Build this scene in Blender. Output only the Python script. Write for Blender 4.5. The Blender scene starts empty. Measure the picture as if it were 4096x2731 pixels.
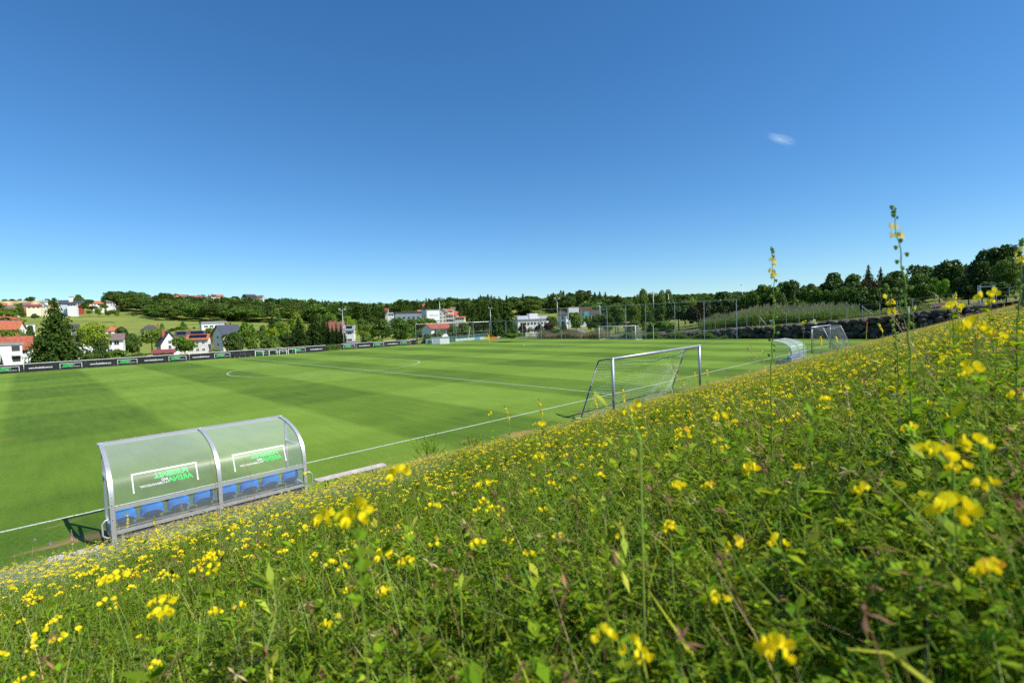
import bpy, bmesh, math, random
import numpy as np
from mathutils import Vector, Matrix
R = math.radians
rng = np.random.default_rng(7)
random.seed(7)
SC = bpy.context.scene
COL = SC.collection
# ------------------------------------------------------------------ camera (solved from the pitch markings)
CAMP = dict(f=1983.38, pitch=0.0429727, roll=-0.0346578, yaw=0.7748865, c=(-22.179, -15.1165, 4.1251))
W0, H0 = 4096.0, 2731.0
def _axes():
    p, ro, ya = CAMP['pitch'], CAMP['roll'], CAMP['yaw']
    fw = Vector((math.sin(ya)*math.cos(p), math.cos(ya)*math.cos(p), -math.sin(p)))
    r0 = Vector((math.cos(ya), -math.sin(ya), 0)); u0 = r0.cross(fw)
    return r0*math.cos(ro)+u0*math.sin(ro), -r0*math.sin(ro)+u0*math.cos(ro), fw
AR, AU, AF = _axes()
CC = Vector(CAMP['c'])
cd = bpy.data.cameras.new('camera'); cam = bpy.data.objects.new('camera', cd); COL.objects.link(cam)
cam.matrix_world = Matrix(((AR.x, AU.x, -AF.x, CC.x), (AR.y, AU.y, -AF.y, CC.y), (AR.z, AU.z, -AF.z, CC.z), (0, 0, 0, 1)))
cd.sensor_width = 36; cd.lens = CAMP['f']/W0*36; cd.clip_start = 0.02; cd.clip_end = 20000
cd.dof.use_dof = True; cd.dof.focus_distance = 9.0; cd.dof.aperture_fstop = 5.0
SC.camera = cam
# ------------------------------------------------------------------ light
SUN_EL, SUN_BEAR = 50.0, 157.0          # bearing clockwise from +Y
w = bpy.data.worlds.new('World'); SC.world = w; w.use_nodes = True
nt = w.node_tree; bg = nt.nodes['Background']
sky = nt.nodes.new('ShaderNodeTexSky'); sky.sky_type = 'NISHITA'; sky.sun_disc = False
sky.sun_elevation = R(SUN_EL); sky.sun_rotation = R(SUN_BEAR)
sky.altitude = 350; sky.air_density = 1.0; sky.dust_density = 0.05; sky.ozone_density = 3.0
hsv = nt.nodes.new('ShaderNodeHueSaturation'); hsv.inputs['Saturation'].default_value = 1.15; hsv.inputs['Hue'].default_value = .501
gm = nt.nodes.new('ShaderNodeGamma'); gm.inputs[1].default_value = .95; tn = nt.nodes.new('ShaderNodeMix'); tn.data_type = 'RGBA'; tn.blend_type = 'MULTIPLY'; tn.inputs[0].default_value = 1; tn.inputs[7].default_value = (.70, .87, 1, 1); nt.links.new(sky.outputs[0], gm.inputs[0]); nt.links.new(gm.outputs[0], tn.inputs[6]); nt.links.new(tn.outputs[2], hsv.inputs['Color']); nt.links.new(hsv.outputs[0], bg.inputs[0]); bg.inputs[1].default_value = 0.128
sl = bpy.data.lights.new('sun', 'SUN'); sl.energy = 5.0; sl.angle = R(0.53); sl.color = (1.0, 0.95, 0.87)
so = bpy.data.objects.new('sun', sl); COL.objects.link(so)
sd = Vector((math.sin(R(SUN_BEAR))*math.cos(R(SUN_EL)), math.cos(R(SUN_BEAR))*math.cos(R(SUN_EL)), math.sin(R(SUN_EL))))
so.rotation_euler = sd.to_track_quat('Z', 'Y').to_euler(); so.location = sd*50
vs = SC.view_settings; vs.view_transform = 'Standard'; vs.look = 'None'; vs.exposure = 0.32; vs.gamma = 1.0; vs.use_curve_mapping = False
SC.render.engine = 'CYCLES'
cy = SC.cycles; cy.use_denoising = False; cy.max_bounces = 8; cy.transparent_max_bounces = 24
cy.diffuse_bounces = 3; cy.glossy_bounces = 3; cy.transmission_bounces = 4; cy.caustics_reflective = False; cy.caustics_refractive = False
cy.use_adaptive_sampling = False; cy.sample_clamp_indirect = 4.0
# ------------------------------------------------------------------ sight-line maths: display px (2352 wide) -> world
K = 4096/2352
def ray(xd, yd):
    x, y = xd*K, yd*K
    return AF + AR*((x-W0/2)/CAMP['f']) - AU*((y-H0/2)/CAMP['f'])
def at_r(xd, yd, r):
    """world point at horizontal distance r seen at display pixel"""
    d = ray(xd, yd); t = r/math.hypot(d.x, d.y); return CC + d*t
def at_z(xd, yd, z=0.0):
    d = ray(xd, yd); t = (z-CC.z)/d.z; return CC + d*t
VIEW = {1: (0, 1150, 3.36), 2: (600, 1150, 3.36), 3: (1200, 1150, 3.36), 4: (1800, 1120, 3.36), 5: (2400, 1100, 3.36), 6: (2950, 1000, 2.0524), 7: (2900, 1200, 3.36), 8: (2200, 1330, 3.36), 9: (2900, 750, 1.9666)}
def vd(v, a, b):
    x0, y0, s = VIEW[v]; return (x0+a/s)/K, (y0+b/s)/K
def mpp(v, a, b, r):
    """metres (across the line of sight) per view pixel at distance r"""
    p = at_r(*vd(v, a-5, b), r); q = at_r(*vd(v, a+5, b), r); return (p-q).length/10
# ------------------------------------------------------------------ terrain
PROF = [(-180, [(0, -3), (100, -3), (200, -6), (300, -6), (400, 3), (800, 28), (1200, 60), (6000, 60)]),
        (-60, [(0, -3), (100, -3), (200, -6), (300, -6), (400, 3), (800, 28), (1200, 60), (6000, 60)]),
        (0, [(0, -3), (100, -3), (200, -6), (290, -6), (400, 3.5), (800, 31), (1200, 66), (1320, 69), (6000, 60)]),
        (12, [(0, -3), (100, -3), (200, -6), (300, -5), (400, 4), (700, 18.5), (1100, 50), (1250, 56), (6000, 55)]),
        (20, [(0, -3), (100, -3), (200, -6), (350, -2), (700, 16), (1100, 43), (1600, 50), (6000, 50)]),
        (27, [(0, -3), (100, -3), (200, -6), (350, -3), (700, 12), (1100, 32), (1500, 50), (6000, 50)]),
        (35, [(0, -2), (100, -2), (200, -4), (300, -2), (450, 4), (700, 13), (1500, 50), (6000, 50)]),
        (45, [(0, -1), (100, -1), (200, -3), (300, -1), (450, 4), (700, 17), (1500, 44), (6000, 44)]),
        (52, [(0, -1), (100, -1), (200, -3), (300, -1), (450, 4), (700, 20), (1500, 42), (6000, 42)]),
        (60, [(0, 0), (100, 0), (200, -1), (300, 0), (700, 5), (1500, 47), (6000, 50)]),
        (75, [(0, 1.5), (100, 1.5), (150, 3), (300, 5), (700, 10), (1500, 48), (6000, 48)]),
        (88, [(0, 3.6), (80, 3.6), (130, 4.6), (300, 9), (700, 20), (1500, 48), (6000, 48)]),
        (115, [(0, 6), (80, 8), (130, 9), (300, 12), (700, 20), (1500, 48), (6000, 48)]),
        (180, [(0, 6), (80, 8), (130, 9), (300, 12), (700, 20), (1500, 48), (6000, 48)])]
PBE = np.array([b for b, _ in PROF], float)
def prof(x, y):
    dx, dy = x-CC.x, y-CC.y; r = math.hypot(dx, dy); b = math.degrees(math.atan2(dx, dy))
    i = min(max(int(np.searchsorted(PBE, b))-1, 0), len(PBE)-2)
    t = (b-PBE[i])/(PBE[i+1]-PBE[i]); t = t*t*(3-2*t)
    def f(k):
        pr = PROF[k][1]; return np.interp(r, [a for a, _ in pr], [c for _, c in pr])
    z = f(i)*(1-t)+f(i+1)*t
    k = min(1.0, max(0.0, (r-150)/500))
    return float(z + k*(1.3*math.sin(x*.011+y*.006)+1.0*math.sin(y*.017-x*.004+2)))
TY = [-60, -25, -15, -9.7, -1.9, 4, 11, 16, 20, 30, 45, 80]
TZ = [14, 6.6, 4.25, 3.64, 2.76, 2.2, 1.75, 1.5, 1.15, .55, .1, -.2]
def terr(y): return float(np.interp(y, TY, TZ))
SL = 0.312
def bank(x, y):
    t = -3.35-y
    t = t if y > -27 else 23.65
    z = 0 if t <= 0 else SL*(math.sqrt(t*t+.25)-.5*math.exp(-t*2))
    return max(0, z) + (0.05*math.sin(x*.9+1)*math.sin(y*1.1)+.03*math.sin(x*2.3+y*1.7))*min(1, max(0, t)/2)
def ground_z(x, y):
    if x > 58:
        t = min(1, max(0, (x-66)/45)); t = t*t*(3-2*t)
        if y < 75: return terr(y)*(1-t)+prof(x, y)*t
        return prof(x, y)
    if y < -3.35 and x > -112: return bank(x, y)
    if y <= 69 and x > -112: return 0.0
    return prof(x, y)
# ------------------------------------------------------------------ materials
MATS = {}
def mat(name, col, rough=.6, metal=0.0, var=0.0, scale=5.0, bump=0.0, bscale=40.0, col2=None, spec=None, coord='Object', detail=4.0):
    if name in MATS: return MATS[name]
    m = bpy.data.materials.new(name); m.use_nodes = True; n = m.node_tree; b = n.nodes['Principled BSDF']
    b.inputs['Base Color'].default_value = (*col, 1); b.inputs['Roughness'].default_value = rough; b.inputs['Metallic'].default_value = metal
    if spec is not None: b.inputs['Specular IOR Level'].default_value = spec
    if var or col2 or bump: tc = n.nodes.new('ShaderNodeTexCoord')
    if var or col2:
        no = n.nodes.new('ShaderNodeTexNoise'); no.inputs['Scale'].default_value = scale; no.inputs['Detail'].default_value = detail; no.inputs['Roughness'].default_value = .6
        n.links.new(tc.outputs[coord], no.inputs['Vector'])
        mr = n.nodes.new('ShaderNodeMapRange'); mr.inputs[1].default_value = .35; mr.inputs[2].default_value = .65
        n.links.new(no.outputs[0], mr.inputs[0])
        mx = n.nodes.new('ShaderNodeMix'); mx.data_type = 'RGBA'
        a = [max(0, c*(1-var)) for c in col]; c2 = col2 if col2 else [min(1, c*(1+var)) for c in col]
        mx.inputs[6].default_value = (*a, 1); mx.inputs[7].default_value = (*c2, 1)
        n.links.new(mr.outputs[0], mx.inputs[0]); n.links.new(mx.outputs[2], b.inputs['Base Color'])
    if bump:
        nb = n.nodes.new('ShaderNodeTexNoise'); nb.inputs['Scale'].default_value = bscale; nb.inputs['Detail'].default_value = 5
        n.links.new(tc.outputs[coord], nb.inputs['Vector'])
        bm_ = n.nodes.new('ShaderNodeBump'); bm_.inputs['Strength'].default_value = bump; bm_.inputs['Distance'].default_value = .02
        n.links.new(nb.outputs[0], bm_.inputs['Height']); n.links.new(bm_.outputs[0], b.inputs['Normal'])
    MATS[name] = m; return m
def leafmat(name, col, var=.35, trans=.35, rough=.55, hue=0.02, tint=False, spec=.3):
    """foliage: per-leaf colour variation, some light let through; tint=True multiplies by the object's colour"""
    if name in MATS: return MATS[name]
    m = bpy.data.materials.new(name); m.use_nodes = True; n = m.node_tree; L = n.links
    b = n.nodes['Principled BSDF']; out = n.nodes['Material Output']
    ge = n.nodes.new('ShaderNodeNewGeometry')
    mr = n.nodes.new('ShaderNodeMapRange'); mr.inputs[3].default_value = 1-var; mr.inputs[4].default_value = 1+var
    L.new(ge.outputs['Random Per Island'], mr.inputs[0])
    m2 = n.nodes.new('ShaderNodeMath'); m2.operation = 'MULTIPLY_ADD'; m2.inputs[1].default_value = 7.31; m2.inputs[2].default_value = 0
    L.new(ge.outputs['Random Per Island'], m2.inputs[0])
    fr = n.nodes.new('ShaderNodeMath'); fr.operation = 'FRACT'; L.new(m2.outputs[0], fr.inputs[0])
    mh = n.nodes.new('ShaderNodeMapRange'); mh.inputs[3].default_value = .5-hue; mh.inputs[4].default_value = .5+hue; L.new(fr.outputs[0], mh.inputs[0])
    hs = n.nodes.new('ShaderNodeHueSaturation'); hs.inputs['Color'].default_value = (*col, 1)
    L.new(mr.outputs[0], hs.inputs['Value']); L.new(mh.outputs[0], hs.inputs['Hue'])
    c = hs.outputs[0]
    if tint:
        oi = n.nodes.new('ShaderNodeObjectInfo'); mx = n.nodes.new('ShaderNodeMix'); mx.data_type = 'RGBA'; mx.blend_type = 'MULTIPLY'; mx.inputs[0].default_value = 1
        L.new(oi.outputs['Color'], mx.inputs[7]); L.new(c, mx.inputs[6]); c = mx.outputs[2]
    b.inputs['Roughness'].default_value = rough; b.inputs['Specular IOR Level'].default_value = spec
    L.new(c, b.inputs['Base Color'])
    tr = n.nodes.new('ShaderNodeBsdfTranslucent'); tm = n.nodes.new('ShaderNodeMix'); tm.data_type = 'RGBA'; tm.blend_type = 'MULTIPLY'; tm.inputs[0].default_value = 1; tm.inputs[7].default_value = (1.35, 1.25, .6, 1); tm.clamp_result = False; L.new(c, tm.inputs[6]); L.new(tm.outputs[2], tr.inputs[0])
    ms = n.nodes.new('ShaderNodeMixShader'); ms.inputs[0].default_value = trans
    L.new(b.outputs[0], ms.inputs[1]); L.new(tr.outputs[0], ms.inputs[2]); L.new(ms.outputs[0], out.inputs['Surface'])
    MATS[name] = m; return m
STEEL = mat('galvanised_steel', (.46, .48, .50), .45, .6, .10, 5, .03, 60)
ALU = mat('brushed_aluminium', (.60, .61, .62), .42, .55, .05, 4, .02, 60)
DSTEEL = mat('dull_steel', (.22, .24, .25), .55, .4, .2, 8)
WHITEP = mat('white_paint', (.78, .78, .76), .5, 0, .08, 6)
BLACKB = mat('black_banner_cloth', (.012, .012, .013), .55, 0, .3, 3, .3, 6)
GREENL = mat('green_print', (.06, .62, .14), .5)
WHITEL = mat('white_print', (.8, .8, .8), .5)
RENDER = mat('white_render', (.78, .77, .74), .9, 0, .05, 1.2)
GLASSD = mat('window_glass', (.03, .045, .06), .08, 0, .3, .5)
WOODG = mat('weathered_wood', (.52, .45, .42), .75, 0, .2, 9, .3, 60)
BARK = mat('tree_bark', (.09, .07, .05), .9, 0, .35, 6, .6, 20)
GREENM = mat('green_metal', (.02, .10, .06), .5, .2, .2, 10)
SOLAR = mat('solar_glass', (.012, .016, .035), .18, .2, .3, 2)
# ------------------------------------------------------------------ mesh helpers
class MB:
    def __init__(s): s.v = []; s.f = []; s.m = []
    def quad(s, a, b, c, d, m=0):
        i = len(s.v); s.v += [tuple(a), tuple(b), tuple(c), tuple(d)]; s.f.append((i, i+1, i+2, i+3)); s.m.append(m)
    def poly(s, pts, m=0):
        i = len(s.v); s.v += [tuple(p) for p in pts]; s.f.append(tuple(range(i, i+len(pts)))); s.m.append(m)
    def box(s, x0, x1, y0, y1, z0, z1, m=0, mx=None):
        i = len(s.v)
        P = [(x0, y0, z0), (x1, y0, z0), (x1, y1, z0), (x0, y1, z0), (x0, y0, z1), (x1, y0, z1), (x1, y1, z1), (x0, y1, z1)]
        if mx is not None: P = [tuple(mx @ Vector(p)) for p in P]
        s.v += P
        for f in ((0, 3, 2, 1), (4, 5, 6, 7), (0, 1, 5, 4), (1, 2, 6, 5), (2, 3, 7, 6), (3, 0, 4, 7)):
            s.f.append(tuple(i+k for k in f)); s.m.append(m)
    def tube(s, pts, rad, n=8, m=0, cap=True):
        pts = [Vector(p) for p in pts]; rad = rad if hasattr(rad, '__len__') else [rad]*len(pts)
        i0 = len(s.v); up = None
        for k, p in enumerate(pts):
            d = (pts[min(k+1, len(pts)-1)]-pts[max(k-1, 0)])
            if d.length < 1e-9: d = Vector((0, 0, 1))
            d.normalize()
            if up is None:
                up = Vector((0, 0, 1)) if abs(d.z) < .95 else Vector((1, 0, 0))
            a = d.cross(up)
            if a.length < 1e-6: a = d.cross(Vector((1, .1, 0)))
            a.normalize(); b = a.cross(d).normalized(); up = b
            for j in range(n):
                t = 2*math.pi*j/n; s.v.append(tuple(p + a*(rad[k]*math.cos(t)) + b*(rad[k]*math.sin(t))))
        for k in range(len(pts)-1):
            for j in range(n):
                s.f.append((i0+k*n+j, i0+k*n+(j+1) % n, i0+(k+1)*n+(j+1) % n, i0+(k+1)*n+j)); s.m.append(m)
        if cap:
            s.f.append(tuple(i0+j for j in range(n))[::-1]); s.m.append(m)
            e = i0+(len(pts)-1)*n; s.f.append(tuple(e+j for j in range(n))); s.m.append(m)
    def mesh(s, name, mats, smooth=False):
        me = bpy.data.meshes.new(name); me.from_pydata(s.v, [], s.f)
        for m in (mats if isinstance(mats, (list, tuple)) else [mats]): me.materials.append(m)
        me.polygons.foreach_set('material_index', s.m)
        if smooth: me.polygons.foreach_set('use_smooth', [True]*len(s.f))
        me.update(); return me
    def build(s, name, mats, parent=None, smooth=False, loc=None, label=None):
        o = bpy.data.objects.new(name, s.mesh(name, mats, smooth)); COL.objects.link(o)
        if parent is not None: o.parent = parent
        if loc is not None: o.location = loc
        if label: o['label'] = label
        return o
def tag(o, label=None, cat=None, group=None, kind=None):
    if label: o['label'] = label
    if cat: o['category'] = cat
    if group: o['group'] = group
    if kind: o['kind'] = kind
    return o
def empty(name, label, cat, loc=(0, 0, 0), rz=0.0, group=None):
    o = bpy.data.objects.new(name, None); COL.objects.link(o); o.location = loc; o.rotation_euler = (0, 0, rz); o.empty_display_size = .3
    return tag(o, label, cat, group)
def copy_tree(o, parent=None):
    c = o.copy(); COL.objects.link(c)
    if parent is not None: c.parent = parent
    for ch in list(o.children): copy_tree(ch, c)
    return c
def np_mesh(name, V, F, mi=None, mats=(), smooth=False):
    """V (n,3); F (k,4) quads"""
    me = bpy.data.meshes.new(name); V = np.ascontiguousarray(V, np.float32); F = np.ascontiguousarray(F, np.int32)
    me.vertices.add(len(V)); me.vertices.foreach_set('co', V.ravel())
    me.loops.add(F.size); me.loops.foreach_set('vertex_index', F.ravel())
    me.polygons.add(len(F)); me.polygons.foreach_set('loop_start', np.arange(0, F.size, F.shape[1], dtype=np.int32))
    for m in mats: me.materials.append(m)
    if mi is not None: me.polygons.foreach_set('material_index', np.ascontiguousarray(mi, np.int32))
    if smooth: me.polygons.foreach_set('use_smooth', np.ones(len(F), bool))
    me.update(calc_edges=True); me.validate(); return me
def grid_obj(name, xs, ys, zf, m, label=None, smooth=True, kind='structure'):
    xs, ys = np.asarray(xs, float), np.asarray(ys, float)
    V = np.array([(x, y, zf(x, y)) for y in ys for x in xs]); nx = len(xs)
    F = np.array([(j*nx+i, j*nx+i+1, (j+1)*nx+i+1, (j+1)*nx+i) for j in range(len(ys)-1) for i in range(nx-1)])
    o = bpy.data.objects.new(name, np_mesh(name, V, F, None, [m], smooth)); COL.objects.link(o)
    o['kind'] = kind
    if label: o['label'] = label
    return o
# ================================================================== SETTING: lawn, bank, terrace, hills
def lawn_mat():
    m = bpy.data.materials.new('mown_lawn'); m.use_nodes = True; n = m.node_tree; L = n.links; b = n.nodes['Principled BSDF']
    ge = n.nodes.new('ShaderNodeNewGeometry'); sx = n.nodes.new('ShaderNodeSeparateXYZ'); L.new(ge.outputs['Position'], sx.inputs[0])
    wob = n.nodes.new('ShaderNodeTexNoise'); wob.inputs['Scale'].default_value = .25; wob.inputs['Detail'].default_value = 3; L.new(ge.outputs['Position'], wob.inputs['Vector'])
    def M(op, a, bb=None, c=None):
        k = n.nodes.new('ShaderNodeMath'); k.operation = op
        for i, q in enumerate((a, bb, c)):
            if q is None: continue
            if hasattr(q, 'is_linked'): L.new(q, k.inputs[i])
            else: k.inputs[i].default_value = q
        return k.outputs[0]
    def stripe(c, off, per, ww, amp):
        x = M('ADD', M('SUBTRACT', c, off), M('MULTIPLY', M('SUBTRACT', wob.outputs[0], .5), ww))
        s = M('SINE', M('MULTIPLY', x, math.pi/per))
        mr = n.nodes.new('ShaderNodeMapRange'); mr.inputs[1].default_value = -.16; mr.inputs[2].default_value = .16; mr.inputs[3].default_value = -amp; mr.inputs[4].default_value = amp
        L.new(s, mr.inputs[0]); return mr.outputs[0]
    sA = stripe(sx.outputs[0], -17.85, 5.42, .6, .44)      # +: light from -17.85 to -12.4
    sB = stripe(sx.outputs[1], 2.3, 9.4, .9, .20)
    s = M('ADD', sA, sB)
    big = n.nodes.new('ShaderNodeTexNoise'); big.inputs['Scale'].default_value = .35; big.inputs['Detail'].default_value = 5; L.new(ge.outputs['Position'], big.inputs['Vector'])
    # streaks across the pitch from the mower
    mp = n.nodes.new('ShaderNodeMapping'); mp.inputs['Scale'].default_value = (3.2, .35, 1); L.new(ge.outputs['Position'], mp.inputs[0])
    st = n.nodes.new('ShaderNodeTexNoise'); st.inputs['Scale'].default_value = 1; st.inputs['Detail'].default_value = 3; L.new(mp.outputs[0], st.inputs['Vector'])
    fine = n.nodes.new('ShaderNodeTexNoise'); fine.inputs['Scale'].default_value = 14; fine.inputs['Detail'].default_value = 6; fine.inputs['Roughness'].default_value = .75; L.new(ge.outputs['Position'], fine.inputs['Vector'])
    s = M('ADD', s, M('MULTIPLY', M('SUBTRACT', big.outputs[0], .5), 1.3))
    s = M('ADD', s, M('MULTIPLY', M('SUBTRACT', st.outputs[0], .5), 1.0))
    s = M('ADD', s, M('MULTIPLY', M('SUBTRACT', fine.outputs[0], .5), 3.0))
    s = M('MULTIPLY_ADD', s, .36, .5)
    mx = n.nodes.new('ShaderNodeValToRGB'); cr = mx.color_ramp
    cr.elements[0].position = 0; cr.elements[0].color = (.040, .094, .006, 1); cr.elements[1].position = 1; cr.elements[1].color = (.205, .325, .040, 1)
    e = cr.elements.new(.5); e.color = (.124, .211, .016, 1)
    L.new(s, mx.inputs[0])
    # worn straw patches near the foot of the bank
    wn = n.nodes.new('ShaderNodeTexNoise'); wn.inputs['Scale'].default_value = .9; wn.inputs['Detail'].default_value = 5
    mp2 = n.nodes.new('ShaderNodeMapping'); mp2.inputs['Scale'].default_value = (.6, 1.6, 1); L.new(ge.outputs['Position'], mp2.inputs[0]); L.new(mp2.outputs[0], wn.inputs['Vector'])
    ed = n.nodes.new('ShaderNodeMapRange'); ed.inputs[1].default_value = -.9; ed.inputs[2].default_value = -3.2; ed.inputs[3].default_value = 0; ed.inputs[4].default_value = .26; L.new(sx.outputs[1], ed.inputs[0])
    ed2 = n.nodes.new('ShaderNodeMapRange'); ed2.inputs[1].default_value = 64.5; ed2.inputs[2].default_value = 66.5; ed2.inputs[3].default_value = 0; ed2.inputs[4].default_value = .18; L.new(sx.outputs[1], ed2.inputs[0])
    wv = M('ADD', wn.outputs[0], M('ADD', ed.outputs[0], ed2.outputs[0]))
    wr = n.nodes.new('ShaderNodeMapRange'); wr.inputs[1].default_value = .66; wr.inputs[2].default_value = .84; L.new(wv, wr.inputs[0])
    m3 = n.nodes.new('ShaderNodeMix'); m3.data_type = 'RGBA'; m3.inputs[7].default_value = (.30, .20, .09, 1)
    L.new(wr.outputs[0], m3.inputs[0]); L.new(mx.outputs[0], m3.inputs[6]); L.new(m3.outputs[2], b.inputs['Base Color'])
    b.inputs['Roughness'].default_value = .8; b.inputs['Specular IOR Level'].default_value = .15
    bu = n.nodes.new('ShaderNodeBump'); bu.inputs['Strength'].default_value = .75; bu.inputs['Distance'].default_value = .03
    fb = n.nodes.new('ShaderNodeTexNoise'); fb.inputs['Scale'].default_value = 34; fb.inputs['Detail'].default_value = 4; L.new(ge.outputs['Position'], fb.inputs['Vector'])
    L.new(fb.outputs[0], bu.inputs['Height']); L.new(bu.outputs[0], b.inputs['Normal'])
    return m
LAWN = lawn_mat()
xs = np.concatenate([np.linspace(-112, -30, 10), np.linspace(-28, 57.8, 60)])
ys = np.linspace(-3.6, 69, 40)
def lawnz(x, y): return 0.0 if (y < 68.9 and x > -111.9) else -6.0
lawn = grid_obj('lawn', xs, np.concatenate([ys[:-1], [68.8, 69.0]]), lawnz, LAWN, 'striped mown football pitch lawn')
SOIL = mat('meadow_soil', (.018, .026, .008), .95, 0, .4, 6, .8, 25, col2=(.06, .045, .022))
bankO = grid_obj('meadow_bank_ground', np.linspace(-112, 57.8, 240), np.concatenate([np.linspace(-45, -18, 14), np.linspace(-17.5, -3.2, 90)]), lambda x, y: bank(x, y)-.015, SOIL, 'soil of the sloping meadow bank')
TERG = mat('rough_grass', (.075, .115, .022), .9, 0, .35, .9, .8, 6, col2=(.17, .17, .06))
terrace = grid_obj('terrace_ground', np.concatenate([np.linspace(58.2, 70, 14), np.linspace(72, 112, 16)]), np.linspace(-60, 76, 90), lambda x, y: ground_z(x, y)+.05*math.sin(x*1.3)*math.sin(y*.8), TERG, 'grassy terrace above the boulder wall')
def hill_mat():
    m = bpy.data.materials.new('hill_meadow'); m.use_nodes = True; n = m.node_tree; L = n.links; b = n.nodes['Principled BSDF']
    ge = n.nodes.new('ShaderNodeNewGeometry')
    n1 = n.nodes.new('ShaderNodeTexNoise'); n1.inputs['Scale'].default_value = .012; n1.inputs['Detail'].default_value = 6; n1.inputs['Roughness'].default_value = .65; L.new(ge.outputs['Position'], n1.inputs['Vector'])
    r = n.nodes.new('ShaderNodeValToRGB'); r.color_ramp.elements[0].position = .32; r.color_ramp.elements[0].color = (.125, .19, .028, 1)
    r.color_ramp.elements[1].position = .68; r.color_ramp.elements[1].color = (.27, .28, .065, 1); L.new(n1.outputs[0], r.inputs[0])
    at = n.nodes.new('ShaderNodeAttribute'); at.attribute_name = 'field'
    mx = n.nodes.new('ShaderNodeMix'); mx.data_type = 'RGBA'; L.new(at.outputs['Fac'], mx.inputs[0]); L.new(r.outputs[0], mx.inputs[6])
    wv = n.nodes.new('ShaderNodeTexWave'); wv.inputs['Scale'].default_value = .02; wv.inputs['Distortion'].default_value = 2; L.new(ge.outputs['Position'], wv.inputs['Vector'])
    r2 = n.nodes.new('ShaderNodeValToRGB'); r2.color_ramp.elements[0].color = (.40, .28, .12, 1); r2.color_ramp.elements[1].color = (.62, .46, .24, 1); L.new(wv.outputs[0], r2.inputs[0])
    L.new(r2.outputs[0], mx.inputs[7]); L.new(mx.outputs[2], b.inputs['Base Color']); b.inputs['Roughness'].default_value = .95; b.inputs['Specular IOR Level'].default_value = .1
    return m
HILL = hill_mat()
def hills():
    bs = np.concatenate([np.arange(-180, -20, 8), np.arange(-20, 112, 1.5), np.arange(112, 181, 8)]); rs = np.concatenate([[60, 75], np.geomspace(85, 1700, 60), [2400, 4000, 8000]])
    V = []; fa = []
    for b in bs:
        for r in rs:
            x, y = CC.x+r*math.sin(R(b)), CC.y+r*math.cos(R(b)); z = prof(x, y)
            if -113 < x < 59 and -46 < y < 70: z = -8
            elif 58 <= x < 110 and -58 < y < 74: z = min(z, terr(y))-3.0
            V.append((x, y, z)); fa.append(1.0 if (b < 16 and r > 930+12*b) else 0.0)
    nr = len(rs); F = [(i*nr+j, (i+1)*nr+j, (i+1)*nr+j+1, i*nr+j+1) for i in range(len(bs)-1) for j in range(nr-1)]
    me = np_mesh('hills', np.array(V), np.array(F)[:, ::-1], None, [HILL], True)
    a = me.attributes.new('field', 'FLOAT', 'POINT'); a.data.foreach_set('value', fa)
    o = bpy.data.objects.new('hills', me); COL.objects.link(o); tag(o, 'green meadow hills with a golden field on the ridge', kind='structure')
hills()
# pitch markings, 4 mm above the lawn
def line_mat():
    m = mat('chalk_line', (.62, .66, .58), .9, 0, .0, 8, .4, 60, col2=None)
    n = m.node_tree; L = n.links; b = n.nodes['Principled BSDF']; tc = n.nodes.new('ShaderNodeTexCoord')
    no = n.nodes.new('ShaderNodeTexNoise'); no.inputs['Scale'].default_value = 22; no.inputs['Detail'].default_value = 4; L.new(tc.outputs['Object'], no.inputs['Vector'])
    r = n.nodes.new('ShaderNodeValToRGB'); r.color_ramp.elements[0].position = .36; r.color_ramp.elements[0].color = (.2, .28, .11, 1); r.color_ramp.elements[1].position = .56; r.color_ramp.elements[1].color = (.56, .60, .52, 1)
    L.new(no.outputs[0], r.inputs[0]); L.new(r.outputs[0], b.inputs['Base Color']); return m
LINE = line_mat()
MKZ = [.004]
def marking(pts, wd=.11, closed=False):
    mb = MB(); MKZ[0] += .0012; P = [Vector((p[0], p[1], MKZ[0])) for p in pts]; n = len(P)
    L_, R_ = [], []
    for i in range(n):
        a = P[(i-1) % n] if (closed or i > 0) else P[i]; c = P[(i+1) % n] if (closed or i < n-1) else P[i]
        t = (c-a).normalized(); nn = Vector((-t.y, t.x, 0))*wd/2; L_.append(P[i]+nn); R_.append(P[i]-nn)
    for i in range(n if closed else n-1):
        j = (i+1) % n; mb.quad(R_[i], R_[j], L_[j], L_[i])
    return mb
def seg(a, b, k=30): return [(a[0]+(b[0]-a[0])*i/k, a[1]+(b[1]-a[1])*i/k) for i in range(k+1)]
YC = 34.6; XE = 52.9; YF = 65.35
mk = MB()
def addm(m2):
    o = len(mk.v); mk.v += m2.v; mk.f += [tuple(o+i for i in f) for f in m2.f]; mk.m += m2.m
addm(marking(seg((-60, 0), (XE, 0), 80), .10)); addm(marking(seg((-60, YF-.6), (13.2, YF-.2), 20), .10)); addm(marking(seg((0, .06), (0, YF-.1)), .10))
addm(marking([(9.15*math.cos(t), YC+9.15*math.sin(t)) for t in np.linspace(0, 2*math.pi, 96, endpoint=False)], .10, True))
addm(marking(seg((XE, .06), (XE, 66)), .10)); addm(marking(seg((XE-16.5, YC-20.16), (XE-.1, YC-20.16)), .10)); addm(marking(seg((XE-16.5, YC-20.1), (XE-16.5, YC+20.16)), .10))
addm(marking(seg((XE-5.5, YC-9.16), (XE-5.5, YC+9.16)), .10)); addm(marking(seg((XE-5.5, YC-9.2), (XE-.1, YC-9.2)), .10))
a0 = math.acos(5.5/9.15); addm(marking([(XE-11-9.15*math.cos(t), YC+9.15*math.sin(t)) for t in np.linspace(-a0, a0, 24)], .11))
o = mk.build('pitch_markings', LINE); tag(o, 'white chalk lines on the pitch', kind='structure')
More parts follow.
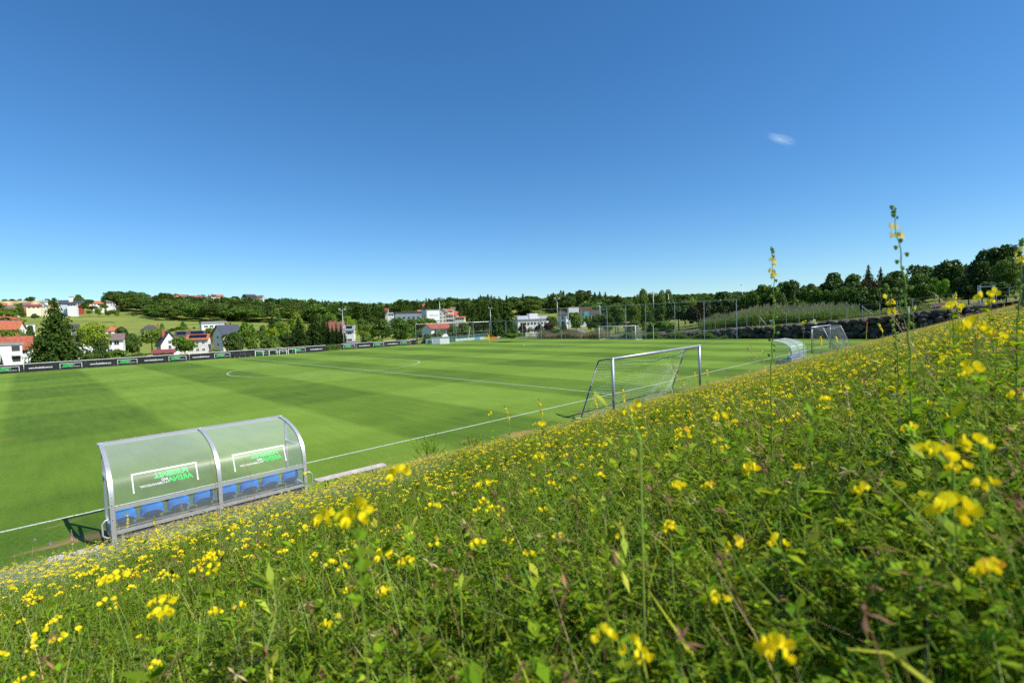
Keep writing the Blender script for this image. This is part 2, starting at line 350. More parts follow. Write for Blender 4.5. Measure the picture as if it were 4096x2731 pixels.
# ================================================================== lettering
def text_mesh(body, size, shear=0.0, bold=0.0, align='LEFT', spacing=1.0):
    cu = bpy.data.curves.new('lettering', 'FONT'); cu.body = body; cu.size = size; cu.shear = shear; cu.offset = bold; cu.align_x = align
    cu.space_character = spacing; cu.resolution_u = 3
    ob = bpy.data.objects.new('lettering', cu); COL.objects.link(ob)
    dg = bpy.context.evaluated_depsgraph_get(); ev = ob.evaluated_get(dg); me = ev.to_mesh()
    V = np.zeros(len(me.vertices)*3); me.vertices.foreach_get('co', V); V = V.reshape(-1, 3)[:, :2].copy()
    F = [tuple(p.vertices) for p in me.polygons]; ev.to_mesh_clear()
    bpy.data.objects.remove(ob); bpy.data.curves.remove(cu)
    return V, F
_TX = {}
def fit_text(body, x0, x1, y0, y1, shear=0.0, bold=0.0):
    k = (body, shear, bold)
    if k not in _TX: _TX[k] = text_mesh(body, 1.0, shear, bold)
    V, F = _TX[k]; V = V.copy(); mn, mx = V.min(0), V.max(0)
    V[:, 0] = x0+(V[:, 0]-mn[0])/(mx[0]-mn[0])*(x1-x0); V[:, 1] = y0+(V[:, 1]-mn[1])/(mx[1]-mn[1])*(y1-y0)
    return V, F
def logo_parts():
    """unit logo, x 0..1, y 0 (bottom) .. .37: (vertices, faces, material) with 0 = white, 1 = green"""
    P = []
    def rect(a, b, c, d, m): P.append((np.array([(a, c), (b, c), (b, d), (a, d)]), [(0, 1, 2, 3)], m))
    rect(0, 1, .345, .37, 0); rect(0, .022, 0, .345, 0); rect(.978, 1, 0, .345, 0)
    P.append((*fit_text('FUSSBALL', .15, .68, .205, .315, .28, .035), 1))
    P.append((*fit_text('ARENA', .08, .47, .08, .188, .28, .035), 1))
    P.append((*fit_text('BAD', .475, .575, .135, .185, .28, .012), 0))
    P.append((*fit_text('TATZMANNSDORF', .46, .90, .075, .120, .28, .010), 0))
    return P
LOGO = logo_parts()
def place_print(parts, fn, name, parent, mats=(WHITEL, GREENL), subdiv=False):
    mb = MB()
    for V, F, m in parts:
        o = len(mb.v); mb.v += [tuple(fn(float(a), float(b))) for a, b in V]
        for f in F: mb.f.append(tuple(o+i for i in f)); mb.m.append(m)
    return mb.build(name, list(mats), parent)
# ================================================================== dugouts
def poly_mat():
    m = bpy.data.materials.new('clear_polycarbonate'); m.use_nodes = True; n = m.node_tree; L = n.links
    out = n.nodes['Material Output']; b = n.nodes['Principled BSDF']
    b.inputs['Base Color'].default_value = (.62, .69, .67, 1); b.inputs['Roughness'].default_value = .34; b.inputs['Specular IOR Level'].default_value = .9
    t = n.nodes.new('ShaderNodeBsdfTransparent'); t.inputs[0].default_value = (.93, .96, .94, 1)
    lw = n.nodes.new('ShaderNodeLayerWeight'); lw.inputs[0].default_value = .35
    mr = n.nodes.new('ShaderNodeMapRange'); mr.inputs[3].default_value = .08; mr.inputs[4].default_value = .42; L.new(lw.outputs['Facing'], mr.inputs[0])
    tc = n.nodes.new('ShaderNodeTexCoord'); no = n.nodes.new('ShaderNodeTexNoise'); no.inputs['Scale'].default_value = 3; no.inputs['Detail'].default_value = 6; L.new(tc.outputs['Object'], no.inputs['Vector'])
    ml = n.nodes.new('ShaderNodeMath'); ml.operation = 'MULTIPLY_ADD'; ml.inputs[1].default_value = .10; L.new(no.outputs[0], ml.inputs[0]); L.new(mr.outputs[0], ml.inputs[2])
    ms = n.nodes.new('ShaderNodeMixShader'); L.new(ml.outputs[0], ms.inputs[0]); L.new(t.outputs[0], ms.inputs[1]); L.new(b.outputs[0], ms.inputs[2]); L.new(ms.outputs[0], out.inputs[0])
    return m
POLYC = poly_mat()
BLUEP = mat('blue_seat_plastic', (.035, .27, .92), .38, 0, .12, 5, .05, 60)
PCTRL = [(0, 0), (0, .45), (0, .82), (.015, 1.0), (.06, 1.17), (.15, 1.32), (.30, 1.46), (.52, 1.58), (.80, 1.67), (1.12, 1.74), (1.47, 1.785)]
def dprof(s):
    """point on the back-and-roof curve, s in 0..1"""
    t = s*(len(PCTRL)-1); i = min(int(t), len(PCTRL)-2); u = t-i
    g = lambda k: PCTRL[min(max(k, 0), len(PCTRL)-1)]
    p0, p1, p2, p3 = g(i-1), g(i), g(i+1), g(i+2)
    return tuple(.5*((2*p1[k])+(-p0[k]+p2[k])*u+(2*p0[k]-5*p1[k]+4*p2[k]-p3[k])*u*u+(-p0[k]+3*p1[k]-3*p2[k]+p3[k])*u**3) for k in (0, 1))
PS = [dprof(i/60) for i in range(61)]
def y_at_z(z):
    for (a, b), (c, d) in zip(PS, PS[1:]):
        if b <= z <= d: return a+(c-a)*(z-b)/max(1e-6, d-b)
    return 0
LD = 3.74
def strap(mb, x, w, off=0.0, th=.035, s0=0, m=0):
    """flat curved bar following the profile"""
    for i in range(s0, 60):
        (y1, z1), (y2, z2) = PS[i], PS[i+1]
        def nrm(k):
            a, b = PS[max(0, k-1)], PS[min(60, k+1)]; d = Vector((b[0]-a[0], b[1]-a[1])).normalized(); return (-d.y, d.x)
        n1, n2 = nrm(i), nrm(i+1)
        A = [(x+sx, y1+n1[0]*o, z1+n1[1]*o) for sx in (-w/2, w/2) for o in (off, off+th)]
        B = [(x+sx, y2+n2[0]*o, z2+n2[1]*o) for sx in (-w/2, w/2) for o in (off, off+th)]
        mb.quad(A[1], A[3], B[3], B[1], m); mb.quad(A[0], B[0], B[2], A[2], m); mb.quad(A[0], A[1], B[1], B[0], m); mb.quad(A[2], B[2], B[3], A[3], m)
def make_seat():
    V = []; nu, nv = 13, 15; prof_ = [(.36, -.03), (.30, -.005), (.2, 0), (.1, .005), (.03, .03), (-.005, .08), (-.02, .14), (-.028, .2), (-.032, .25), (-.03, .30), (-.028, .325)]
    for j in range(nv):
        t = j/(nv-1)*(len(prof_)-1); i = min(int(t), len(prof_)-2); u = t-i
        y = prof_[i][0]*(1-u)+prof_[i+1][0]*u; z = prof_[i][1]*(1-u)+prof_[i+1][1]*u
        hw = .205 if t < 6 else .205*(1-((t-6)/4)**2.6*.30)
        for k in range(nu):
            a = (k/(nu-1)*2-1); e = abs(a)**4
            V.append((a*hw, y+(.07*e if t > 4.5 else 0)+.02*a*a, z+(.045*e if t <= 4.5 else 0)-(.085*abs(a)**3*max(0, (t-6)/4))))
    F = [(j*nu+k, j*nu+k+1, (j+1)*nu+k+1, (j+1)*nu+k) for j in range(nv-1) for k in range(nu-1)]
    me = np_mesh('seat', np.array(V), np.array(F), None, [BLUEP], True); return me
SEATM = make_seat()
def make_dugout(x0, y0, label, far=False):
    root = empty('dugout', label, 'dugout', (x0, y0, 0))
    mb = MB()
    for x in (.035, LD/2, LD-.035): strap(mb, x, .075, .004, .03)
    for z, hw in ((.30, .03), (.76, .032)):
        y = y_at_z(z); mb.box(.075, LD/2-.04, y-.035, y-.004, z-hw, z+hw); mb.box(LD/2+.04, LD-.075, y-.035, y-.004, z-hw, z+hw)
    (y, z) = PS[60]; mb.box(-.02, LD+.02, y-.01, y+.03, z-.03, z+.045)
    for x in (.01, LD-.06):                                   # end frames
        mb.box(x, x+.05, 1.12, 1.17, 0, 1.715); mb.box(x, x+.05, .0, 1.12, .28, .32); mb.box(x, x+.05, .12, 1.12, 1.20, 1.24); mb.box(x, x+.05, .0, .05, 0, .8)
    rv = mb
    for x in (.035, LD/2, LD-.035):
        for i in range(3, 60, 5):
            (y, z) = PS[i]; a, b = PS[i-1], PS[i+1]; d = Vector((b[0]-a[0], b[1]-a[1])).normalized()
            rv.tube([(x, y-d.y*.03, z+d.x*.03), (x, y-d.y*.046, z+d.x*.046)], .011, 6)
    for k in range(15): rv.tube([(.13+k*.25, PS[60][0], PS[60][1]+.04), (.13+k*.25, PS[60][0], PS[60][1]+.062)], .011, 6)
    mb.build('frame', ALU, root)
    for (xa, xb) in ((.055, LD/2-.02), (LD/2+.02, LD-.055)):   # two curved sheets
        V = []; F = []
        for (y, z) in PS[0:61]: V += [(xa, y, z), (xb, y, z)]
        V = [(a, b, max(c, .03)) for a, b, c in V]
        for i in range(len(V)//2-1): F.append((2*i, 2*i+1, 2*i+3, 2*i+2))
        me = np_mesh('curved_sheet', np.array(V), np.array(F), None, [POLYC], True); o = bpy.data.objects.new('curved_sheet', me); COL.objects.link(o); o.parent = root
        lx = xa+(.315 if xa < 1 else .29); wL = 1.12
        def fn(a, b, lx=lx, wL=wL):                            # front side faces the pitch, so it reads mirrored from the bank
            z = .98+b*.96; y = y_at_z(z); return (lx+wL-a*wL, y-.005, z)
        place_print([(V_, F_, m_) for V_, F_, m_ in LOGO], fn, 'logo_print', o)
    for x in (.034, LD-.034):                                  # end sheets
        mb2 = MB(); pts = [(x, y, z) for y, z in PS if z > .33 and y < 1.13][::3]; pts += [(x, 1.13, PS[53][1]), (x, 1.13, .33)]
        mb2.poly(pts); mb2.build('end_sheet', POLYC, root)
        m3 = MB(); m3.box(x-.004, x+.004, .05, 1.12, .03, .28); m3.build('kick_board', WOODG, root)
    bb = MB(); bb.box(.08, LD-.08, .30, .36, .27, .31); bb.box(.08, LD-.08, .45, .49, .27, .31)
    for x in (.2, LD/2, LD-.2): bb.box(x-.025, x+.025, .32, .48, 0, .27)
    bb.build('seat_rail', STEEL, root)
    fb = MB(); fb.box(.06, LD-.06, .06, 1.1, .012, .05); fb.build('floor_boards', mat('floor_board', (.16, .10, .06), .85, 0, .3, 5, .3, 30), root)
    for k in range(8):
        o = bpy.data.objects.new('seat', SEATM); COL.objects.link(o); o.parent = root; o.location = (.235+k*.462, .24, .345); o.scale = (1, 1, 1.1)
        md = o.modifiers.new('thickness', 'SOLIDIFY'); md.thickness = .008
    for sx, x in ((-1, 0), (1, LD)):                           # carrying handles
        h = MB(); h.tube([(x, .02, .22), (x+sx*.07, -.0, .24), (x+sx*.13, -.0, .30), (x+sx*.13, -.0, .52), (x+sx*.08, 0, .58), (x, .02, .59)], .017, 8); h.build('carrying_handle', ALU, root, True)
    return root
make_dugout(-21.21, -2.97, 'large curved clear plastic dugout with eight blue seats at the meadow edge')
make_dugout(19.7, -2.97, 'small distant curved dugout with blue seats, beyond the grey training goal')
# ================================================================== bench
def bench():
    a = Vector((-17.42, -3.38, 0)); b = Vector((-15.62, -3.47, 0)); L = (b-a).length
    root = empty('bench', 'long narrow weathered wooden bench with green folding legs beside the near dugout', 'bench', a, math.atan2(b.y-a.y, b.x-a.x))
    mb = MB(); pts = []
    r = .05; w2 = .125
    for cx, cy, t0 in ((L-r, w2-r, 0), (r, w2-r, 90), (r, -w2+r, 180), (L-r, -w2+r, 270)):
        for k in range(5): t = R(t0+22.5*k); pts.append((cx+r*math.cos(t), cy+r*math.sin(t)))
    mb.poly([(x, y, .47) for x, y in pts]); mb.poly([(x, y, .44) for x, y in pts][::-1])
    for i in range(len(pts)):
        j = (i+1) % len(pts); mb.quad((*pts[i], .44), (*pts[j], .44), (*pts[j], .47), (*pts[i], .47))
    mb.build('seat', WOODG, root)
    for x in (.25, L-.3):
        lg = MB()
        for y in (-.1, .1):
            lg.tube([(x, y, .415), (x+.05, y*1.2, 0)], .014, 6)
        lg.tube([(x+.03, -.11, .16), (x+.03, .11, .16)], .012, 6); lg.tube([(x+.05, 0, .2), (x+.28 if x < 1 else x-.25, 0, .41)], .009, 6); lg.build('leg', GREENM, root)
bench()
# ================================================================== goals
NETG = mat('green_net', (.03, .16, .06), .7); NETW = mat('pale_net_cord', (.50, .58, .50), .7); NETWH = mat('white_net', (.42, .43, .42), .7)
def strand(mb, pts, r, m=0): mb.tube(pts, r, 3, m, cap=False)
def net_patch(mb, A, B, C, D, nu, nv, r1, r2, sag=(0, 0, 0), m1=0, m2=0, segs=14, seed=1):
    """A-B bottom edge, D-C top edge; nu strands across, nv along"""
    A, B, C, D, S = map(Vector, (A, B, C, D, sag)); rr = random.Random(seed); ph = rr.random()*6
    def P(u, v):
        p = A*(1-u)*(1-v)+B*u*(1-v)+C*u*v+D*(1-u)*v
        return p + S*(4*u*(1-u))*(.55+.45*math.sin(math.pi*v)) + S*(.10*math.sin(u*19+ph)*math.sin(v*9+ph))
    for i in range(nu+1): strand(mb, [P(i/nu, k/segs) for k in range(segs+1)], r1, m1)
    for j in range(nv+1): strand(mb, [P(k/(segs*3), j/nv) for k in range(segs*3+1)], r2, m2)
def training_goal():
    root = empty('training_goal', 'grey portable football goal with torn green net standing at the foot of the meadow', 'football goal', (-5.55, -3.82, 0))
    O = Vector((-5.55, -3.82, 0)); g = lambda *p: Vector(p)-O
    pl, pr = g(-5.55, -3.82, 0), g(2.97, -3.44, 0); tl, tr = g(-5.55, -3.82, 2.44), g(2.97, -3.44, 2.44)
    rl, rr_ = g(-6.43, -2.82, .03), g(2.25, -2.16, .03); ul, ur = g(-5.18, -2.87, 2.30), g(2.12, -3.08, 2.29)
    m = MB(); m.tube([pl, tl+Vector((0, 0, .05))], .062, 12); m.build('post', STEEL, root, True)
    m = MB(); m.tube([pr, tr+Vector((0, 0, .05))], .062, 12); m.build('post', STEEL, root, True)
    m = MB(); m.tube([tl+Vector((-.04, 0, 0)), tr+Vector((.04, 0, 0))], .06, 12); cb = m.build('crossbar', STEEL, root, True)
    m = MB(); c = tl.lerp(tr, .51); c2 = tl.lerp(tr, .516); m.tube([c, c2], .066, 12); m.build('tape_band', mat('yellowed_tape', (.62, .48, .22), .7), cb, True)
    for a, b, cc in ((tl, ul, rl), (tr, ur, rr_)):
        m = MB(); m.tube([a, a.lerp(b, .4)+Vector((0, 0, .03)), b], .03, 8); m.build('top_stay', DSTEEL, root, True)
        m = MB(); m.tube([b, cc], .032, 8); m.build('rear_stay', DSTEEL, root, True)
    m = MB(); m.tube([pl, rl], .028, 8); m.build('ground_bar', DSTEEL, root); m = MB(); m.tube([pr, rr_], .028, 8); m.build('ground_bar', DSTEEL, root)
    for e, q in ((rl, Vector((.35, .1, 0))), (rr_, Vector((-.7, -.5, 0)))):
        m = MB(); m.tube([e+Vector((.02, 0, .4)), e+q*.6], .018, 6); m.build('foot_brace', ALU, root)
    m = MB(); wc = g(-6.68, -2.72, .11); ax = Vector((.75, -.6, 0)).normalized()
    m.tube([wc-ax*.045, wc-ax*.04, wc+ax*.04, wc+ax*.045], [.085, .11, .11, .085], 18); wh = m.build('wheel', mat('green_rubber', (.02, .16, .05), .6), root, True)
    m = MB(); m.tube([wc-ax*.07, wc+ax*.25], .03, 10); m.build('hub', ALU, wh)
    m = MB()
    net_patch(m, rl, rr_, ur, ul, 54, 24, .0016, .0040, (.0, -.35, -.42), 0, 1, seed=3)
    net_patch(m, ul, ur, tr, tl, 56, 8, .0024, .0024, (0, 0, -.38), 0, 0, seed=4)
    net_patch(m, rl, pl, tl, ul, 14, 20, .0024, .0026, (.1, 0, -.05), 0, 0, seed=5)
    net_patch(m, rr_, pr, tr, ur, 12, 20, .0024, .0024, (-.1, 0, -.05), 0, 0, seed=6)
    m.build('net', [NETG, NETW], root)
training_goal()
def simple_goal(label, o, ax, back, W, rise=(.9, 2.2), net_r=.009, mesh=.14, sagk=-.15, hb=2.44, posts=STEEL, low=True):
    """o = foot of first post, ax = unit along the goal line, back = unit towards the net"""
    O = Vector(o); ax, back = Vector(ax), Vector(back); root = empty('goal', label, 'football goal', O)
    Z = Vector((0, 0, 1)); T = [Z*hb, ax*W+Z*hb]; G_ = [Vector(), ax*W]
    for g_, t in zip(G_, T):
        m = MB(); m.tube([g_, t+Z*.05], .06, 10); m.build('post', posts, root, True)
    m = MB(); m.tube([T[0]-ax*.05, T[1]+ax*.05], .06, 10); m.build('crossbar', posts, root, True)
    U = [t+back*rise[0]-Z*.06 for t in T]; B_ = [g_+back*rise[1]+Z*.03 for g_ in G_]
    for t, u, b in zip(T, U, B_):
        m = MB(); m.tube([t, u, b], .028, 8); m.build('net_stay', posts, root, True)
    if low:
        m = MB(); m.tube([G_[0]+Z*.03, B_[0], B_[1], G_[1]+Z*.03], .03, 8); m.build('ground_bar', posts, root)
    m = MB(); nu = int(W/mesh)
    net_patch(m, B_[0], B_[1], U[1], U[0], nu, int(2.6/mesh), net_r, net_r, Z*sagk, seed=1)
    net_patch(m, U[0], U[1], T[1], T[0], nu, max(3, int(rise[0]/mesh)), net_r, net_r, Z*sagk, seed=2)
    net_patch(m, G_[0], B_[0], U[0], T[0], int(1.8/mesh), int(2.4/mesh), net_r, net_r, (0, 0, 0), seed=3)
    net_patch(m, G_[1], B_[1], U[1], T[1], int(1.8/mesh), int(2.4/mesh), net_r, net_r, (0, 0, 0), seed=4)
    m.build('net', NETWH, root)
    return root
simple_goal('white full size goal with white net at the far end of the pitch', (52.3, 30.7, 0), (0, 1, 0), (1, 0, 0), 7.5, net_r=.0045, mesh=.15, posts=WHITEP)
simple_goal('silver goal with sagging white net standing past the distant dugout', (31.0, -1.45, 0), (.9997, .02, 0), (0, -1, 0), 7.2, net_r=.006, mesh=.16, sagk=-.45, rise=(.95, 1.95))
# gravel strip under the training goal, gravel by the dugout
def gravel(name, a, b, wd, label, n=900, seed=1):
    rr = np.random.default_rng(seed); a, b = Vector(a), Vector(b); d = b-a; nn = Vector((-d.y, d.x, 0)).normalized(); mb = MB()
    for k in range(n):
        u, v = rr.random(), rr.normal()*.27; p = a+d*u+nn*(v*wd); s = .012+.02*rr.random(); z = ground_z(p.x, p.y)+s*.3
        q = [p+Vector((math.cos(t)*s*(.8+.4*rr.random()), math.sin(t)*s*(.8+.4*rr.random()), z)) for t in np.linspace(0, 6.28, 6)[:-1]]
        top = p+Vector((0, 0, z+s*.7))
        for i in range(5): mb.poly([q[i], q[(i+1) % 5], top], int(rr.integers(3)))
    o = mb.build(name, [mat('gravel_pale', (.42, .40, .38), .9), mat('gravel_grey', (.22, .21, .2), .9), mat('gravel_white', (.55, .54, .52), .9)]); tag(o, label, kind='stuff')
gravel('gravel', (-6.5, -2.98, 0), (-1.2, -3.15, 0), .30, 'pale gravel strip on the ground under the training goal', 5200)
gravel('gravel', (-22.1, -2.72, 0), (-21.3, -2.68, 0), .3, 'patch of pale gravel beside the near dugout', 420, 5)
# ================================================================== perimeter barriers and banners
def barrier(xa, xb, y, label, posts, leftpost=True):
    root = empty('perimeter_barrier', label, 'barrier', (xa, y, 0))
    m = MB(); m.tube([(0, 0, .985), (xb-xa, 0, .985)], .03, 8); m.build('top_rail', WHITEP, root)
    for x in posts:
        m = MB(); m.tube([(x-xa, .06, 0), (x-xa, .06, .96)], .024, 6); m.build('post', STEEL, root)
    for x in posts[::3]:
        m = MB(); m.tube([(x-xa, -.02, .94), (x-xa, -.02, 1.02)], .022, 6); m.build('clamp', ALU, root)
barrier(-56, 13.6, 66.2, 'long white-topped barrier along the far touchline carrying black banners', list(np.arange(-55.2, 13.7, 1.84)))
barrier(17.0, 32.4, 67.5, 'shorter white-topped barrier behind the corner half of the pitch, right of the gap', list(np.arange(17.02, 32.5, 1.91)))
NTH = ['first', 'second', 'third', 'fourth', 'fifth', 'sixth', 'seventh', 'eighth', 'ninth', 'tenth', 'eleventh', 'twelfth', 'thirteenth']
BP = 'black sponsor banners on the barriers'
def banner(x0, x1, y, kind, lx, lw, label, z1=.93):
    o = MB(); o.box(x0+.012, x1-.012, y-.045, y-.035, .04, z1)
    b = o.build('advertising_banner', BLACKB); tag(b, label, 'banner', BP)
    if kind == 'logo':
        place_print(LOGO, lambda a, c: (lx+a*lw, y-.049, .16+c*lw*.80), 'logo_print', b)
    else:
        V, F = fit_text('www.fussballarena.at', 0, 1, 0, .105, 0, .018)
        place_print([(V, F, 0)], lambda a, c: (lx+a*lw, y-.049, .36+c*lw), 'web_address', b)
i1 = i2 = 0
for k in range(-7, 6):
    xl = -19.42+5.52*k
    if xl > -27:
        banner(xl-.37, xl+2.39, 66.2, 'logo', xl, 2.05, 'black banner with green arena logo, %s logo from left on the long barrier' % NTH[i1]); i1 += 1
    xu = -16.62+5.52*k
    if xu > -24.5 and xu < 12:
        x1 = xu+2.42 if xu < 10 else 13.58
        banner(xu-.36, xu+2.34 if xu < 10 else 13.55, 66.2, 'url', xu, 2.08, 'black banner with white web address, %s address from left on the long barrier' % NTH[i2]); i2 += 1
for k in range(-7, -1): pass
o = MB(); o.box(-56, -25.5, 66.155, 66.165, .04, .93); tag(o.build('advertising_banner', BLACKB), 'plain black banner run past the left end of the long barrier', 'banner', BP)
for k in range(3):
    xl = 17.42+5.74*k
    banner(xl-.38, xl+2.44, 67.5, 'logo', xl, 2.12, 'black banner with green arena logo, %s logo on the short barrier' % NTH[k])
    if k < 2: banner(xl+2.47, xl+5.33, 67.5, 'url', xl+2.88, 2.16, 'black banner with white web address, %s address on the short barrier' % NTH[k])
o = MB(); o.box(31.36, 32.38, 67.455, 67.465, .04, .93); tag(o.build('advertising_banner', BLACKB), 'narrow blank black banner ending the short barrier', 'banner', BP)
# mini goals leaning at the barrier and covered trolley
def mini_goal():
    root = empty('mini_goal', '', 'mini goal')
    for x in (0, 1.15):
        m = MB(); m.box(x, x+.07, 0, .07, 0, .80); m.build('post', WHITEP, root)
    m = MB(); m.box(.07, 1.15, 0, .07, .73, .80); m.build('crossbar', WHITEP, root)
    m = MB(); m.tube([(.03, .07, .03), (.03, .5, .03), (1.19, .5, .03), (1.19, .07, .03)], .02, 6); m.tube([(.03, .07, .76), (.03, .5, .03)], .02, 6); m.tube([(1.19, .07, .76), (1.19, .5, .03)], .02, 6); m.build('rear_frame', GREENM, root)
    m = MB(); net_patch(m, (.03, .5, .03), (1.19, .5, .03), (1.15, .08, .76), (.07, .08, .76), 16, 12, .008, .008, (0, 0, 0), segs=6); m.build('net', mat('dark_green_net', (.01, .09, .05), .7), root)
    return root
mg = mini_goal()
for k, (x, y, a, lb) in enumerate([(2.35, 65.35, 6, 'leftmost small white training goal with green net against the barrier'), (4.35, 65.45, -3, 'second small white training goal from the left against the barrier'), (5.72, 65.05, 5, 'small white training goal third from the left, standing slightly forward'), (7.2, 65.35, 2, 'rightmost small white training goal with green net against the barrier')]):
    o = mg if k == 0 else copy_tree(mg); o.location = (x, y, .01); o.rotation_euler = (0, 0, R(a)); tag(o, lb, 'mini goal', 'mini goals lined up at the barrier')
root = empty('equipment_trolley', 'low black equipment trolley in front of the barrier left of the mini goals', 'trolley', (-.55, 65.55, 0))
m = MB(); m.box(0, 2.55, 0, .45, .14, .42); m.box(.1, 2.4, .05, .4, .42, .52); m.build('covered_load', mat('black_tarpaulin', (.015, .016, .018), .6, 0, .3, 4, .5, 9), root)
for x in (.15, .8, 1.6, 2.3):
    m = MB(); m.tube([(x, -.02, .1), (x, .04, .1)], .1, 12); wl = m.build('wheel', mat('black_rubber', (.02, .02, .02), .8), root); m = MB(); m.tube([(x, -.035, .1), (x, -.02, .1)], .03, 8); m.build('hub', WHITEP, wl)
# ================================================================== ball stop fences
def wirenet_mat(name, col, sx, thick, base=0.0):
    m = bpy.data.materials.new(name); m.use_nodes = True; n = m.node_tree; L = n.links; out = n.nodes['Material Output']; b = n.nodes['Principled BSDF']
    b.inputs['Base Color'].default_value = (*col, 1); b.inputs['Roughness'].default_value = .6
    tc = n.nodes.new('ShaderNodeTexCoord'); mp = n.nodes.new('ShaderNodeMapping'); mp.inputs['Rotation'].default_value = (0, R(45), R(45) if False else 0); mp.inputs['Scale'].default_value = (sx, sx, sx)
    L.new(tc.outputs['Object'], mp.inputs[0]); sp = n.nodes.new('ShaderNodeSeparateXYZ'); L.new(mp.outputs[0], sp.inputs[0])
    res = []
    for k in (0, 2):
        f = n.nodes.new('ShaderNodeMath'); f.operation = 'FRACT'; L.new(sp.outputs[k], f.inputs[0])
        g = n.nodes.new('ShaderNodeMath'); g.operation = 'LESS_THAN'; g.inputs[1].default_value = thick; L.new(f.outputs[0], g.inputs[0]); res.append(g.outputs[0])
    mx = n.nodes.new('ShaderNodeMath'); mx.operation = 'MAXIMUM'; L.new(res[0], mx.inputs[0]); L.new(res[1], mx.inputs[1])
    m2 = n.nodes.new('ShaderNodeMath'); m2.operation = 'MAXIMUM'; m2.inputs[1].default_value = base; L.new(mx.outputs[0], m2.inputs[0])
    t = n.nodes.new('ShaderNodeBsdfTransparent'); ms = n.nodes.new('ShaderNodeMixShader'); L.new(m2.outputs[0], ms.inputs[0]); L.new(t.outputs[0], ms.inputs[1]); L.new(b.outputs[0], ms.inputs[2]); L.new(ms.outputs[0], out.inputs[0])
    return m
NETB = wirenet_mat('ballstop_netting', (.05, .06, .055), 10, .05); NETT = wirenet_mat('teal_windscreen', (.03, .14, .11), 8, .3, .26); NETWIRE = wirenet_mat('chain_link', (.10, .13, .12), 14, .09)
def post_fence(name, label, cat, pts, h, pr=.04, rail=True, net=None, pm=None, zs=None, rails=(), nr=.02, group=None):
    """fence whose posts stand at pts (x, y)"""
    P = [Vector((x, y, (zs[i] if zs else ground_z(x, y)))) for i, (x, y) in enumerate(pts)]; O = P[0].copy()
    root = empty(name, label, cat, O, 0, group); pm = pm or STEEL
    for p in P:
        m = MB(); q = p-O; m.tube([q-Vector((0, 0, .05)), q+Vector((0, 0, h))], pr, 8); m.build('post', pm, root)
    m = MB(); go = False
    for a, b in zip(P, P[1:]):
        a_, b_ = a-O, b-O
        if rail: m.tube([a_+Vector((0, 0, h-.03)), b_+Vector((0, 0, h-.03))], pr*.8, 6); go = True
        for rz_ in rails: m.tube([a_+Vector((0, 0, rz_)), b_+Vector((0, 0, rz_))], nr, 4); go = True
    if go: m.build('rail', pm, root)
    if net:
        for a, b in zip(P, P[1:]):
            d = b-a; L = math.hypot(d.x, d.y); mm = MB(); mm.quad((0, 0, .04), (L, 0, .04+d.z), (L, 0, h-.06+d.z), (0, 0, h-.06))
            o = mm.build('netting', net, root); o.location = a-O; o.rotation_euler = (0, 0, math.atan2(d.y, d.x))
    return root
post_fence('ball_stop_fence', 'four metre high ball stop net on grey posts behind the far corner', 'ball stop fence', [(32.4, 67.5), (37.5, 67.6), (42.3, 67.4), (46.9, 67.3), (50.9, 66.5), (51.8, 62.2), (52.4, 57.8), (52.85, 53.0)], 4.0, .045, net=NETB, rails=(2.0,), nr=.012)
post_fence('ball_stop_fence', 'tall six metre ball stop net on grey posts behind the far goal', 'ball stop fence', [(52.9, 52.9), (53.3, 48.0), (53.7, 43.3), (54.3, 37.8), (54.9, 34.2), (55.4, 30.5), (55.45, 25.05), (55.4, 20.0), (55.3, 14.9)], 6.1, .05, net=NETB, rails=(3.0,), nr=.012)
post_fence('end_line_fence', 'low dark wire fence with thin posts along the end of the pitch', 'fence', [(53.3+2.4*i/18+.35, 57.5-2.45*i) for i in range(18)], 1.85, .03, net=NETWIRE, pm=DSTEEL, rails=(.1, 1.0), nr=.01)
m = MB(); m.tube([(54.6, 28.6, 0), (54.6, 28.6, 2.35)], .045, 10); m.box(54.56, 54.64, 28.56, 28.64, 2.35, 2.38); o = m.build('white_post', WHITEP); tag(o, 'plain white upright post just right of the far goal', 'post')
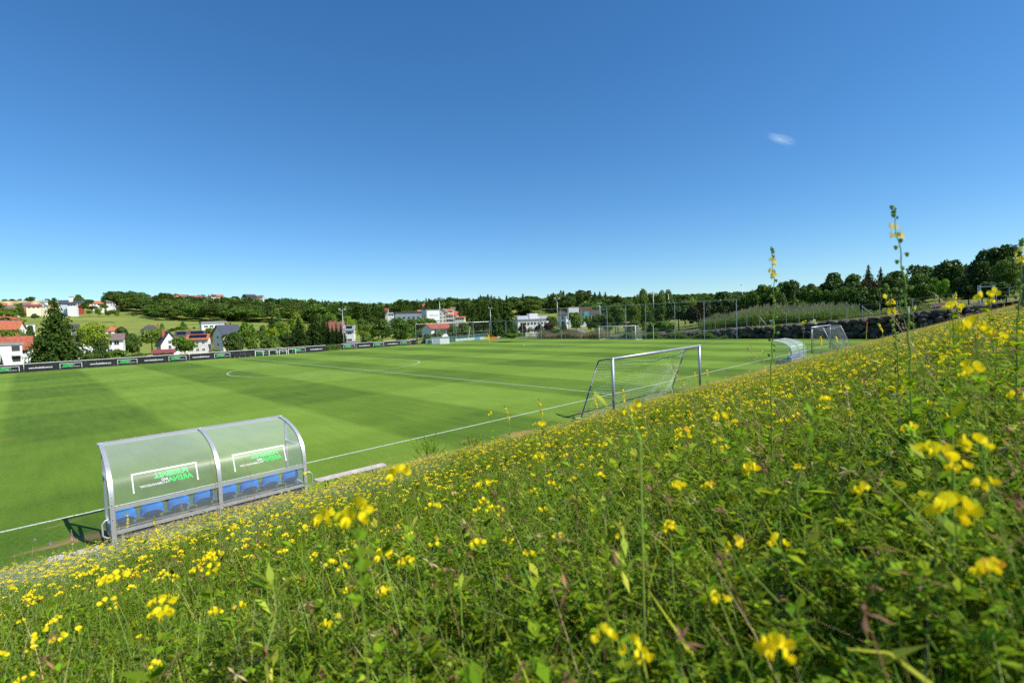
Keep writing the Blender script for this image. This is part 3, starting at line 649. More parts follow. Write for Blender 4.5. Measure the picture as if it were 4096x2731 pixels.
# ================================================================== boulder wall and terrace fence
def boulder_wall():
    bm = bmesh.new(); bmesh.ops.create_icosphere(bm, subdivisions=3, radius=1); BV = np.array([v.co[:] for v in bm.verts]); BF = np.array([[v.index for v in f.verts] for f in bm.faces]); bm.free()
    rr = np.random.default_rng(5); VV = []; FF = []; off = 0; y = 33.0
    rows = 0; zlow = 0
    while True:
        y = 33.0; any_ = False; rows += 1
        while y > -13:
            wy = .6+1.0*rr.random(); yc = y-wy/2; top = terr(yc)+.12; base = max(0, bank(57.9, yc))-.2
            h = .42+.42*rr.random() if rows > 1 else .6+.3*rr.random()
            zc = zlow+h/2+.10*rr.normal()
            if zc-h*.35 < top and zc+h > base:
                any_ = True
                S = BV.copy(); n1 = rr.normal(size=(5, 3)); 
                for q in n1:                       # chop flat facets into the stone
                    q = q/np.linalg.norm(q); d = S@q; c = .62+.2*rr.random(); S -= np.outer(np.maximum(0, d-c), q)
                S = np.sign(S)*np.abs(S)**.8
                S *= np.array([.62+.1*rr.random(), wy*.56, h*.62]); ra = rr.normal()*.28; S = S@np.array([[1, 0, 0], [0, math.cos(ra), math.sin(ra)], [0, -math.sin(ra), math.cos(ra)]]); rb = rr.normal()*.3; S = S@np.array([[math.cos(rb), math.sin(rb), 0], [-math.sin(rb), math.cos(rb), 0], [0, 0, 1]]); S += .014*rr.normal(size=S.shape)
                S += np.array([57.9+.38*rr.random()+(zlow*.12), yc, min(zc, top-h*.5)])
                VV.append(S); FF.append(BF+off); off += len(S)
            y -= wy*.97
        zlow += .5
        if not any_ or rows > 9: break
    me = np_mesh('boulder_wall', np.vstack(VV), np.vstack(FF), None, [mat('dark_boulder', (.04, .038, .036), .9, 0, .6, .9, .9, 7, col2=(.13, .11, .085))])
    o = bpy.data.objects.new('boulder_wall', me); COL.objects.link(o); tag(o, 'dry laid wall of dark grey boulders holding up the terrace', 'retaining wall')
    mb = MB(); mb.quad((58.55, 34, -.3), (58.55, -14, -.3), (58.55, -14, 1.2), (58.55, 34, .1)); 
boulder_wall()
def at_x(v, a, b, X):
    d = ray(*vd(v, a, b)); t = (X-CC.x)/d.x; return CC+d*t
tf = [at_x(6, a, 500, 61.0) for a in (-185, -100, -10, 75, 180, 295, 400, 505, 622, 767, 897, 1025, 1168, 1310, 1437, 1625, 1797)]
post_fence('terrace_fence', 'wire fence with grey steel posts along the terrace above the boulder wall', 'fence', [(p.x, p.y) for p in tf], 1.95, .035, rail=False, rails=(1.0, 1.9), nr=.010)
for a, b, a2, b2 in ((182, 550, 235, 612), (1030, 468, 1107, 528)):
    p, q = at_x(6, a, b, 61.0), at_x(6, a2, b2, 60.8); m = MB(); m.tube([p, q], .04, 6); tag(m.build('fence_brace', ALU), 'pale slanting brace propping a %s terrace fence post' % ('left' if a < 500 else 'middle'), 'brace')
HUTS = .5
# frame gate at the far right of the terrace
gp = [at_x(6, a, 460, 61.5) for a in (1975, 1990, 2092, 2105)]
root = empty('gate_frame', 'pale steel gate frame of paired uprights on the terrace at the right', 'gate', (gp[0].x, gp[0].y, ground_z(gp[0].x, gp[0].y)))
for p in gp:
    m = MB(); q = p-Vector(root.location); q.z = 0; m.tube([q, q+Vector((0, 0, 2.5))], .07, 8); m.build('upright', ALU, root)
m = MB(); qa = gp[1]-Vector(root.location); qb = gp[2]-Vector(root.location); qa.z = qb.z = 2.3; m.tube([qa, qb], .05, 8); m.build('crossbar', ALU, root)
pts = [at_x(6, a, 460, 61.5) for a in (2125, 2230, 2360)]
post_fence('wire_fence', 'wire strands continuing right of the gate frame', 'fence', [(p.x, p.y) for p in pts], 1.9, .03, rail=False, rails=(1.8, 1.3), nr=.012)
p = at_x(6, 1398, 520, 61.8); m = MB(); z = ground_z(p.x, p.y); m.tube([(p.x, p.y, z), (p.x, p.y, z+.85)], .16, 12); m.tube([(p.x, p.y, z+.85), (p.x, p.y, z+1.0)], .2, 12); tag(m.build('vent_pipe', WHITEP), 'short white capped pipe standing in the terrace grass', 'pipe')
p = at_x(6, 275, 600, 60.6); z = ground_z(p.x, p.y); root = empty('marker_sign', 'tiny white sign on a stake below the reeds', 'sign', (p.x, p.y, z)); m = MB(); m.tube([(0, 0, 0), (0, 0, .9)], .025, 6); m.build('stake', STEEL, root); m = MB(); m.box(-.02, .0, -.2, .2, .75, 1.1); m.build('plate', WHITEP, root)
p = at_x(7, 1895, 440, 56.5); z = ground_z(p.x, p.y); root = empty('marker_stake', 'leaning yellow stake with orange red top before the boulder wall', 'stake', (p.x, p.y, z)); m = MB(); m.tube([(0, 0, 0), (-.02, -.1, 1.9)], .05, 8); m.build('shaft', mat('yellow_paint', (.6, .4, .08), .6), root); m = MB(); m.tube([(-.02, -.1, 1.85), (-.02, -.12, 2.3)], .09, 8); m.build('top', mat('orange_red', (.8, .07, .03), .6), root)
p = at_r(*vd(6, 1688, 405), 104); z = ground_z(p.x, p.y)-.3
HUT = root = empty('hut', 'dark low hut with brown tiled roof under the trees at the right', 'hut', (p.x, p.y, z), -R(82)); wt = 10
m = MB(); m.box(-2, 2, -1.5, 1.5, 0, 1.3); m.build('wall', mat('dark_boards', (.035, .03, .025), .9, 0, .3, 3), root)
m = MB(); m.quad((-2.3, -1.9, 1.2), (2.3, -1.9, 1.2), (2.3, 0, 2.2), (-2.3, 0, 2.2)); m.quad((2.3, 1.9, 1.2), (-2.3, 1.9, 1.2), (-2.3, 0, 2.2), (2.3, 0, 2.2)); m.poly([(-2.3, -1.9, 1.2), (-2.3, 0, 2.2), (-2.3, 1.9, 1.2)]); m.poly([(2.3, -1.9, 1.2), (2.3, 1.9, 1.2), (2.3, 0, 2.2)]); m.build('roof', mat('brown_roof_tiles', (.09, .06, .05), .85, 0, .2, 3), root)
HUT.scale = (.55, .55, .6)
p = at_r(2351, 672, 21); z = ground_z(p.x, p.y); m = MB(); m.tube([(p.x, p.y, z-.2), (p.x, p.y, z+1.55)], .075, 12); tag(m.build('wooden_post', mat('brown_post', (.20, .13, .08), .85, 0, .3, 8, .5, 30)), 'thick brown wooden post at the right edge of the picture', 'post')
# ================================================================== TREES
LEAFT = leafmat('tree_leaves', (.098, .165, .020), .55, .25, .6, .03, tint=True)
NEEDLE = leafmat('conifer_needles', (.050, .088, .018), .45, .12, .8, .02, tint=True, spec=.08)
def cards(C, N, size, asp, rg, jit=.55):
    """one rhombic leaf-clump face per centre; N = preferred normals"""
    n = len(C); N = N+rg.normal(size=(n, 3))*jit; N /= np.linalg.norm(N, axis=1)[:, None]+1e-9
    T = np.cross(N, rg.normal(size=(n, 3))); T /= np.linalg.norm(T, axis=1)[:, None]+1e-9; B = np.cross(N, T)
    s = (size*(.6+.8*rg.random(n)))[:, None]; a = (asp*(.7+.6*rg.random(n)))[:, None]
    b1 = N*s*.25
    V = np.stack([C-T*s, C-B*s*a+b1, C+T*s, C+B*s*a-b1], 1).reshape(-1, 3)
    return V, np.arange(4*n).reshape(-1, 4)
def crown_broad(seed, nb=26, nc=3200, size=.030, z0=.2, flat=1.0, loose=0.0, lean=0):
    rg = np.random.default_rng(seed); Bc = []; Br = []
    for k in range(nb):
        v = rg.normal(size=3); v /= np.linalg.norm(v); q = rg.random()**.45
        c = np.array([v[0]*.36*q, v[1]*.36*q, .5*(1+z0)+v[2]*.5*(1-z0)*.76*q]); Bc.append(c); Br.append(.10+.09*rg.random())
    Bc, Br = np.array(Bc), np.array(Br); C = []; N = []
    w_ = Br**2/np.sum(Br**2)
    for c, r, ww in zip(Bc, Br, w_):
        m = int(nc*ww)+4; v = rg.normal(size=(m, 3)); v /= np.linalg.norm(v, axis=1)[:, None]; v[:, 2] = np.where(v[:, 2] < -.3, -v[:, 2], v[:, 2])
        rad = r*(1+.16*rg.normal(size=m)+loose*rg.random(m)); C.append(c+v*rad[:, None]*np.array([1, 1, .8*flat])); N.append(v)
    C = np.vstack(C); N = np.vstack(N); keep = np.ones(len(C), bool)
    for c, r in zip(Bc, Br): keep &= np.linalg.norm((C-c)/np.array([1, 1, .8*flat]), axis=1) > r*.72
    C, N = C[keep], N[keep]; C[:, 2] = np.clip(C[:, 2], .04, 1.0)
    return cards(C, N+np.array([0, 0, .25]), np.full(len(C), size), .62, rg)
def crown_spruce(seed, lv=26, size=.032, full=1.0, z0=.05):
    rg = np.random.default_rng(seed); C = []; N = []; S = []
    for i in range(lv):
        z = z0+(1-z0)*(i+.4*rg.random())/lv; rr = .5*(1-z)**.82*full+.012; nbr = int(7+14*(1-z))
        for k in range(nbr):
            a = rg.random()*6.283; L = rr*(.68+.5*rg.random()); m = max(3, int(L/.028))
            t = (np.arange(m)+.5)/m; x = np.cos(a)*L*t; y = np.sin(a)*L*t; zz = z+.03*np.sin(t*2.5)*(L*3)-.20*L*t*t
            P = np.stack([x, y, zz], 1)+rg.normal(size=(m, 3))*.008; C.append(P); N.append(np.tile([np.cos(a)*.6, np.sin(a)*.6, .8], (m, 1))); S.append(size*(.65+.55*(1-t))*(.5+.6*min(1, rr*3)))
    C = np.vstack(C); N = np.vstack(N); S = np.concatenate(S); return cards(C, N, S, .42, rg, .5)
def crown_poplar(seed, n=900, wd=.12, z0=.08):
    rg = np.random.default_rng(seed); z = z0+(1-z0)*rg.random(n); r = wd*np.sin(np.pi*np.clip((z-z0)/(1-z0), .02, .98))**.55*(.75+.35*rg.random(n))*(1+.25*np.sin(z*40)); a = rg.random(n)*6.283
    C = np.stack([r*np.cos(a), r*np.sin(a), z], 1); N = np.stack([np.cos(a), np.sin(a), .5+0*a], 1); return cards(C, N, np.full(n, .028), .5, rg)
def crown_willow(seed, n=3000):
    rg = np.random.default_rng(seed); V, F = crown_broad(seed, 22, 1800, .026, .35)
    a = rg.random(n//8)*6.283; C = []; N = []
    for q in a:
        r = .30+.2*rg.random(); zt = .8-.3*(r-.3)/.2*rg.random(); m = 8; z = zt-np.arange(m)*.06; C.append(np.stack([np.full(m, r*np.cos(q)), np.full(m, r*np.sin(q)), z], 1)); N.append(np.tile([np.cos(q), np.sin(q), .2], (m, 1)))
    V2, F2 = cards(np.vstack(C), np.vstack(N), np.full(len(a)*8, .030), .35, rg, .3); return np.vstack([V, V2]), np.vstack([F, F2+len(V)])
def trunk_mb(kind, seed):
    rr = random.Random(seed); mb = MB()
    if kind == 'spruce': mb.tube([(0, 0, 0), (0, 0, .5), (0, 0, .97)], [.018, .011, .002], 6); return mb
    mb.tube([(0, 0, 0), (.005, 0, .15), (.0, .008, .4), (.01, 0, .75)], [.026, .02, .014, .004], 7)
    for k in range(7):
        a = rr.random()*6.28; z = .18+.4*rr.random(); L = .16+.18*rr.random(); mb.tube([(0, 0, z), (math.cos(a)*L*.5, math.sin(a)*L*.5, z+L*.45), (math.cos(a)*L, math.sin(a)*L, z+L*.95)], [.011, .007, .002], 5)
    return mb
PROTO = {}
def proto(kind):
    if kind in PROTO: return PROTO[kind]
    sd = sum(map(ord, kind)); k, _, v = kind.partition('.'); v = int(v or 0)
    if k == 'broad': V, F = crown_broad(sd+v*7, [26, 34, 30, 38][v % 4], 6200, .033, [.16, .12, .2, .1][v % 4])
    elif k == 'fine': V, F = crown_broad(sd+v*7, 40, 12000, .022, .10, loose=.12)
    elif k == 'light': V, F = crown_broad(sd+v*7, 30, 8500, .024, .18, loose=.22)
    elif k == 'bush': V, F = crown_broad(sd+v*7, 28, 5200, .036, .0, flat=1.1, loose=.1)
    elif k == 'spruce': V, F = crown_spruce(sd+v*7, 34, .040, [1, .9, 1.1][v % 3])
    elif k == 'bigspruce': V, F = crown_spruce(sd+5, 64, .030, 1.0)
    elif k == 'pine': V, F = crown_broad(sd+v*7, 20, 2400, .03, .45)
    elif k == 'poplar': V, F = crown_poplar(sd)
    elif k == 'thuja': V, F = crown_poplar(sd+3, 1100, .16, .0)
    elif k == 'willow': V, F = crown_willow(sd)
    con = k in ('spruce', 'bigspruce', 'thuja', 'pine')
    tm = trunk_mb('spruce' if k in ('spruce', 'bigspruce', 'thuja', 'poplar') else 'broad', sd).mesh('trunk', BARK, True)
    cm = np_mesh('crown', V, F, None, [NEEDLE if con else LEAFT]); PROTO[kind] = (cm, tm, con); return PROTO[kind]
def tree(kind, p, H, Wd, tint, label, cat='tree', group=None, name=None, single=False, rot=None):
    cm, tm, con = proto(kind); a = random.random()*6.28 if rot is None else rot
    k = kind.partition('.')[0]
    nm = name or {'spruce': 'spruce_tree', 'bigspruce': 'spruce_tree', 'pine': 'pine_tree', 'poplar': 'poplar_tree', 'thuja': 'columnar_conifer', 'willow': 'willow_tree', 'bush': 'bush'}.get(k, 'broadleaf_tree')
    ws = Wd*(1.32 if k in ('spruce', 'bigspruce') else 1.12)/(.95 if k not in ('poplar', 'thuja') else (.24 if k == 'poplar' else .32))
    if single:
        o = bpy.data.objects.new(nm, cm); COL.objects.link(o); o.location = p; o.scale = (ws, ws, H); o.rotation_euler = (0, 0, a); o.color = (*tint, 1); return tag(o, label, cat, group)
    root = empty(nm, label, cat, p, a, group)
    for me, n2 in ((cm, 'crown'), (tm, 'trunk')):
        if n2 == 'trunk' and k == 'bush': continue
        o = bpy.data.objects.new(n2, me); COL.objects.link(o); o.parent = root; o.scale = (ws, ws, H); o.color = (*tint, 1)
    return root
DK = (.62, .68, .62); MD = (.95, .95, .9); BR = (1.25, 1.3, .8); YG = (2.3, 1.9, .75); OL = (1.5, 1.3, .85); DEEP = (.5, .58, .55); PUR = (.65, .22, .45); SP = (.62, .68, .62); SPM = (1.1, 1.15, .9); BLUE = (1.9, 2.2, 3.6); LIM = (1.7, 1.6, .8)
def vtree(v, zx, zt, zw, r, kind, tint, label, cat='tree', base=None, sink=.4, **kw):
    """tree seen in a view: centre column zx, top row zt, crown width zw, at distance r"""
    if base is None:
        p = at_r(*vd(v, zx, zt), r); gz = ground_z(p.x, p.y)-sink
    else:
        p = at_r(*vd(v, zx, zt), r); gz = at_r(*vd(v, zx, base), r).z
    H = max(1.0, p.z-gz)*(1.07 if v == 6 and kind[:6] != 'spruce' else 1.0); Wd = mpp(v, zx, zt, r)*zw*(.9 if v in (3, 4) and kind[:6] != 'spruce' else 1)
    return tree(kind, (p.x, p.y, gz), H, Wd, tint, label, cat, **kw)
TREES = [
 # view1: village left
 (1, 728, 140, 830, 165, 'bigspruce', (.95, 1.0, .75), 'huge dark green spruce towering over the barrier at the left'),
 (1, 1235, 480, 440, 200, 'light', YG, 'light yellow green tree in front of the white house with the brown roof', 'tree', 960),
 (1, 1340, 700, 260, 188, 'broad.1', DK, 'small dark tree in front of the right side of the yellow green tree'),
 (1, 1215, 860, 260, 180, 'bush', MD, 'dark leafy bush at the barrier below the yellow green tree', 'bush'),
 (1, 1665, 500, 290, 262, 'broad.0', DK, 'dark green tree to the right of the brown roofed white house'),
 (1, 1760, 640, 250, 235, 'broad.2', (.8, .8, .8), 'dark shrubby tree standing below the dark green tree', 'tree'),
 (1, 2025, 550, 350, 265, 'light.1', LIM, 'round light green linden with a visible forked trunk left of the chimney house', 'tree', 845),
 (1, 2175, 478, 60, 350, 'thuja', (1.6, 2.2, 1.4), 'narrow columnar conifer beside the dark hip roofed house', 'tree', 618),
 (1, 90, 495, 420, 255, 'light.2', OL, 'pale olive tree behind the red roof at the left edge'),
 (1, 250, 570, 300, 250, 'broad.3', OL, 'olive green tree just right of the palest left tree'),
 (1, 75, 395, 160, 330, 'broad.2', MD, 'round green tree in front of the red hip roof at the left edge', 'tree', 460),
 (1, 410, 515, 170, 300, 'broad.1', DK, 'round dark tree left of the huge spruce'),
 (1, 320, 425, 80, 330, 'light', YG, 'small yellow shrub left of the huge spruce', 'bush', 478),
 (1, 10, 900, 120, 175, 'spruce.1', SP, 'dark conifer tip cut off by the left edge above the barrier'),
 (1, 1560, 830, 330, 178, 'bush.1', BR, 'bright green shrub row at the barrier under the white house', 'bush'),
 (1, 1850, 850, 330, 180, 'bush.2', MD, 'green shrub at the barrier below the linden', 'bush'),
 (1, 2140, 850, 330, 182, 'bush.3', DK, 'dark shrub at the barrier left of the chimney house', 'bush'),
 (1, 465, 352, 125, 520, 'broad.1', (.8, .85, .8), 'round orchard tree on the hill meadow left of the huge spruce', 'tree', 432),
 (1, 315, 358, 70, 540, 'broad.0', MD, 'small orchard tree at the left end of the hill meadow', 'tree', 418),
 (1, 1195, 295, 80, 640, 'light.2', OL, 'thin olive orchard tree, leftmost right of the huge spruce', 'tree', 378),
 (1, 1315, 275, 110, 620, 'light.1', LIM, 'pale round orchard tree, second right of the huge spruce', 'tree', 388),
 (1, 1340, 330, 60, 600, 'broad.0', LIM, 'small pale orchard tree below the pale round one', 'tree', 388),
 (1, 1450, 305, 100, 600, 'broad.3', MD, 'green orchard tree in the middle of the meadow row', 'tree', 395),
 (1, 1535, 288, 150, 620, 'light.2', OL, 'wide olive orchard tree near the wood edge', 'tree', 380),
 (1, 1575, 340, 60, 600, 'light', LIM, 'small yellowish orchard tree below the wide olive one', 'tree', 394),
 (1, 1800, 348, 70, 640, 'broad.0', MD, 'lone small tree at the upper wood edge', 'tree', 398),
 (1, 400, 118, 140, 1080, 'broad.2', DK, 'dark round tree on the ridge before the golden field'),
 (1, 1050, 98, 160, 1000, 'broad.1', MD, 'large round tree on the ridge right of the white pavilion'),
 (1, 1190, 150, 160, 980, 'broad.0', DK, 'broad dark tree on the ridge left of the orange roofed hill house'),
 (1, 660, 160, 120, 1000, 'broad.3', MD, 'round tree on the ridge left of the spruce tip'),
 (1, 1395, 148, 90, 960, 'broad.2', DK, 'dark tree on the ridge behind the orange roofed hill house'),
 (1, 1466, 155, 70, 980, 'broad.1', DK, 'smaller dark tree on the ridge next to it on the right'),
 (1, 15, 195, 110, 760, 'broad.0', DK, 'dark tree at the left edge below the ridge'),
 (1, 235, 205, 150, 800, 'light.1', OL, 'olive tree between the brown roofs on the left hill'),
 (1, 50, 275, 180, 620, 'light', OL, 'pale olive hillside tree at the left edge'),
 (1, 160, 260, 190, 610, 'light.2', OL, 'pale olive hillside tree below the brown roof'),
 (1, 270, 255, 150, 640, 'light.1', MD, 'green hillside tree below the red gable house'),
 (1, 110, 310, 260, 560, 'broad.3', OL, 'wide olive tree above the red hip roof'),
 (1, 510, 278, 70, 720, 'bush', MD, 'small shrub beside the dark red roofed hill house', 'bush', 320),
 (1, 1120, 215, 160, 700, 'broad.1', DK, 'dark tree right of the modern white hill houses', 'tree', 305),
 (1, 1230, 240, 160, 720, 'broad.2', DK, 'dark tree below the orange roofed hill house', 'tree', 315),
 (1, 1380, 215, 130, 720, 'broad.0', MD, 'tree at the right of the orange roofed hill house', 'tree', 310),
 # view2
 (2, 455, 640, 320, 225, 'broad.2', BR, 'bright green tree right before the lean-to of the chimney house'),
 (2, 800, 495, 165, 268, 'light.2', OL, 'olive brown tree behind the orange solar roof house'),
 (2, 440, 437, 135, 360, 'spruce.1', BLUE, 'blue grey spruce in the meadow behind the chimney house', 'tree', 560),
 (2, 430, 520, 180, 330, 'light.1', LIM, 'pale green treetop behind the chimney house', 'tree', 600),
 (2, 590, 528, 40, 380, 'bush', DK, 'tiny dark shrub in the yellow meadow strip', 'bush', 560),
 (2, 300, 545, 130, 370, 'bush.1', MD, 'low hedge shrub left of the blue grey spruce', 'bush', 600),
 (2, 1120, 580, 290, 195, 'broad.3', (.75, .8, .75), 'dark green tree hiding the front of the slate roofed house'),
 (2, 1300, 480, 370, 215, 'broad.1', BR, 'bright green broad tree right of the slate roofed house'),
 (2, 1490, 478, 140, 250, 'broad.0', MD, 'green treetop between two brighter crowns'),
 (2, 1630, 500, 230, 225, 'light.2', YG, 'yellowish green linden right of the bright broad tree'),
 (2, 1600, 620, 250, 190, 'broad.2', MD, 'mid green tree at the barrier under the yellowish linden'),
 (2, 870, 800, 180, 170, 'bush.2', OL, 'pale shrub at the barrier before the slate roofed house', 'bush'),
 (2, 1420, 730, 200, 165, 'bush.3', MD, 'green shrub at the barrier behind the mini goals', 'bush'),
 (2, 1690, 745, 140, 165, 'bush.1', LIM, 'pale leafy shrub at the barrier right of the mini goals', 'bush'),
 (2, 1820, 590, 210, 215, 'broad.3', DK, 'round dark dense tree left of the spruce group'),
 (2, 1780, 455, 220, 270, 'light.1', LIM, 'pale green tree above the round dark tree'),
 (2, 1640, 350, 200, 330, 'spruce.0', SPM, 'tall dark spruce left of the blue spruce'),
 (2, 1740, 315, 150, 320, 'spruce.2', BLUE, 'silvery blue spruce in front of the wood'),
 (2, 1990, 400, 300, 205, 'spruce.2', SP, 'wide dark spruce, left one of the group before the wood'),
 (2, 2190, 335, 330, 210, 'spruce.0', SP, 'tallest dark spruce of the group before the wood'),
 (2, 1950, 345, 240, 300, 'broad.1', LIM, 'light green deciduous crown behind the dark spruces'),
 (2, 2330, 380, 220, 212, 'spruce.1', SP, 'dark spruce at the right of the group before the wood'),
 # view3
 (3, 180, 400, 200, 215, 'spruce.1', SPM, 'spruce standing left of the brown roofed house'),
 (3, 370, 455, 170, 190, 'spruce.0', DEEP, 'dark spruce in front of the brown roof, leftmost of the row'),
 (3, 430, 500, 140, 188, 'spruce.2', DEEP, 'short dark spruce in the row before the brown roof'),
 (3, 482, 468, 150, 190, 'spruce.1', DEEP, 'pointed dark spruce in the middle of the row'),
 (3, 545, 490, 150, 187, 'spruce.0', DEEP, 'dark spruce beside the slim floodlight pole'),
 (3, 590, 550, 110, 186, 'spruce.2', DEEP, 'lowest dark spruce at the right end of the row'),
 (3, 640, 372, 250, 285, 'willow', (2.0, 1.9, .9), 'pale yellow green weeping willow behind the brown roofed house'),
 (3, 405, 305, 170, 330, 'light.2', BR, 'bright green slender tree behind the brown roof'),
 (3, 250, 330, 200, 340, 'broad.3', MD, 'round green tree at the foot of the wood'),
 (3, 800, 400, 200, 300, 'broad.0', MD, 'green tree right of the willow'),
 (3, 900, 500, 240, 245, 'light', OL, 'brownish olive tree right of the small white annex'),
 (3, 870, 585, 170, 200, 'light.1', LIM, 'small yellow green tree right of the annex', 'tree'),
 (3, 1090, 425, 330, 240, 'broad.1', (.85, .9, .75), 'dense mid green tree before the long grey building'),
 (3, 960, 440, 180, 275, 'broad.2', MD, 'slender green tree left of the dense one'),
 (3, 1330, 400, 420, 165, 'fine', (.8, .9, .65), 'large dark walnut tree behind the short barrier'),
 (3, 1560, 400, 330, 200, 'broad.3', MD, 'broad green tree behind the corner of the ball stop net'),
 (3, 1700, 385, 330, 230, 'broad.0', BR, 'green trees rising behind the red roofed white house'),
 (3, 1850, 560, 170, 175, 'broad.2', MD, 'small dense tree in front of the red roofed white house'),
 (3, 1720, 620, 200, 150, 'bush', DK, 'dark shrub beneath the red roofed white house', 'bush'),
 (3, 880, 650, 260, 160, 'bush.1', MD, 'hedge shrub above the short barrier', 'bush'),
 (3, 1040, 640, 200, 160, 'bush.2', BR, 'bright hedge shrub above the short barrier', 'bush'),
 (3, 2200, 470, 330, 190, 'broad.1', (.8, .85, .75), 'dense green tree right of the red roofed white house'),
 (3, 2100, 560, 150, 170, 'broad.3', DK, 'dark small tree behind the teal fence'),
 (3, 2195, 150, 110, 420, 'spruce.0', SP, 'pointed spruce on the slope above the hotel roofs', 'tree', 480),
 (3, 2110, 225, 90, 520, 'light', LIM, 'pale round tree above the hotel roofs', 'tree', 300),
 (3, 2150, 240, 60, 400, 'poplar', DK, 'slim dark tree between the hotel roofs', 'tree', 480),
 # view4
 (4, 310, 245, 200, 205, 'spruce.0', SPM, 'left spruce of the tall group beyond the far corner'),
 (4, 385, 258, 160, 212, 'spruce.1', SPM, 'second spruce from the left in the tall group'),
 (4, 478, 222, 190, 208, 'spruce.2', SPM, 'third spruce from the left in the tall group'),
 (4, 590, 225, 240, 200, 'spruce.0', SPM, 'fourth and fullest spruce in the tall group'),
 (4, 680, 238, 180, 214, 'spruce.1', SPM, 'fifth spruce in the tall group, slightly hidden'),
 (4, 758, 203, 240, 204, 'spruce.2', SPM, 'rightmost and tallest spruce in the group beside the white hotel'),
 (4, 180, 600, 260, 150, 'broad.1', (.8, .85, .7), 'dark leafy tree behind the ball stop corner'),
 (4, 60, 580, 200, 165, 'broad.2', MD, 'green tree above the teal fence'),
 (4, 460, 640, 200, 150, 'broad.3', DK, 'low dark tree at the foot of the spruce group'),
 (4, 790, 715, 240, 95, 'bush', BR, 'light leafed bush in front of the ball stop net', 'bush', 800),
 (4, 1370, 470, 170, 225, 'broad.0', MD, 'round green tree right of the white hotel'),
 (4, 975, 578, 120, 215, 'broad.1', PUR, 'dark purple tree left before the white hotel'),
 (4, 1187, 582, 110, 215, 'broad.2', PUR, 'dark purple tree in the middle before the white hotel'),
 (4, 1328, 565, 150, 210, 'broad.3', PUR, 'largest dark purple tree right before the white hotel'),
 (4, 1690, 412, 240, 205, 'broad.2', BR, 'bright round tree before the dark mansard hotel'),
 (4, 1880, 480, 170, 190, 'broad.0', MD, 'green tree left of the far goal'),
 (4, 1960, 455, 180, 180, 'light.1', MD, 'loose green tree behind the far goal, left'),
 (4, 2250, 350, 260, 150, 'light', MD, 'vine covered loose tree behind the far goal'),
 (4, 2130, 470, 180, 150, 'light.2', DK, 'thin dark tree behind the far goal, right'),
 (4, 1425, 652, 220, 135, 'bush.1', (.8, .9, .75), 'dark rounded bush behind the end fence', 'bush'),
 (4, 940, 680, 160, 150, 'bush.2', BR, 'green bush before the white hotel', 'bush'),
 (4, 1520, 560, 110, 180, 'broad.1', DK, 'dark small tree beside the grey hotel wing'),
 (4, 1488, 138, 34, 750, 'poplar', DK, 'left of two slim poplars standing above the far wood', 'tree', 240),
 (4, 1524, 142, 28, 750, 'poplar', DK, 'right of two slim poplars standing above the far wood', 'tree', 240),
 # view5
 (5, 560, 178, 190, 165, 'fine', (1.3, 1.25, 1.0), 'tall loose birch, left one behind the ball stop net'),
 (5, 670, 172, 150, 172, 'light.2', (1.2, 1.2, 1.0), 'tall grey green birch in the middle of the birch group'),
 (5, 790, 205, 170, 168, 'light.1', (1.2, 1.15, .95), 'birch right of the tallest birch'),
 (5, 905, 198, 150, 175, 'light', (1.2, 1.2, 1.0), 'rightmost birch of the group beside the lamp'),
 (5, 460, 330, 160, 160, 'light.2', OL, 'ivy brown tree left below the birches'),
 (5, 200, 395, 220, 150, 'light', (1.1, 1.05, .8), 'scrubby tree above the far goal'),
 (5, 90, 520, 200, 130, 'broad.3', DK, 'dark scrub tree directly behind the far goal'),
 (5, 420, 560, 200, 125, 'bush.3', MD, 'leafy scrub right behind the far goal', 'bush'),
 (5, 1050, 285, 360, 138, 'broad.0', (.62, .72, .6), 'dense dark tree behind the boulder wall, left of the purple one'),
 (5, 800, 400, 260, 135, 'broad.3', (.62, .72, .6), 'dark tree below the birches'),
 (5, 640, 480, 220, 130, 'broad.1', (.7, .75, .6), 'dark tree behind the ball stop net above the hedge'),
 (5, 1130, 280, 90, 170, 'broad.1', PUR, 'small dark purple crown peeping above the dense tree'),
 (5, 1240, 305, 120, 190, 'light', YG, 'yellowish crown peeping above the dark purple tree'),
 (5, 1320, 330, 310, 135, 'broad.2', (.4, .25, .35), 'large dark purple tree behind the reeds'),
 (5, 1640, 232, 420, 142, 'broad.1', (.6, .7, .6), 'broad dark green tree right of the purple tree'),
 (5, 1605, 215, 60, 165, 'spruce.1', SP, 'spruce tip above the broad dark green tree'),
 (5, 1960, 250, 300, 140, 'broad.3', (.75, .85, .6), 'mid green tree below the street lamp'),
 (5, 2130, 100, 330, 132, 'broad.2', (.85, .95, .6), 'tall bright green tree behind the tall yellow flower spike'),
 (5, 850, 615, 330, 110, 'bush', BR, 'overgrown bright hedge behind the end fence', 'bush'),
 (5, 660, 610, 200, 112, 'bush.2', LIM, 'light green hedge top right of the far goal', 'bush'),
 (5, 980, 760, 260, 94, 'bush.1', (.8, 1, .7), 'low creeper shrub at the foot of the end fence', 'bush', 862),
 (5, 760, 770, 220, 92, 'bush.3', (.7, .9, .7), 'dark creeper shrub right of the white post', 'bush', 862),
 # view6 (right)
 (6, 400, 250, 210, 128, 'broad.0', (.75, .85, .75), 'bluish green tree on the skyline between the two right gaps'),
 (6, 300, 330, 240, 122, 'broad.1', (.6, .7, .6), 'dark tree below the bluish skyline tree'),
 (6, 580, 278, 160, 124, 'broad.2', (.95, .95, .6), 'olive green pointed tree right of the skyline gap'),
 (6, 690, 320, 170, 120, 'broad.3', (.8, .95, .6), 'mid green tree before the rising wood'),
 (6, 500, 420, 240, 112, 'bush.1', (.6, .7, .5), 'dark undergrowth behind the reeds', 'bush'),
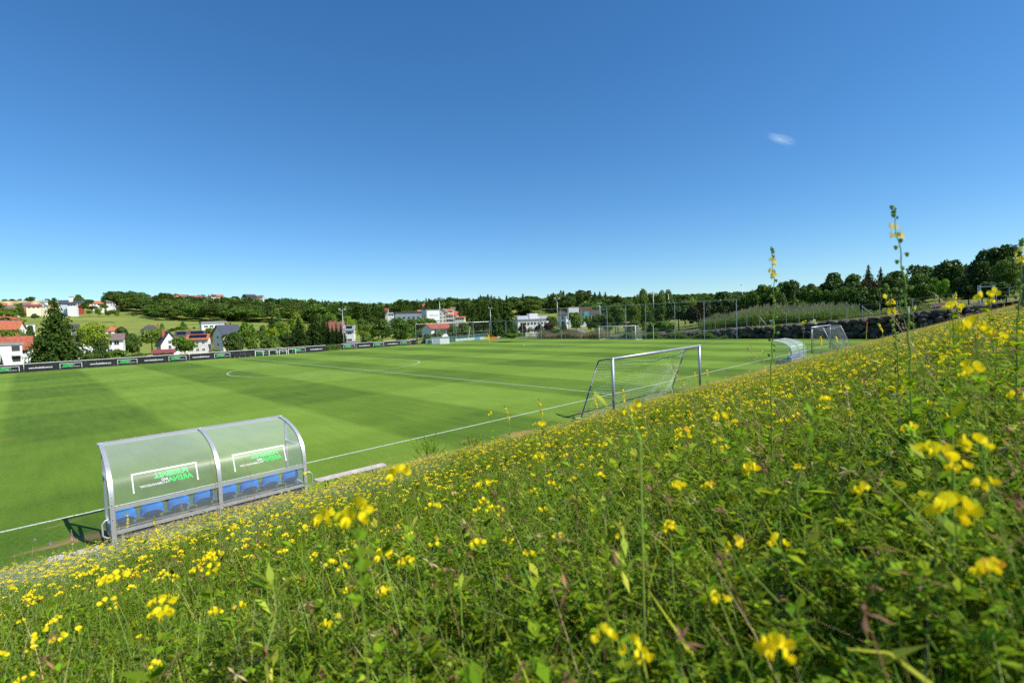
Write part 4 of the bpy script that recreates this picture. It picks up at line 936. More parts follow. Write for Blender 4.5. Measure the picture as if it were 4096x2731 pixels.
 (6, 790, 215, 250, 150, 'broad.1', (.6, .68, .6), 'dark domed tree on the rising skyline'),
 (6, 920, 195, 230, 140, 'broad.0', (.7, .85, .55), 'green tree in the rising wood'),
 (6, 860, 300, 240, 118, 'fine.1', (.7, .85, .5), 'leafy mid green tree behind the reed end'),
 (6, 1010, 300, 220, 114, 'broad.2', (.62, .72, .5), 'dark leafy tree before the purple crown'),
 (6, 1075, 122, 190, 150, 'spruce.2', (.7, .8, .7), 'tall conifer rising above the right wood'),
 (6, 1175, 140, 170, 152, 'spruce.0', (.7, .8, .7), 'second conifer beside the tall conifer'),
 (6, 1080, 240, 170, 130, 'broad.3', (.5, .3, .4), 'dark purple crown in the right wood'),
 (6, 1120, 330, 170, 110, 'broad.1', (.65, .75, .5), 'bushy tree below the purple crown'),
 (6, 1270, 175, 260, 140, 'broad.2', (.6, .68, .6), 'dark crown behind the tallest yellow spike'),
 (6, 1260, 310, 260, 112, 'broad.0', (.6, .72, .5), 'dark lower tree behind the tallest yellow spike'),
 (6, 1500, 125, 260, 150, 'broad.3', (.55, .63, .55), 'dark rounded tree on the right skyline'),
 (6, 1520, 205, 250, 122, 'fine', (.8, .95, .5), 'mid green leafy tree before the dark rounded one'),
 (6, 1400, 350, 200, 108, 'bush.3', (.6, .7, .5), 'dark shrub behind the terrace fence', 'bush'),
 (6, 1705, 255, 130, 115, 'light.1', (2.0, 2.3, .8), 'small bright green tree in front of the dark wood'),
 (6, 1660, 150, 240, 135, 'broad.1', (.5, .58, .5), 'dark tree behind the small bright green one'),
 (6, 1800, 78, 290, 135, 'broad.2', (.55, .62, .5), 'dark dome shaped tree rising toward the right edge'),
 (6, 1900, 200, 260, 112, 'broad.3', (.45, .52, .45), 'very dark tree left of the tallest oak'),
 (6, 2130, -30, 420, 118, 'broad.0', (.5, .58, .48), 'tallest dark oak at the right edge of the wood'),
 (6, 2010, 120, 250, 112, 'broad.1', (.42, .48, .42), 'black green tree beneath the tallest oak'),
 (6, 2210, 60, 260, 98, 'fine.1', (.95, 1.05, .6), 'lighter feathery tree in front of the tallest oak'),
 (6, 2370, 60, 300, 105, 'broad.2', (.7, .4, .45), 'reddish dark tree cut off by the right edge'),
 (6, 2120, 260, 260, 95, 'broad.3', (.55, .65, .4), 'dark shrubby tree behind the gate frame'),
]
for t in TREES:
    v, zx, zt, zw, r, kind, tint, label = t[:8]; cat = t[8] if len(t) > 8 else 'tree'; base = t[9] if len(t) > 9 else None
    vtree(v, zx, zt, zw, r, kind, tint, label, cat, base)
# wooded slopes: individual trees in rows, copied
rgw = random.Random(11)
def in_meadow(b, r): return b < 22 and r < 700+ (b-12)*4 if b > 12 else r < 1020-(b)*10
R0B = ([4.5, 6, 7.5, 9, 13, 22, 26, 28.5, 30, 47, 50, 60], [1010, 960, 800, 690, 655, 600, 450, 380, 480, 520, 560, 600])
def edge_r(b): return float(np.interp(b, *R0B))
WD = []; WALL_ = []
for k in range(60000):
    b = rgw.uniform(5.2, 62); r = rgw.uniform(340, 1120)
    r0 = edge_r(b)
    if r < r0 or (b < 9 and r > 1010): continue
    x, y = CC.x+r*math.sin(R(b)), CC.y+r*math.cos(R(b)); key = (int(x//16), int(y//16))
    if any((x-q[0])**2+(y-q[1])**2 < 235 for dx in (-1, 0, 1) for dy in (-1, 0, 1) for q in [WALL_D.get((key[0]+dx, key[1]+dy))] if q) if (WALL_D := globals().setdefault('_WD', {})) is not None else False: continue
    WALL_D[key] = (x, y); WALL_.append((r-r0+ (0 if b < 44 else 60), x, y, b, r))
WALL_.sort(); NW = 290
WD = [(x, y, b, r) for _, x, y, b, r in WALL_[:NW]]; WREST = [(x, y, b, r) for _, x, y, b, r in WALL_[NW:]]
GW = 'trees of the wooded hillside'
for (x, y, b, r) in WD:
    con = rgw.random() < (.12 if b < 24 else .62); hh = rgw.uniform(15, 22)*(1.1 if con else 1)*(1.3 if r > 850 and b < 24 else 1)
    kd = rgw.choice(['spruce.0', 'spruce.1', 'pine', 'spruce.2', 'pine.1']) if con else rgw.choice(['broad.0', 'broad.1', 'broad.2', 'broad.3', 'light.1'])
    q = rgw.uniform(.55, 1.15); tn = (q*rgw.uniform(.85, 1.15), q, q*.8)
    if con: tn = (q*1.1, q*1.15, q*.85)
    tree(kd, (x, y, prof(x, y)-.5), hh, hh*rgw.uniform(.9, 1.25)*(1.0 if not con else .6), tn, 'dark conifer standing within the dense wood on the far hillside' if con else 'rounded broadleaf tree standing within the dense wood on the far hillside', group=GW, single=True)
# far forest: one mass
def forest_mat():
    m = LEAFT.copy(); m.name = 'forest_leaves'; n = m.node_tree; at = n.nodes.new('ShaderNodeAttribute'); at.attribute_name = 'tone'
    for nd in n.nodes:
        if nd.type == 'HUE_SAT':
            src = nd.inputs['Value'].links[0].from_socket; k = n.nodes.new('ShaderNodeMath'); k.operation = 'MULTIPLY'; n.links.new(src, k.inputs[0]); n.links.new(at.outputs['Fac'], k.inputs[1]); n.links.new(k.outputs[0], nd.inputs['Value'])
    return m
FORM = forest_mat()
def forest(name, label, spots, hgt, seed, nc=120, big=3.2, color=(.62, .72, .66), con=.4):
    rg = np.random.default_rng(seed); protos = []
    for kd in ('broad.0', 'broad.2', 'spruce.0'):
        cm = proto(kd)[0]; V = np.zeros(len(cm.vertices)*3); cm.vertices.foreach_get('co', V); protos.append(V.reshape(-1, 4, 3))
    VV = []; TN = []
    for x, y in spots:
        P = protos[2] if rg.random() < con else protos[int(rg.integers(2))]; sel = P[rg.integers(0, len(P), nc)].copy(); c = sel.mean(1, keepdims=True); sel = c+(sel-c)*big
        h = hgt*rg.uniform(.8, 1.2)*(1.32 if name == 'hillside_wood' and x < 450 and y > 620 else 1); ww = h*(1.1 if P is not protos[2] else .62); sel = sel*np.array([ww, ww, h])+np.array([x, y, ground_z(x, y)-1]); VV.append(sel.reshape(-1, 3)); TN.append(np.full(nc, rg.uniform(.55, 1.45)))
    V = np.vstack(VV); me = np_mesh(name, V, np.arange(len(V)).reshape(-1, 4), None, [FORM]); ta = me.attributes.new('tone', 'FLOAT', 'FACE'); ta.data.foreach_set('value', np.concatenate(TN).astype(np.float32)); o = bpy.data.objects.new(name, me); COL.objects.link(o); o.color = (*color, 1); tag(o, label, kind='stuff')
def ring(n, b0, b1, r0, r1, seed):
    rg = np.random.default_rng(seed); return [(CC.x+r*math.sin(R(b)), CC.y+r*math.cos(R(b))) for b, r in zip(rg.uniform(b0, b1, n), rg.uniform(r0, r1, n))]
forest('distant_forest', 'far dark wooded ridge along the horizon', ring(3000, 11, 100, 1100, 1650, 3), 15, 3)
forest('hillside_wood', 'dense woodland filling the hillside behind the nearer trees', [(x, y) for x, y, b, r in WREST], 16, 4, 130, 2.8)
forest('distant_forest', 'thin dark wood on the horizon at the left edge', ring(160, -6, 3.2, 1330, 1500, 6), 9, 6)
forest('right_wood', 'dark wood filling the gaps between the trees at the right', ring(190, 64, 96, 135, 230, 8), 7, 8, 420, 1.7, (.42, .5, .4), .1)
forest('middle_wood', 'dark wood behind the hotels in the middle distance', ring(520, 52, 76, 330, 700, 9), 13, 9, 150, 2.6, (.6, .7, .55), .3)
# ================================================================== reeds, shrubs
def tufts(name, label, pts, zf, n, h, wd, mats, seed=1, heads=0.0, lean=.12):
    """stiff upright stalks scattered inside a strip given as function pts(u, v)"""
    rg = np.random.default_rng(seed); V = []; F = []; MI = []
    for k in range(n):
        x, y = pts(rg.random(), rg.random()); z = zf(x, y)-.05; hh = h(x, y)*(.72+.4*rg.random()); a = rg.random()*6.28; l = lean*hh*rg.normal(); dx, dy = math.cos(a)*wd, math.sin(a)*wd; lx, ly = -math.sin(a)*l, math.cos(a)*l
        i = len(V); V += [(x-dx, y-dy, z), (x+dx, y+dy, z), (x+dx*.8+lx*.4, y+dy*.8+ly*.4, z+hh*.6), (x-dx*.8+lx*.4, y-dy*.8+ly*.4, z+hh*.6), (x+lx+dx*.1, y+ly+dy*.1, z+hh), (x+lx-dx*.1, y+ly-dy*.1, z+hh)]
        m = int(rg.integers(len(mats)-1)); F += [(i, i+1, i+2, i+3), (i+3, i+2, i+4, i+5)]; MI += [m, m]
        for j in range(2):                 # long blade leaves
            a2 = rg.random()*6.28; zz = z+hh*(.3+.45*rg.random()); L = .35*hh*(.6+.6*rg.random()); ux, uy = math.cos(a2), math.sin(a2); i = len(V)
            V += [(x-uy*wd, y+ux*wd, zz), (x+uy*wd, y-ux*wd, zz), (x+ux*L*.6+uy*wd*.7, y+uy*L*.6-ux*wd*.7, zz+L*.6), (x+ux*L*.6-uy*wd*.7, y+uy*L*.6+ux*wd*.7, zz+L*.6)]; F.append((i, i+1, i+2, i+3)); MI.append(m)
        if rg.random() < heads:
            i = len(V); q = wd*2.4; V += [(x+lx*.9-q, y+ly*.9, z+hh*.9), (x+lx-.0, y+ly-q, z+hh*1.0), (x+lx*1.1+q, y+ly*1.1, z+hh*1.12), (x+lx, y+ly+q, z+hh*1.02)]; F.append((i, i+1, i+2, i+3)); MI.append(len(mats)-1)
    me = np_mesh(name, np.array(V), np.array(F), np.array(MI), mats); o = bpy.data.objects.new(name, me); COL.objects.link(o); return tag(o, label, kind='stuff')
RG5 = leafmat('goldenrod_green', (.16, .24, .05), .3, .3); RG1 = leafmat('reed_green', (.15, .26, .045), .35, .3); RG2 = leafmat('reed_pale', (.20, .24, .09), .3, .3); RG3 = leafmat('reed_plume', (.55, .44, .24), .2, .3); RG4 = leafmat('dry_straw', (.42, .33, .18), .3, .25); RG5 = leafmat('goldenrod_green', (.16, .24, .05), .3, .3)
def reedstrip(u, v):
    y = 24.5-u*22; return 63.5+v*9+1.2*math.sin(y*.7), y
tufts('reeds', 'tall green reed bed with pinkish plumes on the terrace', reedstrip, ground_z, 9000, lambda x, y: (2.3+.35*math.sin(y*.5)+.10*(x-63))*min(1, .45+max(0, y-1)*.09), .022, [RG1, RG1, RG5, RG3], 2, .28)
tufts('tall_grass', 'low yellow green herbs on the terrace right of the reeds', lambda u, v: (63.5+v*7, 3.5-u*10), ground_z, 3500, lambda x, y: .95+.2*math.sin(y*1.7), .018, [RG5, RG5, RG2, RG5], 3, .3)
tufts('dry_reeds', 'dry straw coloured reeds behind the end line fence', lambda u, v: (55.6+v*3.0+.03*u, 57-u*17), lambda x, y: 0.0, 3600, lambda x, y: 1.25+.35*math.sin(y*.8), .02, [RG4, RG4, RG2, RG3], 4, .5)
tufts('tall_grass', 'rough dry grass fringe along the top of the boulder wall', lambda u, v: (58.6+v*2.2, 31-u*45), ground_z, 6000, lambda x, y: .22, .02, [RG5, RG2, RG4, RG4], 5, .1, .5)
tufts('tall_grass', 'rough green grass covering the terrace', lambda u, v: (60.5+v*14, 32-u*46), ground_z, 15000, lambda x, y: .35, .025, [RG5, RG5, RG2, RG4], 6, .05, .5)
tufts('creepers', 'leafy creepers growing over the low end of the boulder wall', lambda u, v: (56.3+v*2.2, 38-u*21), lambda x, y: 0.0, 5200, lambda x, y: .8+.45*math.sin(y*1.3), .03, [RG1, RG5, RG1, RG5], 7, .0, .5)
tufts('tall_grass', 'tall leafy weeds in the gap between the two barriers', lambda u, v: (13.9+u*2.9, 67.1+v*1.3), lambda x, y: 0.0, 900, lambda x, y: .95, .03, [RG1, RG2, RG5, RG2], 8, .2)
# ================================================================== floodlights and lamps
def floodlight(v, zx, zt, zb, r, label, kind=0, wpx=80, col=None):
    p = at_r(*vd(v, zx, zt), r); q = at_r(*vd(v, zx, zb), r); gz = ground_z(p.x, p.y); H = p.z-gz; wd = mpp(v, zx, zt, r)*wpx; b = math.atan2(p.x-CC.x, p.y-CC.y)
    root = empty('floodlight' if kind != 2 else 'street_lamp', label, 'floodlight' if kind != 2 else 'street lamp', (p.x, p.y, gz), -b)
    m = MB(); rr_ = max(.07, mpp(v, zx, zt, r)*4.0); m.tube([(0, 0, 0), (0, 0, H*.5), (0, 0, H)], [rr_*1.15, rr_, rr_*.6], 8); m.build('pole', STEEL, root, True)
    if kind == 2:
        m = MB(); m.tube([(0, 0, H-.05), (-wd*.5, 0, H+.15)], rr_*.5, 6); m.build('arm', STEEL, root); m = MB(); m.box(-wd, -wd*.3, -.15, .15, H+.1, H+.28); m.build('lamp_head', WHITEP, root); return
    m = MB(); m.tube([(-wd*.5, 0, H-.2), (wd*.5, 0, H-.2)], .05, 6); m.build('crossarm', STEEL, root)
    for sx in ((-.45, .45) if kind == 0 else (-.45, .25, .5)):
        m = MB(); x = sx*wd; s = wd*.20; mx = Matrix.Translation((x, -.1, H)) @ Matrix.Rotation(R(35), 4, 'X'); m.box(-s, s, -s*.35, s*.35, -s*.7, s*.7, mx=mx); lh = m.build('lamp_head', ALU, root)
        m = MB(); m.box(-s*.85, s*.85, -s*.35-.02, -s*.35-.005, -s*.6, s*.6, mx=mx); m.build('lens', WHITEP, lh)
floodlight(3, 568, 295, 750, 112, 'slim floodlight pole with twin lamps behind the banner gap')
floodlight(3, 1873, 155, 735, 104, 'tallest floodlight pole with big lamps in front of the red roofed house', 1, 95)
floodlight(3, 2055, 270, 725, 160, 'thin floodlight mast before the cream hotel', 0, 50)
floodlight(4, 540, 375, 770, 150, 'floodlight pole in front of the tall spruce group', 0, 45)
floodlight(4, 1438, 250, 655, 145, 'floodlight pole with twin lamps right of the purple trees', 0, 65)
floodlight(4, 2013, 310, 620, 200, 'floodlight pole rising left above the far goal', 0, 42)
floodlight(4, 1585, 420, 690, 150, 'low thin mast beside the grey hotel wing', 0, 20)
floodlight(5, 714, 225, 480, 150, 'lamp pole among the birches', 0, 22)
floodlight(5, 920, 262, 480, 170, 'street lamp at the right of the birches', 2, 22)
floodlight(5, 1915, 145, 480, 150, 'curved street lamp against the sky left of the tall yellow spike', 2, 26)
# teal fences, boards, shed etc. beyond the far corner
def vpt(v, a, b, r): p = at_r(*vd(v, a, b), r); return p
def board(v, a0, b0, a1, b1, h, r0, r1, m, name, label, cat='banner', grp=None):
    p, q = vpt(v, a0, b0, r0), vpt(v, a1, b1, r1); mb = MB(); mb.quad((p.x, p.y, p.z), (q.x, q.y, q.z), (q.x, q.y, q.z+h), (p.x, p.y, p.z+h)); d = (q-p); n = Vector((-d.y, d.x, 0)).normalized()*.06
    mb.quad(q+n, p+n, p+n+Vector((0, 0, h)), q+n+Vector((0, 0, h))); mb.quad(p+Vector((0, 0, h)), q+Vector((0, 0, h)), q+n+Vector((0, 0, h)), p+n+Vector((0, 0, h)))
    return tag(mb.build(name, m), label, cat, grp)
tp = [vpt(3, 1690, 745, 100), vpt(3, 2040, 722, 108), vpt(3, 2352, 705, 116), vpt(4, 330, 785, 121), vpt(4, 520, 785, 127)]
root = post_fence('windscreen_fence', 'teal green windscreen fence beyond the far corner', 'fence', [(p.x+(q.x-p.x)*k/6, p.y+(q.y-p.y)*k/6) for p, q in zip(tp, tp[1:]) for k in range(6)], 1.65, .03, net=NETT, zs=[-.6]*24)
AB = 'advertising boards of the second pitch'
CB = [mat('board_white', (.75, .75, .74), .5, 0, .15, 2), mat('board_yellow', (.75, .62, .06), .5), mat('board_orange', (.85, .22, .05), .5, 0, .2, 2), mat('board_red', (.65, .05, .04), .5, 0, .2, 2), mat('board_blue', (.25, .45, .6), .5)]
segs_ = [(3, 2090, 722, 3, 2290, 708, 0, 'blank white board at the left end of the second pitch rail'), (4, 255, 812, 4, 330, 804, 0, 'white board left of the pale cream board'), (4, 332, 804, 4, 400, 800, 4, 'pale blue board beside the corner flag'), (4, 402, 800, 4, 468, 797, 0, 'white board with faint print left of the yellow one'), (4, 470, 798, 4, 536, 796, 1, 'yellow advertising board by the corner flag'), (4, 540, 798, 4, 640, 794, 2, 'orange advertising board right of the corner flag'), (4, 642, 792, 4, 690, 790, 0, 'small white board beside the bush')]
for v, a, b, v2, a2, b2, c, lb in segs_:
    p, q = vpt(v, a, b, 108), vpt(v2, a2, b2, 108)
    board(v, a, b, a2, b2, .5, 96, 96, CB[c], 'advertising_board', lb, 'advertising board', AB)
for a, b, a2, b2, c, lb in ((1020, 762, 1060, 760, 0, 'distant white board seen through the end fence'), (1062, 760, 1095, 758, 1, 'distant yellow board seen through the end fence'), (1097, 758, 1150, 756, 0, 'distant white board with red lettering tone'), (1152, 755, 1212, 748, 0, 'distant white board ending the middle row'), (1250, 742, 1318, 738, 4, 'distant blue grey board behind the end fence'), (1548, 712, 1608, 710, 3, 'distant red board left of the far goal'), (1612, 710, 1810, 705, 0, 'long distant white board left of the far goal')):
    board(4, a, b, a2, b2, .85, 125, 125, CB[c], 'advertising_board', lb, 'advertising board', AB)
p = vpt(3, 1890, 745, 96); root = empty('container_shed', 'low white storage container behind the ball stop corner', 'shed', (p.x, p.y, p.z-.2), -R(33)); m = MB(); m.box(-1.7, 1.7, 0, 1.6, 0, 1.25); m.build('body', RENDER, root); m = MB(); m.box(-1.78, 1.78, -.08, 1.68, 1.25, 1.32); m.build('roof', STEEL, root); m = MB(); m.box(-1.68, -.1, -.03, -.005, .05, 1.2); m.build('side_panel', mat('grey_blue_panel', (.35, .42, .42), .5), root)
for v, a, b, L, lb in ((3, 1705, 748, 2.1, 'small silver goal frame behind the short barrier end'),):
    p = vpt(v, a, b, 90); o = copy_tree(mg); o.location = (p.x, p.y, p.z); o.rotation_euler = (0, 0, -R(30)); o.scale = (.85, .85, .8); tag(o, lb, 'mini goal')
p = vpt(4, 535, 796, 92); q = vpt(4, 503, 712, 92); root = empty('corner_flag', 'leaning yellow corner flag pole with orange flag', 'corner flag', (p.x, p.y, 0)); m = MB(); m.tube([(0, 0, 0), (q.x-p.x, q.y-p.y, q.z)], .04, 6); m.build('pole', CB[1], root); m = MB(); d = Vector((q.x-p.x, q.y-p.y, 0)); t = Vector((q.x-p.x, q.y-p.y, q.z)); m.poly([t, t-Vector((0, 0, .75))-d*.2, t-d.normalized()*.0+Vector((.35, -.25, -.6))]); m.poly([t+Vector((.02, .02, 0)), t+Vector((.35, -.25, -.6))+Vector((.02, .02, 0)), t-Vector((0, 0, .75))-d*.2+Vector((.02, .02, 0))]); m.build('flag', mat('flag_orange', (.85, .12, .03), .6), root)
p = vpt(4, 248, 780, 100); q = vpt(4, 270, 625, 100); m = MB(); m.tube([p, q], .05, 6); tag(m.build('leaning_pole', WHITEP), 'thin pale leaning pole before the teal fence', 'pole')
# ================================================================== HOUSES
WALLS = {'white': RENDER, 'cream': mat('cream_render', (.74, .68, .50), .9, 0, .06, 1), 'pink': mat('pinkish_render', (.78, .70, .66), .9, 0, .05, 1), 'orange': mat('orange_render', (.65, .24, .10), .9, 0, .1, 1), 'grey': mat('grey_cladding', (.22, .27, .31), .6, .1, .15, 1), 'pale': mat('pale_blue_render', (.58, .62, .68), .85, 0, .05, 1), 'red': mat('dark_red_wall', (.33, .04, .03), .8, 0, .15, 1), 'dark': mat('dark_timber_wall', (.07, .06, .055), .8, 0, .3, 3), 'brick': mat('brick_red_wall', (.35, .12, .07), .85, 0, .2, 3), 'timber': mat('brown_timber_wall', (.2, .12, .07), .85, 0, .3, 3)}
ROOFS = {'red': mat('red_tile_roof', (.34, .085, .045), .8, 0, .25, 1.5, .5, 9), 'orange': mat('orange_tile_roof', (.42, .12, .05), .8, 0, .2, 1.5, .5, 9), 'brown': mat('brown_tile_roof', (.17, .12, .10), .85, 0, .25, 1.5, .5, 9), 'slate': mat('slate_blue_roof', (.05, .065, .085), .55, .1, .2, 2, .4, 8), 'dark': mat('dark_tile_roof', (.06, .055, .055), .8, 0, .3, 2, .4, 9), 'grey': mat('grey_roof', (.25, .26, .27), .7, 0, .2, 1), 'maroon': mat('maroon_roof', (.20, .04, .045), .75, 0, .2, 1.5, .4, 9), 'rust': mat('rust_brown_roof', (.26, .10, .065), .85, 0, .2, 1.5, .4, 9)}
SHUT = mat('shutter_brown', (.12, .07, .04), .7); FRAMEW = mat('white_frame', (.75, .75, .73), .5); DOORB = mat('brown_door', (.16, .09, .05), .6)
def add_window(root, mx, x, z, w_, h_, small=False, framemat=None):
    """window on the plane given by mx (local x along wall, -y outward)"""
    f = MB(); t = .09 if not small else .12
    for a in ((x-w_/2-t, x+w_/2+t, z-t, z), (x-w_/2-t, x+w_/2+t, z+h_, z+h_+t), (x-w_/2-t, x-w_/2, z, z+h_), (x+w_/2, x+w_/2+t, z, z+h_), (x-.03, x+.03, z, z+h_)): f.box(a[0], a[1], -.07, -.004, a[2], a[3], mx=mx)
    fo = f.build('window', framemat or FRAMEW, root); g = MB(); g.quad(*(mx @ Vector(q) for q in ((x-w_/2, -.035, z), (x+w_/2, -.035, z), (x+w_/2, -.035, z+h_), (x-w_/2, -.035, z+h_)))); g.build('pane', GLASSD, fo)
def house(name, label, v, a0, a1, eave, ridge, base, r, a=25, ridge_dir='x', wall='white', roof='red', ratio=.75, win=(3, 2), swin=(2, 2), chim=(), solar=None, over=.55, cat='house', storey=2.8, wsize=(1.1, 1.25), hip=False, wc=None, balcony=None, framemat=None, dormer=None, wz=None):
    ac = (a0+a1)/2; wt = mpp(v, ac, eave, r)*(a1-a0); al = R(a); w_ = wt/(math.cos(al)+ratio*abs(math.sin(al))); d_ = w_*ratio
    pe = at_r(*vd(v, ac, eave), r); pr = at_r(*vd(v, ac, ridge), r); b = math.atan2(pe.x-CC.x, pe.y-CC.y)
    gz = ground_z(pe.x, pe.y)-.6
    if base is not None: gz = min(gz, at_r(*vd(v, ac, base), r).z) if base > 0 else gz
    he = max(2.2, pe.z-gz); hr = max(he+.3, pr.z-gz); X, Y = w_/2, d_/2
    root = empty(name, label, cat, (pe.x, pe.y, gz), -b+al)
    m = MB(); m.box(-X, X, -Y, Y, 0, he)
    if roof and not hip:
        if ridge_dir == 'y': m.poly([(-X, -Y, he), (X, -Y, he), (0, -Y, hr-.15)]); m.poly([(X, Y, he), (-X, Y, he), (0, Y, hr-.15)])
        else: m.poly([(-X, Y, he), (-X, -Y, he), (-X, 0, hr-.15)]); m.poly([(X, -Y, he), (X, Y, he), (X, 0, hr-.15)])
    m.build('wall', WALLS[wall], root); o_ = over; t = .22; rm = MB()
    if ridge_dir == 'flat':
        rm.box(-X-.25, X+.25, -Y-.25, Y+.25, he+.003, he+max(.25, hr-he))
    elif hip:
        k = min(X, Y)*.9; R1, R2 = ((-X+k, 0, hr), (X-k, 0, hr)) if X >= Y else ((0, -Y+k, hr), (0, Y-k, hr)); E_ = [(-X-o_, -Y-o_, he-.1), (X+o_, -Y-o_, he-.1), (X+o_, Y+o_, he-.1), (-X-o_, Y+o_, he-.1)]
        if X >= Y: rm.poly([E_[0], E_[1], R2, R1]); rm.poly([E_[1], E_[2], R2]); rm.poly([E_[2], E_[3], R1, R2]); rm.poly([E_[3], E_[0], R1])
        else: rm.poly([E_[0], E_[1], R1]); rm.poly([E_[1], E_[2], R2, R1]); rm.poly([E_[2], E_[3], R2]); rm.poly([E_[3], E_[0], R1, R2])
        rm.box(-X-o_, X+o_, -Y-o_, Y+o_, he-.3, he-.11)
    else:
        s_ = (hr-he)/(Y if ridge_dir == 'x' else X); q = he-s_*o_
        for sg in (-1, 1):
            if ridge_dir == 'x': A = [(-X-o_, sg*(Y+o_), q), (X+o_, sg*(Y+o_), q), (X+o_, 0, hr), (-X-o_, 0, hr)]
            else: A = [(sg*(X+o_), -Y-o_, q), (sg*(X+o_), Y+o_, q), (0, Y+o_, hr), (0, -Y-o_, hr)]
            Bm = [(x, y, z+t) for x, y, z in A]
            rm.poly(A); rm.poly(Bm)
            for i in range(4): j = (i+1) % 4; rm.poly([A[i], A[j], Bm[j], Bm[i]])
    ro = rm.build('roof', ROOFS[roof], root)
    for cx, cw in chim:
        m = MB(); yy = (0.15*Y if ridge_dir == 'x' else 0); zb = he+(hr-he)*.55; m.box(cx*X-cw/2, cx*X+cw/2, yy-cw/2, yy+cw/2, zb, hr+.95); m.build('chimney', WALLS['brick'], ro)
    if solar:
        for (u0, u1) in solar:
            if ridge_dir == 'x':
                n_ = Vector((0, -(hr-he), Y)).normalized()*(.22+.09); P_ = lambda u, k: Vector((u*X, -Y*(1-k), he+(hr-he)*k+.0))+Vector((0, n_.y*1.0, abs(n_.z)))
                m = MB(); m.quad(P_(u0, .15), P_(u1, .15), P_(u1, .85), P_(u0, .85)); m.build('solar_panel', SOLAR, ro)
    faces = [(Matrix.Translation((0, -Y, 0)), w_, win, True), (Matrix.Translation((-X, 0, 0)) @ Matrix.Rotation(R(-90), 4, 'Z'), d_, swin, a >= 0), (Matrix.Translation((X, 0, 0)) @ Matrix.Rotation(R(90), 4, 'Z'), d_, swin, a < 0)]
    for mx, L, (nx, nz), vis in faces:
        if not vis: continue
        for j in range(nz):
            zz = he-storey*(j+1)+.95 if wz is None else he-wz-storey*j
            if zz < .3: continue
            for i in range(nx): add_window(root, mx, L*(-.5+(i+.5)/nx)*.88, zz, min(wsize[0], L/nx*.6), wsize[1], r > 400, framemat)
    if ridge_dir == 'y' and hr-he > 2.6 and roof and not hip: add_window(root, faces[0][0], 0, he+.2, min(.9, w_*.15), 1.0, True, framemat)
    if balcony:
        for (x0, x1, zt) in balcony:          # flat dark panel painted as the shade of a recess, light parapet in front
            zb = he-zt; m = MB(); m.box(x0*X, x1*X, -Y-.03, -Y-.006, zb, zb+1.5); m.build('loggia_shade_panel', mat('loggia_shade', (.05, .05, .05), .8), root)
            m = MB(); m.box(x0*X-.1, x1*X+.1, -Y-1.0, -Y-.9, zb-1.05, zb-.1); m.box(x0*X-.1, x1*X+.1, -Y-1.0, -Y-.004, zb-1.2, zb-1.05); m.build('balcony', WALLS[wall], root)
    return root, X, Y, he, hr
house('apartment_house', 'white three storey house with flat grey roof and dark loggias at the left edge', 1, -230, 300, 778, 745, 1060, 200, 18, 'flat', roof='grey', ratio=.5, win=(0, 0), swin=(1, 2), balcony=[(.35, .85, 1.75), (.35, .85, 4.75)], wsize=(1.1, 1.3))
house('house', 'white house under a large dark red roof behind the flat roofed left house', 1, -140, 450, 815, 665, 1050, 222, -6, 'x', roof='red', ratio=.6, win=(5, 1), chim=[(.35, .9), (-.55, .9)])
house('house', 'white house with bright orange mansard roof above the left trees', 1, -120, 345, 552, 455, 680, 290, -22, 'x', roof='orange', ratio=.7, win=(4, 1), swin=(2, 2), chim=[(-.2, .7)])
house('house', 'white house with flat red hip roof high at the left edge', 1, -120, 270, 425, 388, 480, 370, 14, 'x', roof='red', hip=True, ratio=.6, win=(4, 1), swin=(2, 1), chim=[(-.1, .8)])
house('house', 'long white house with weathered brown roof behind the yellow green tree', 1, 1000, 1690, 703, 632, 950, 226, -8, 'x', roof='brown', ratio=.42, win=(6, 2), swin=(1, 2), wsize=(1.7, 1.3))
house('house', 'small white house with orange roof on the meadow edge', 1, 1390, 1610, 578, 530, 645, 330, 12, 'x', roof='orange', hip=True, ratio=.7, win=(2, 1), swin=(1, 1), chim=[(.5, .6)])
house('house', 'white house with brown balcony peeking out right of the huge spruce', 1, 930, 1060, 520, 495, 640, 330, 15, 'x', roof='dark', ratio=.8, win=(2, 2))
house('house', 'white house with dark hip roof and small orange dormers in the meadow', 1, 1895, 2155, 570, 505, 640, 370, 10, 'x', roof='dark', hip=True, ratio=.7, win=(3, 1), swin=(2, 1), chim=[(.9, .8), (-.1, .6)])
house('house', 'low white garden wall house left of the huge spruce', 1, 335, 470, 495, 485, 520, 350, 0, 'flat', roof='grey', ratio=.4, win=(0, 0), swin=(0, 0))
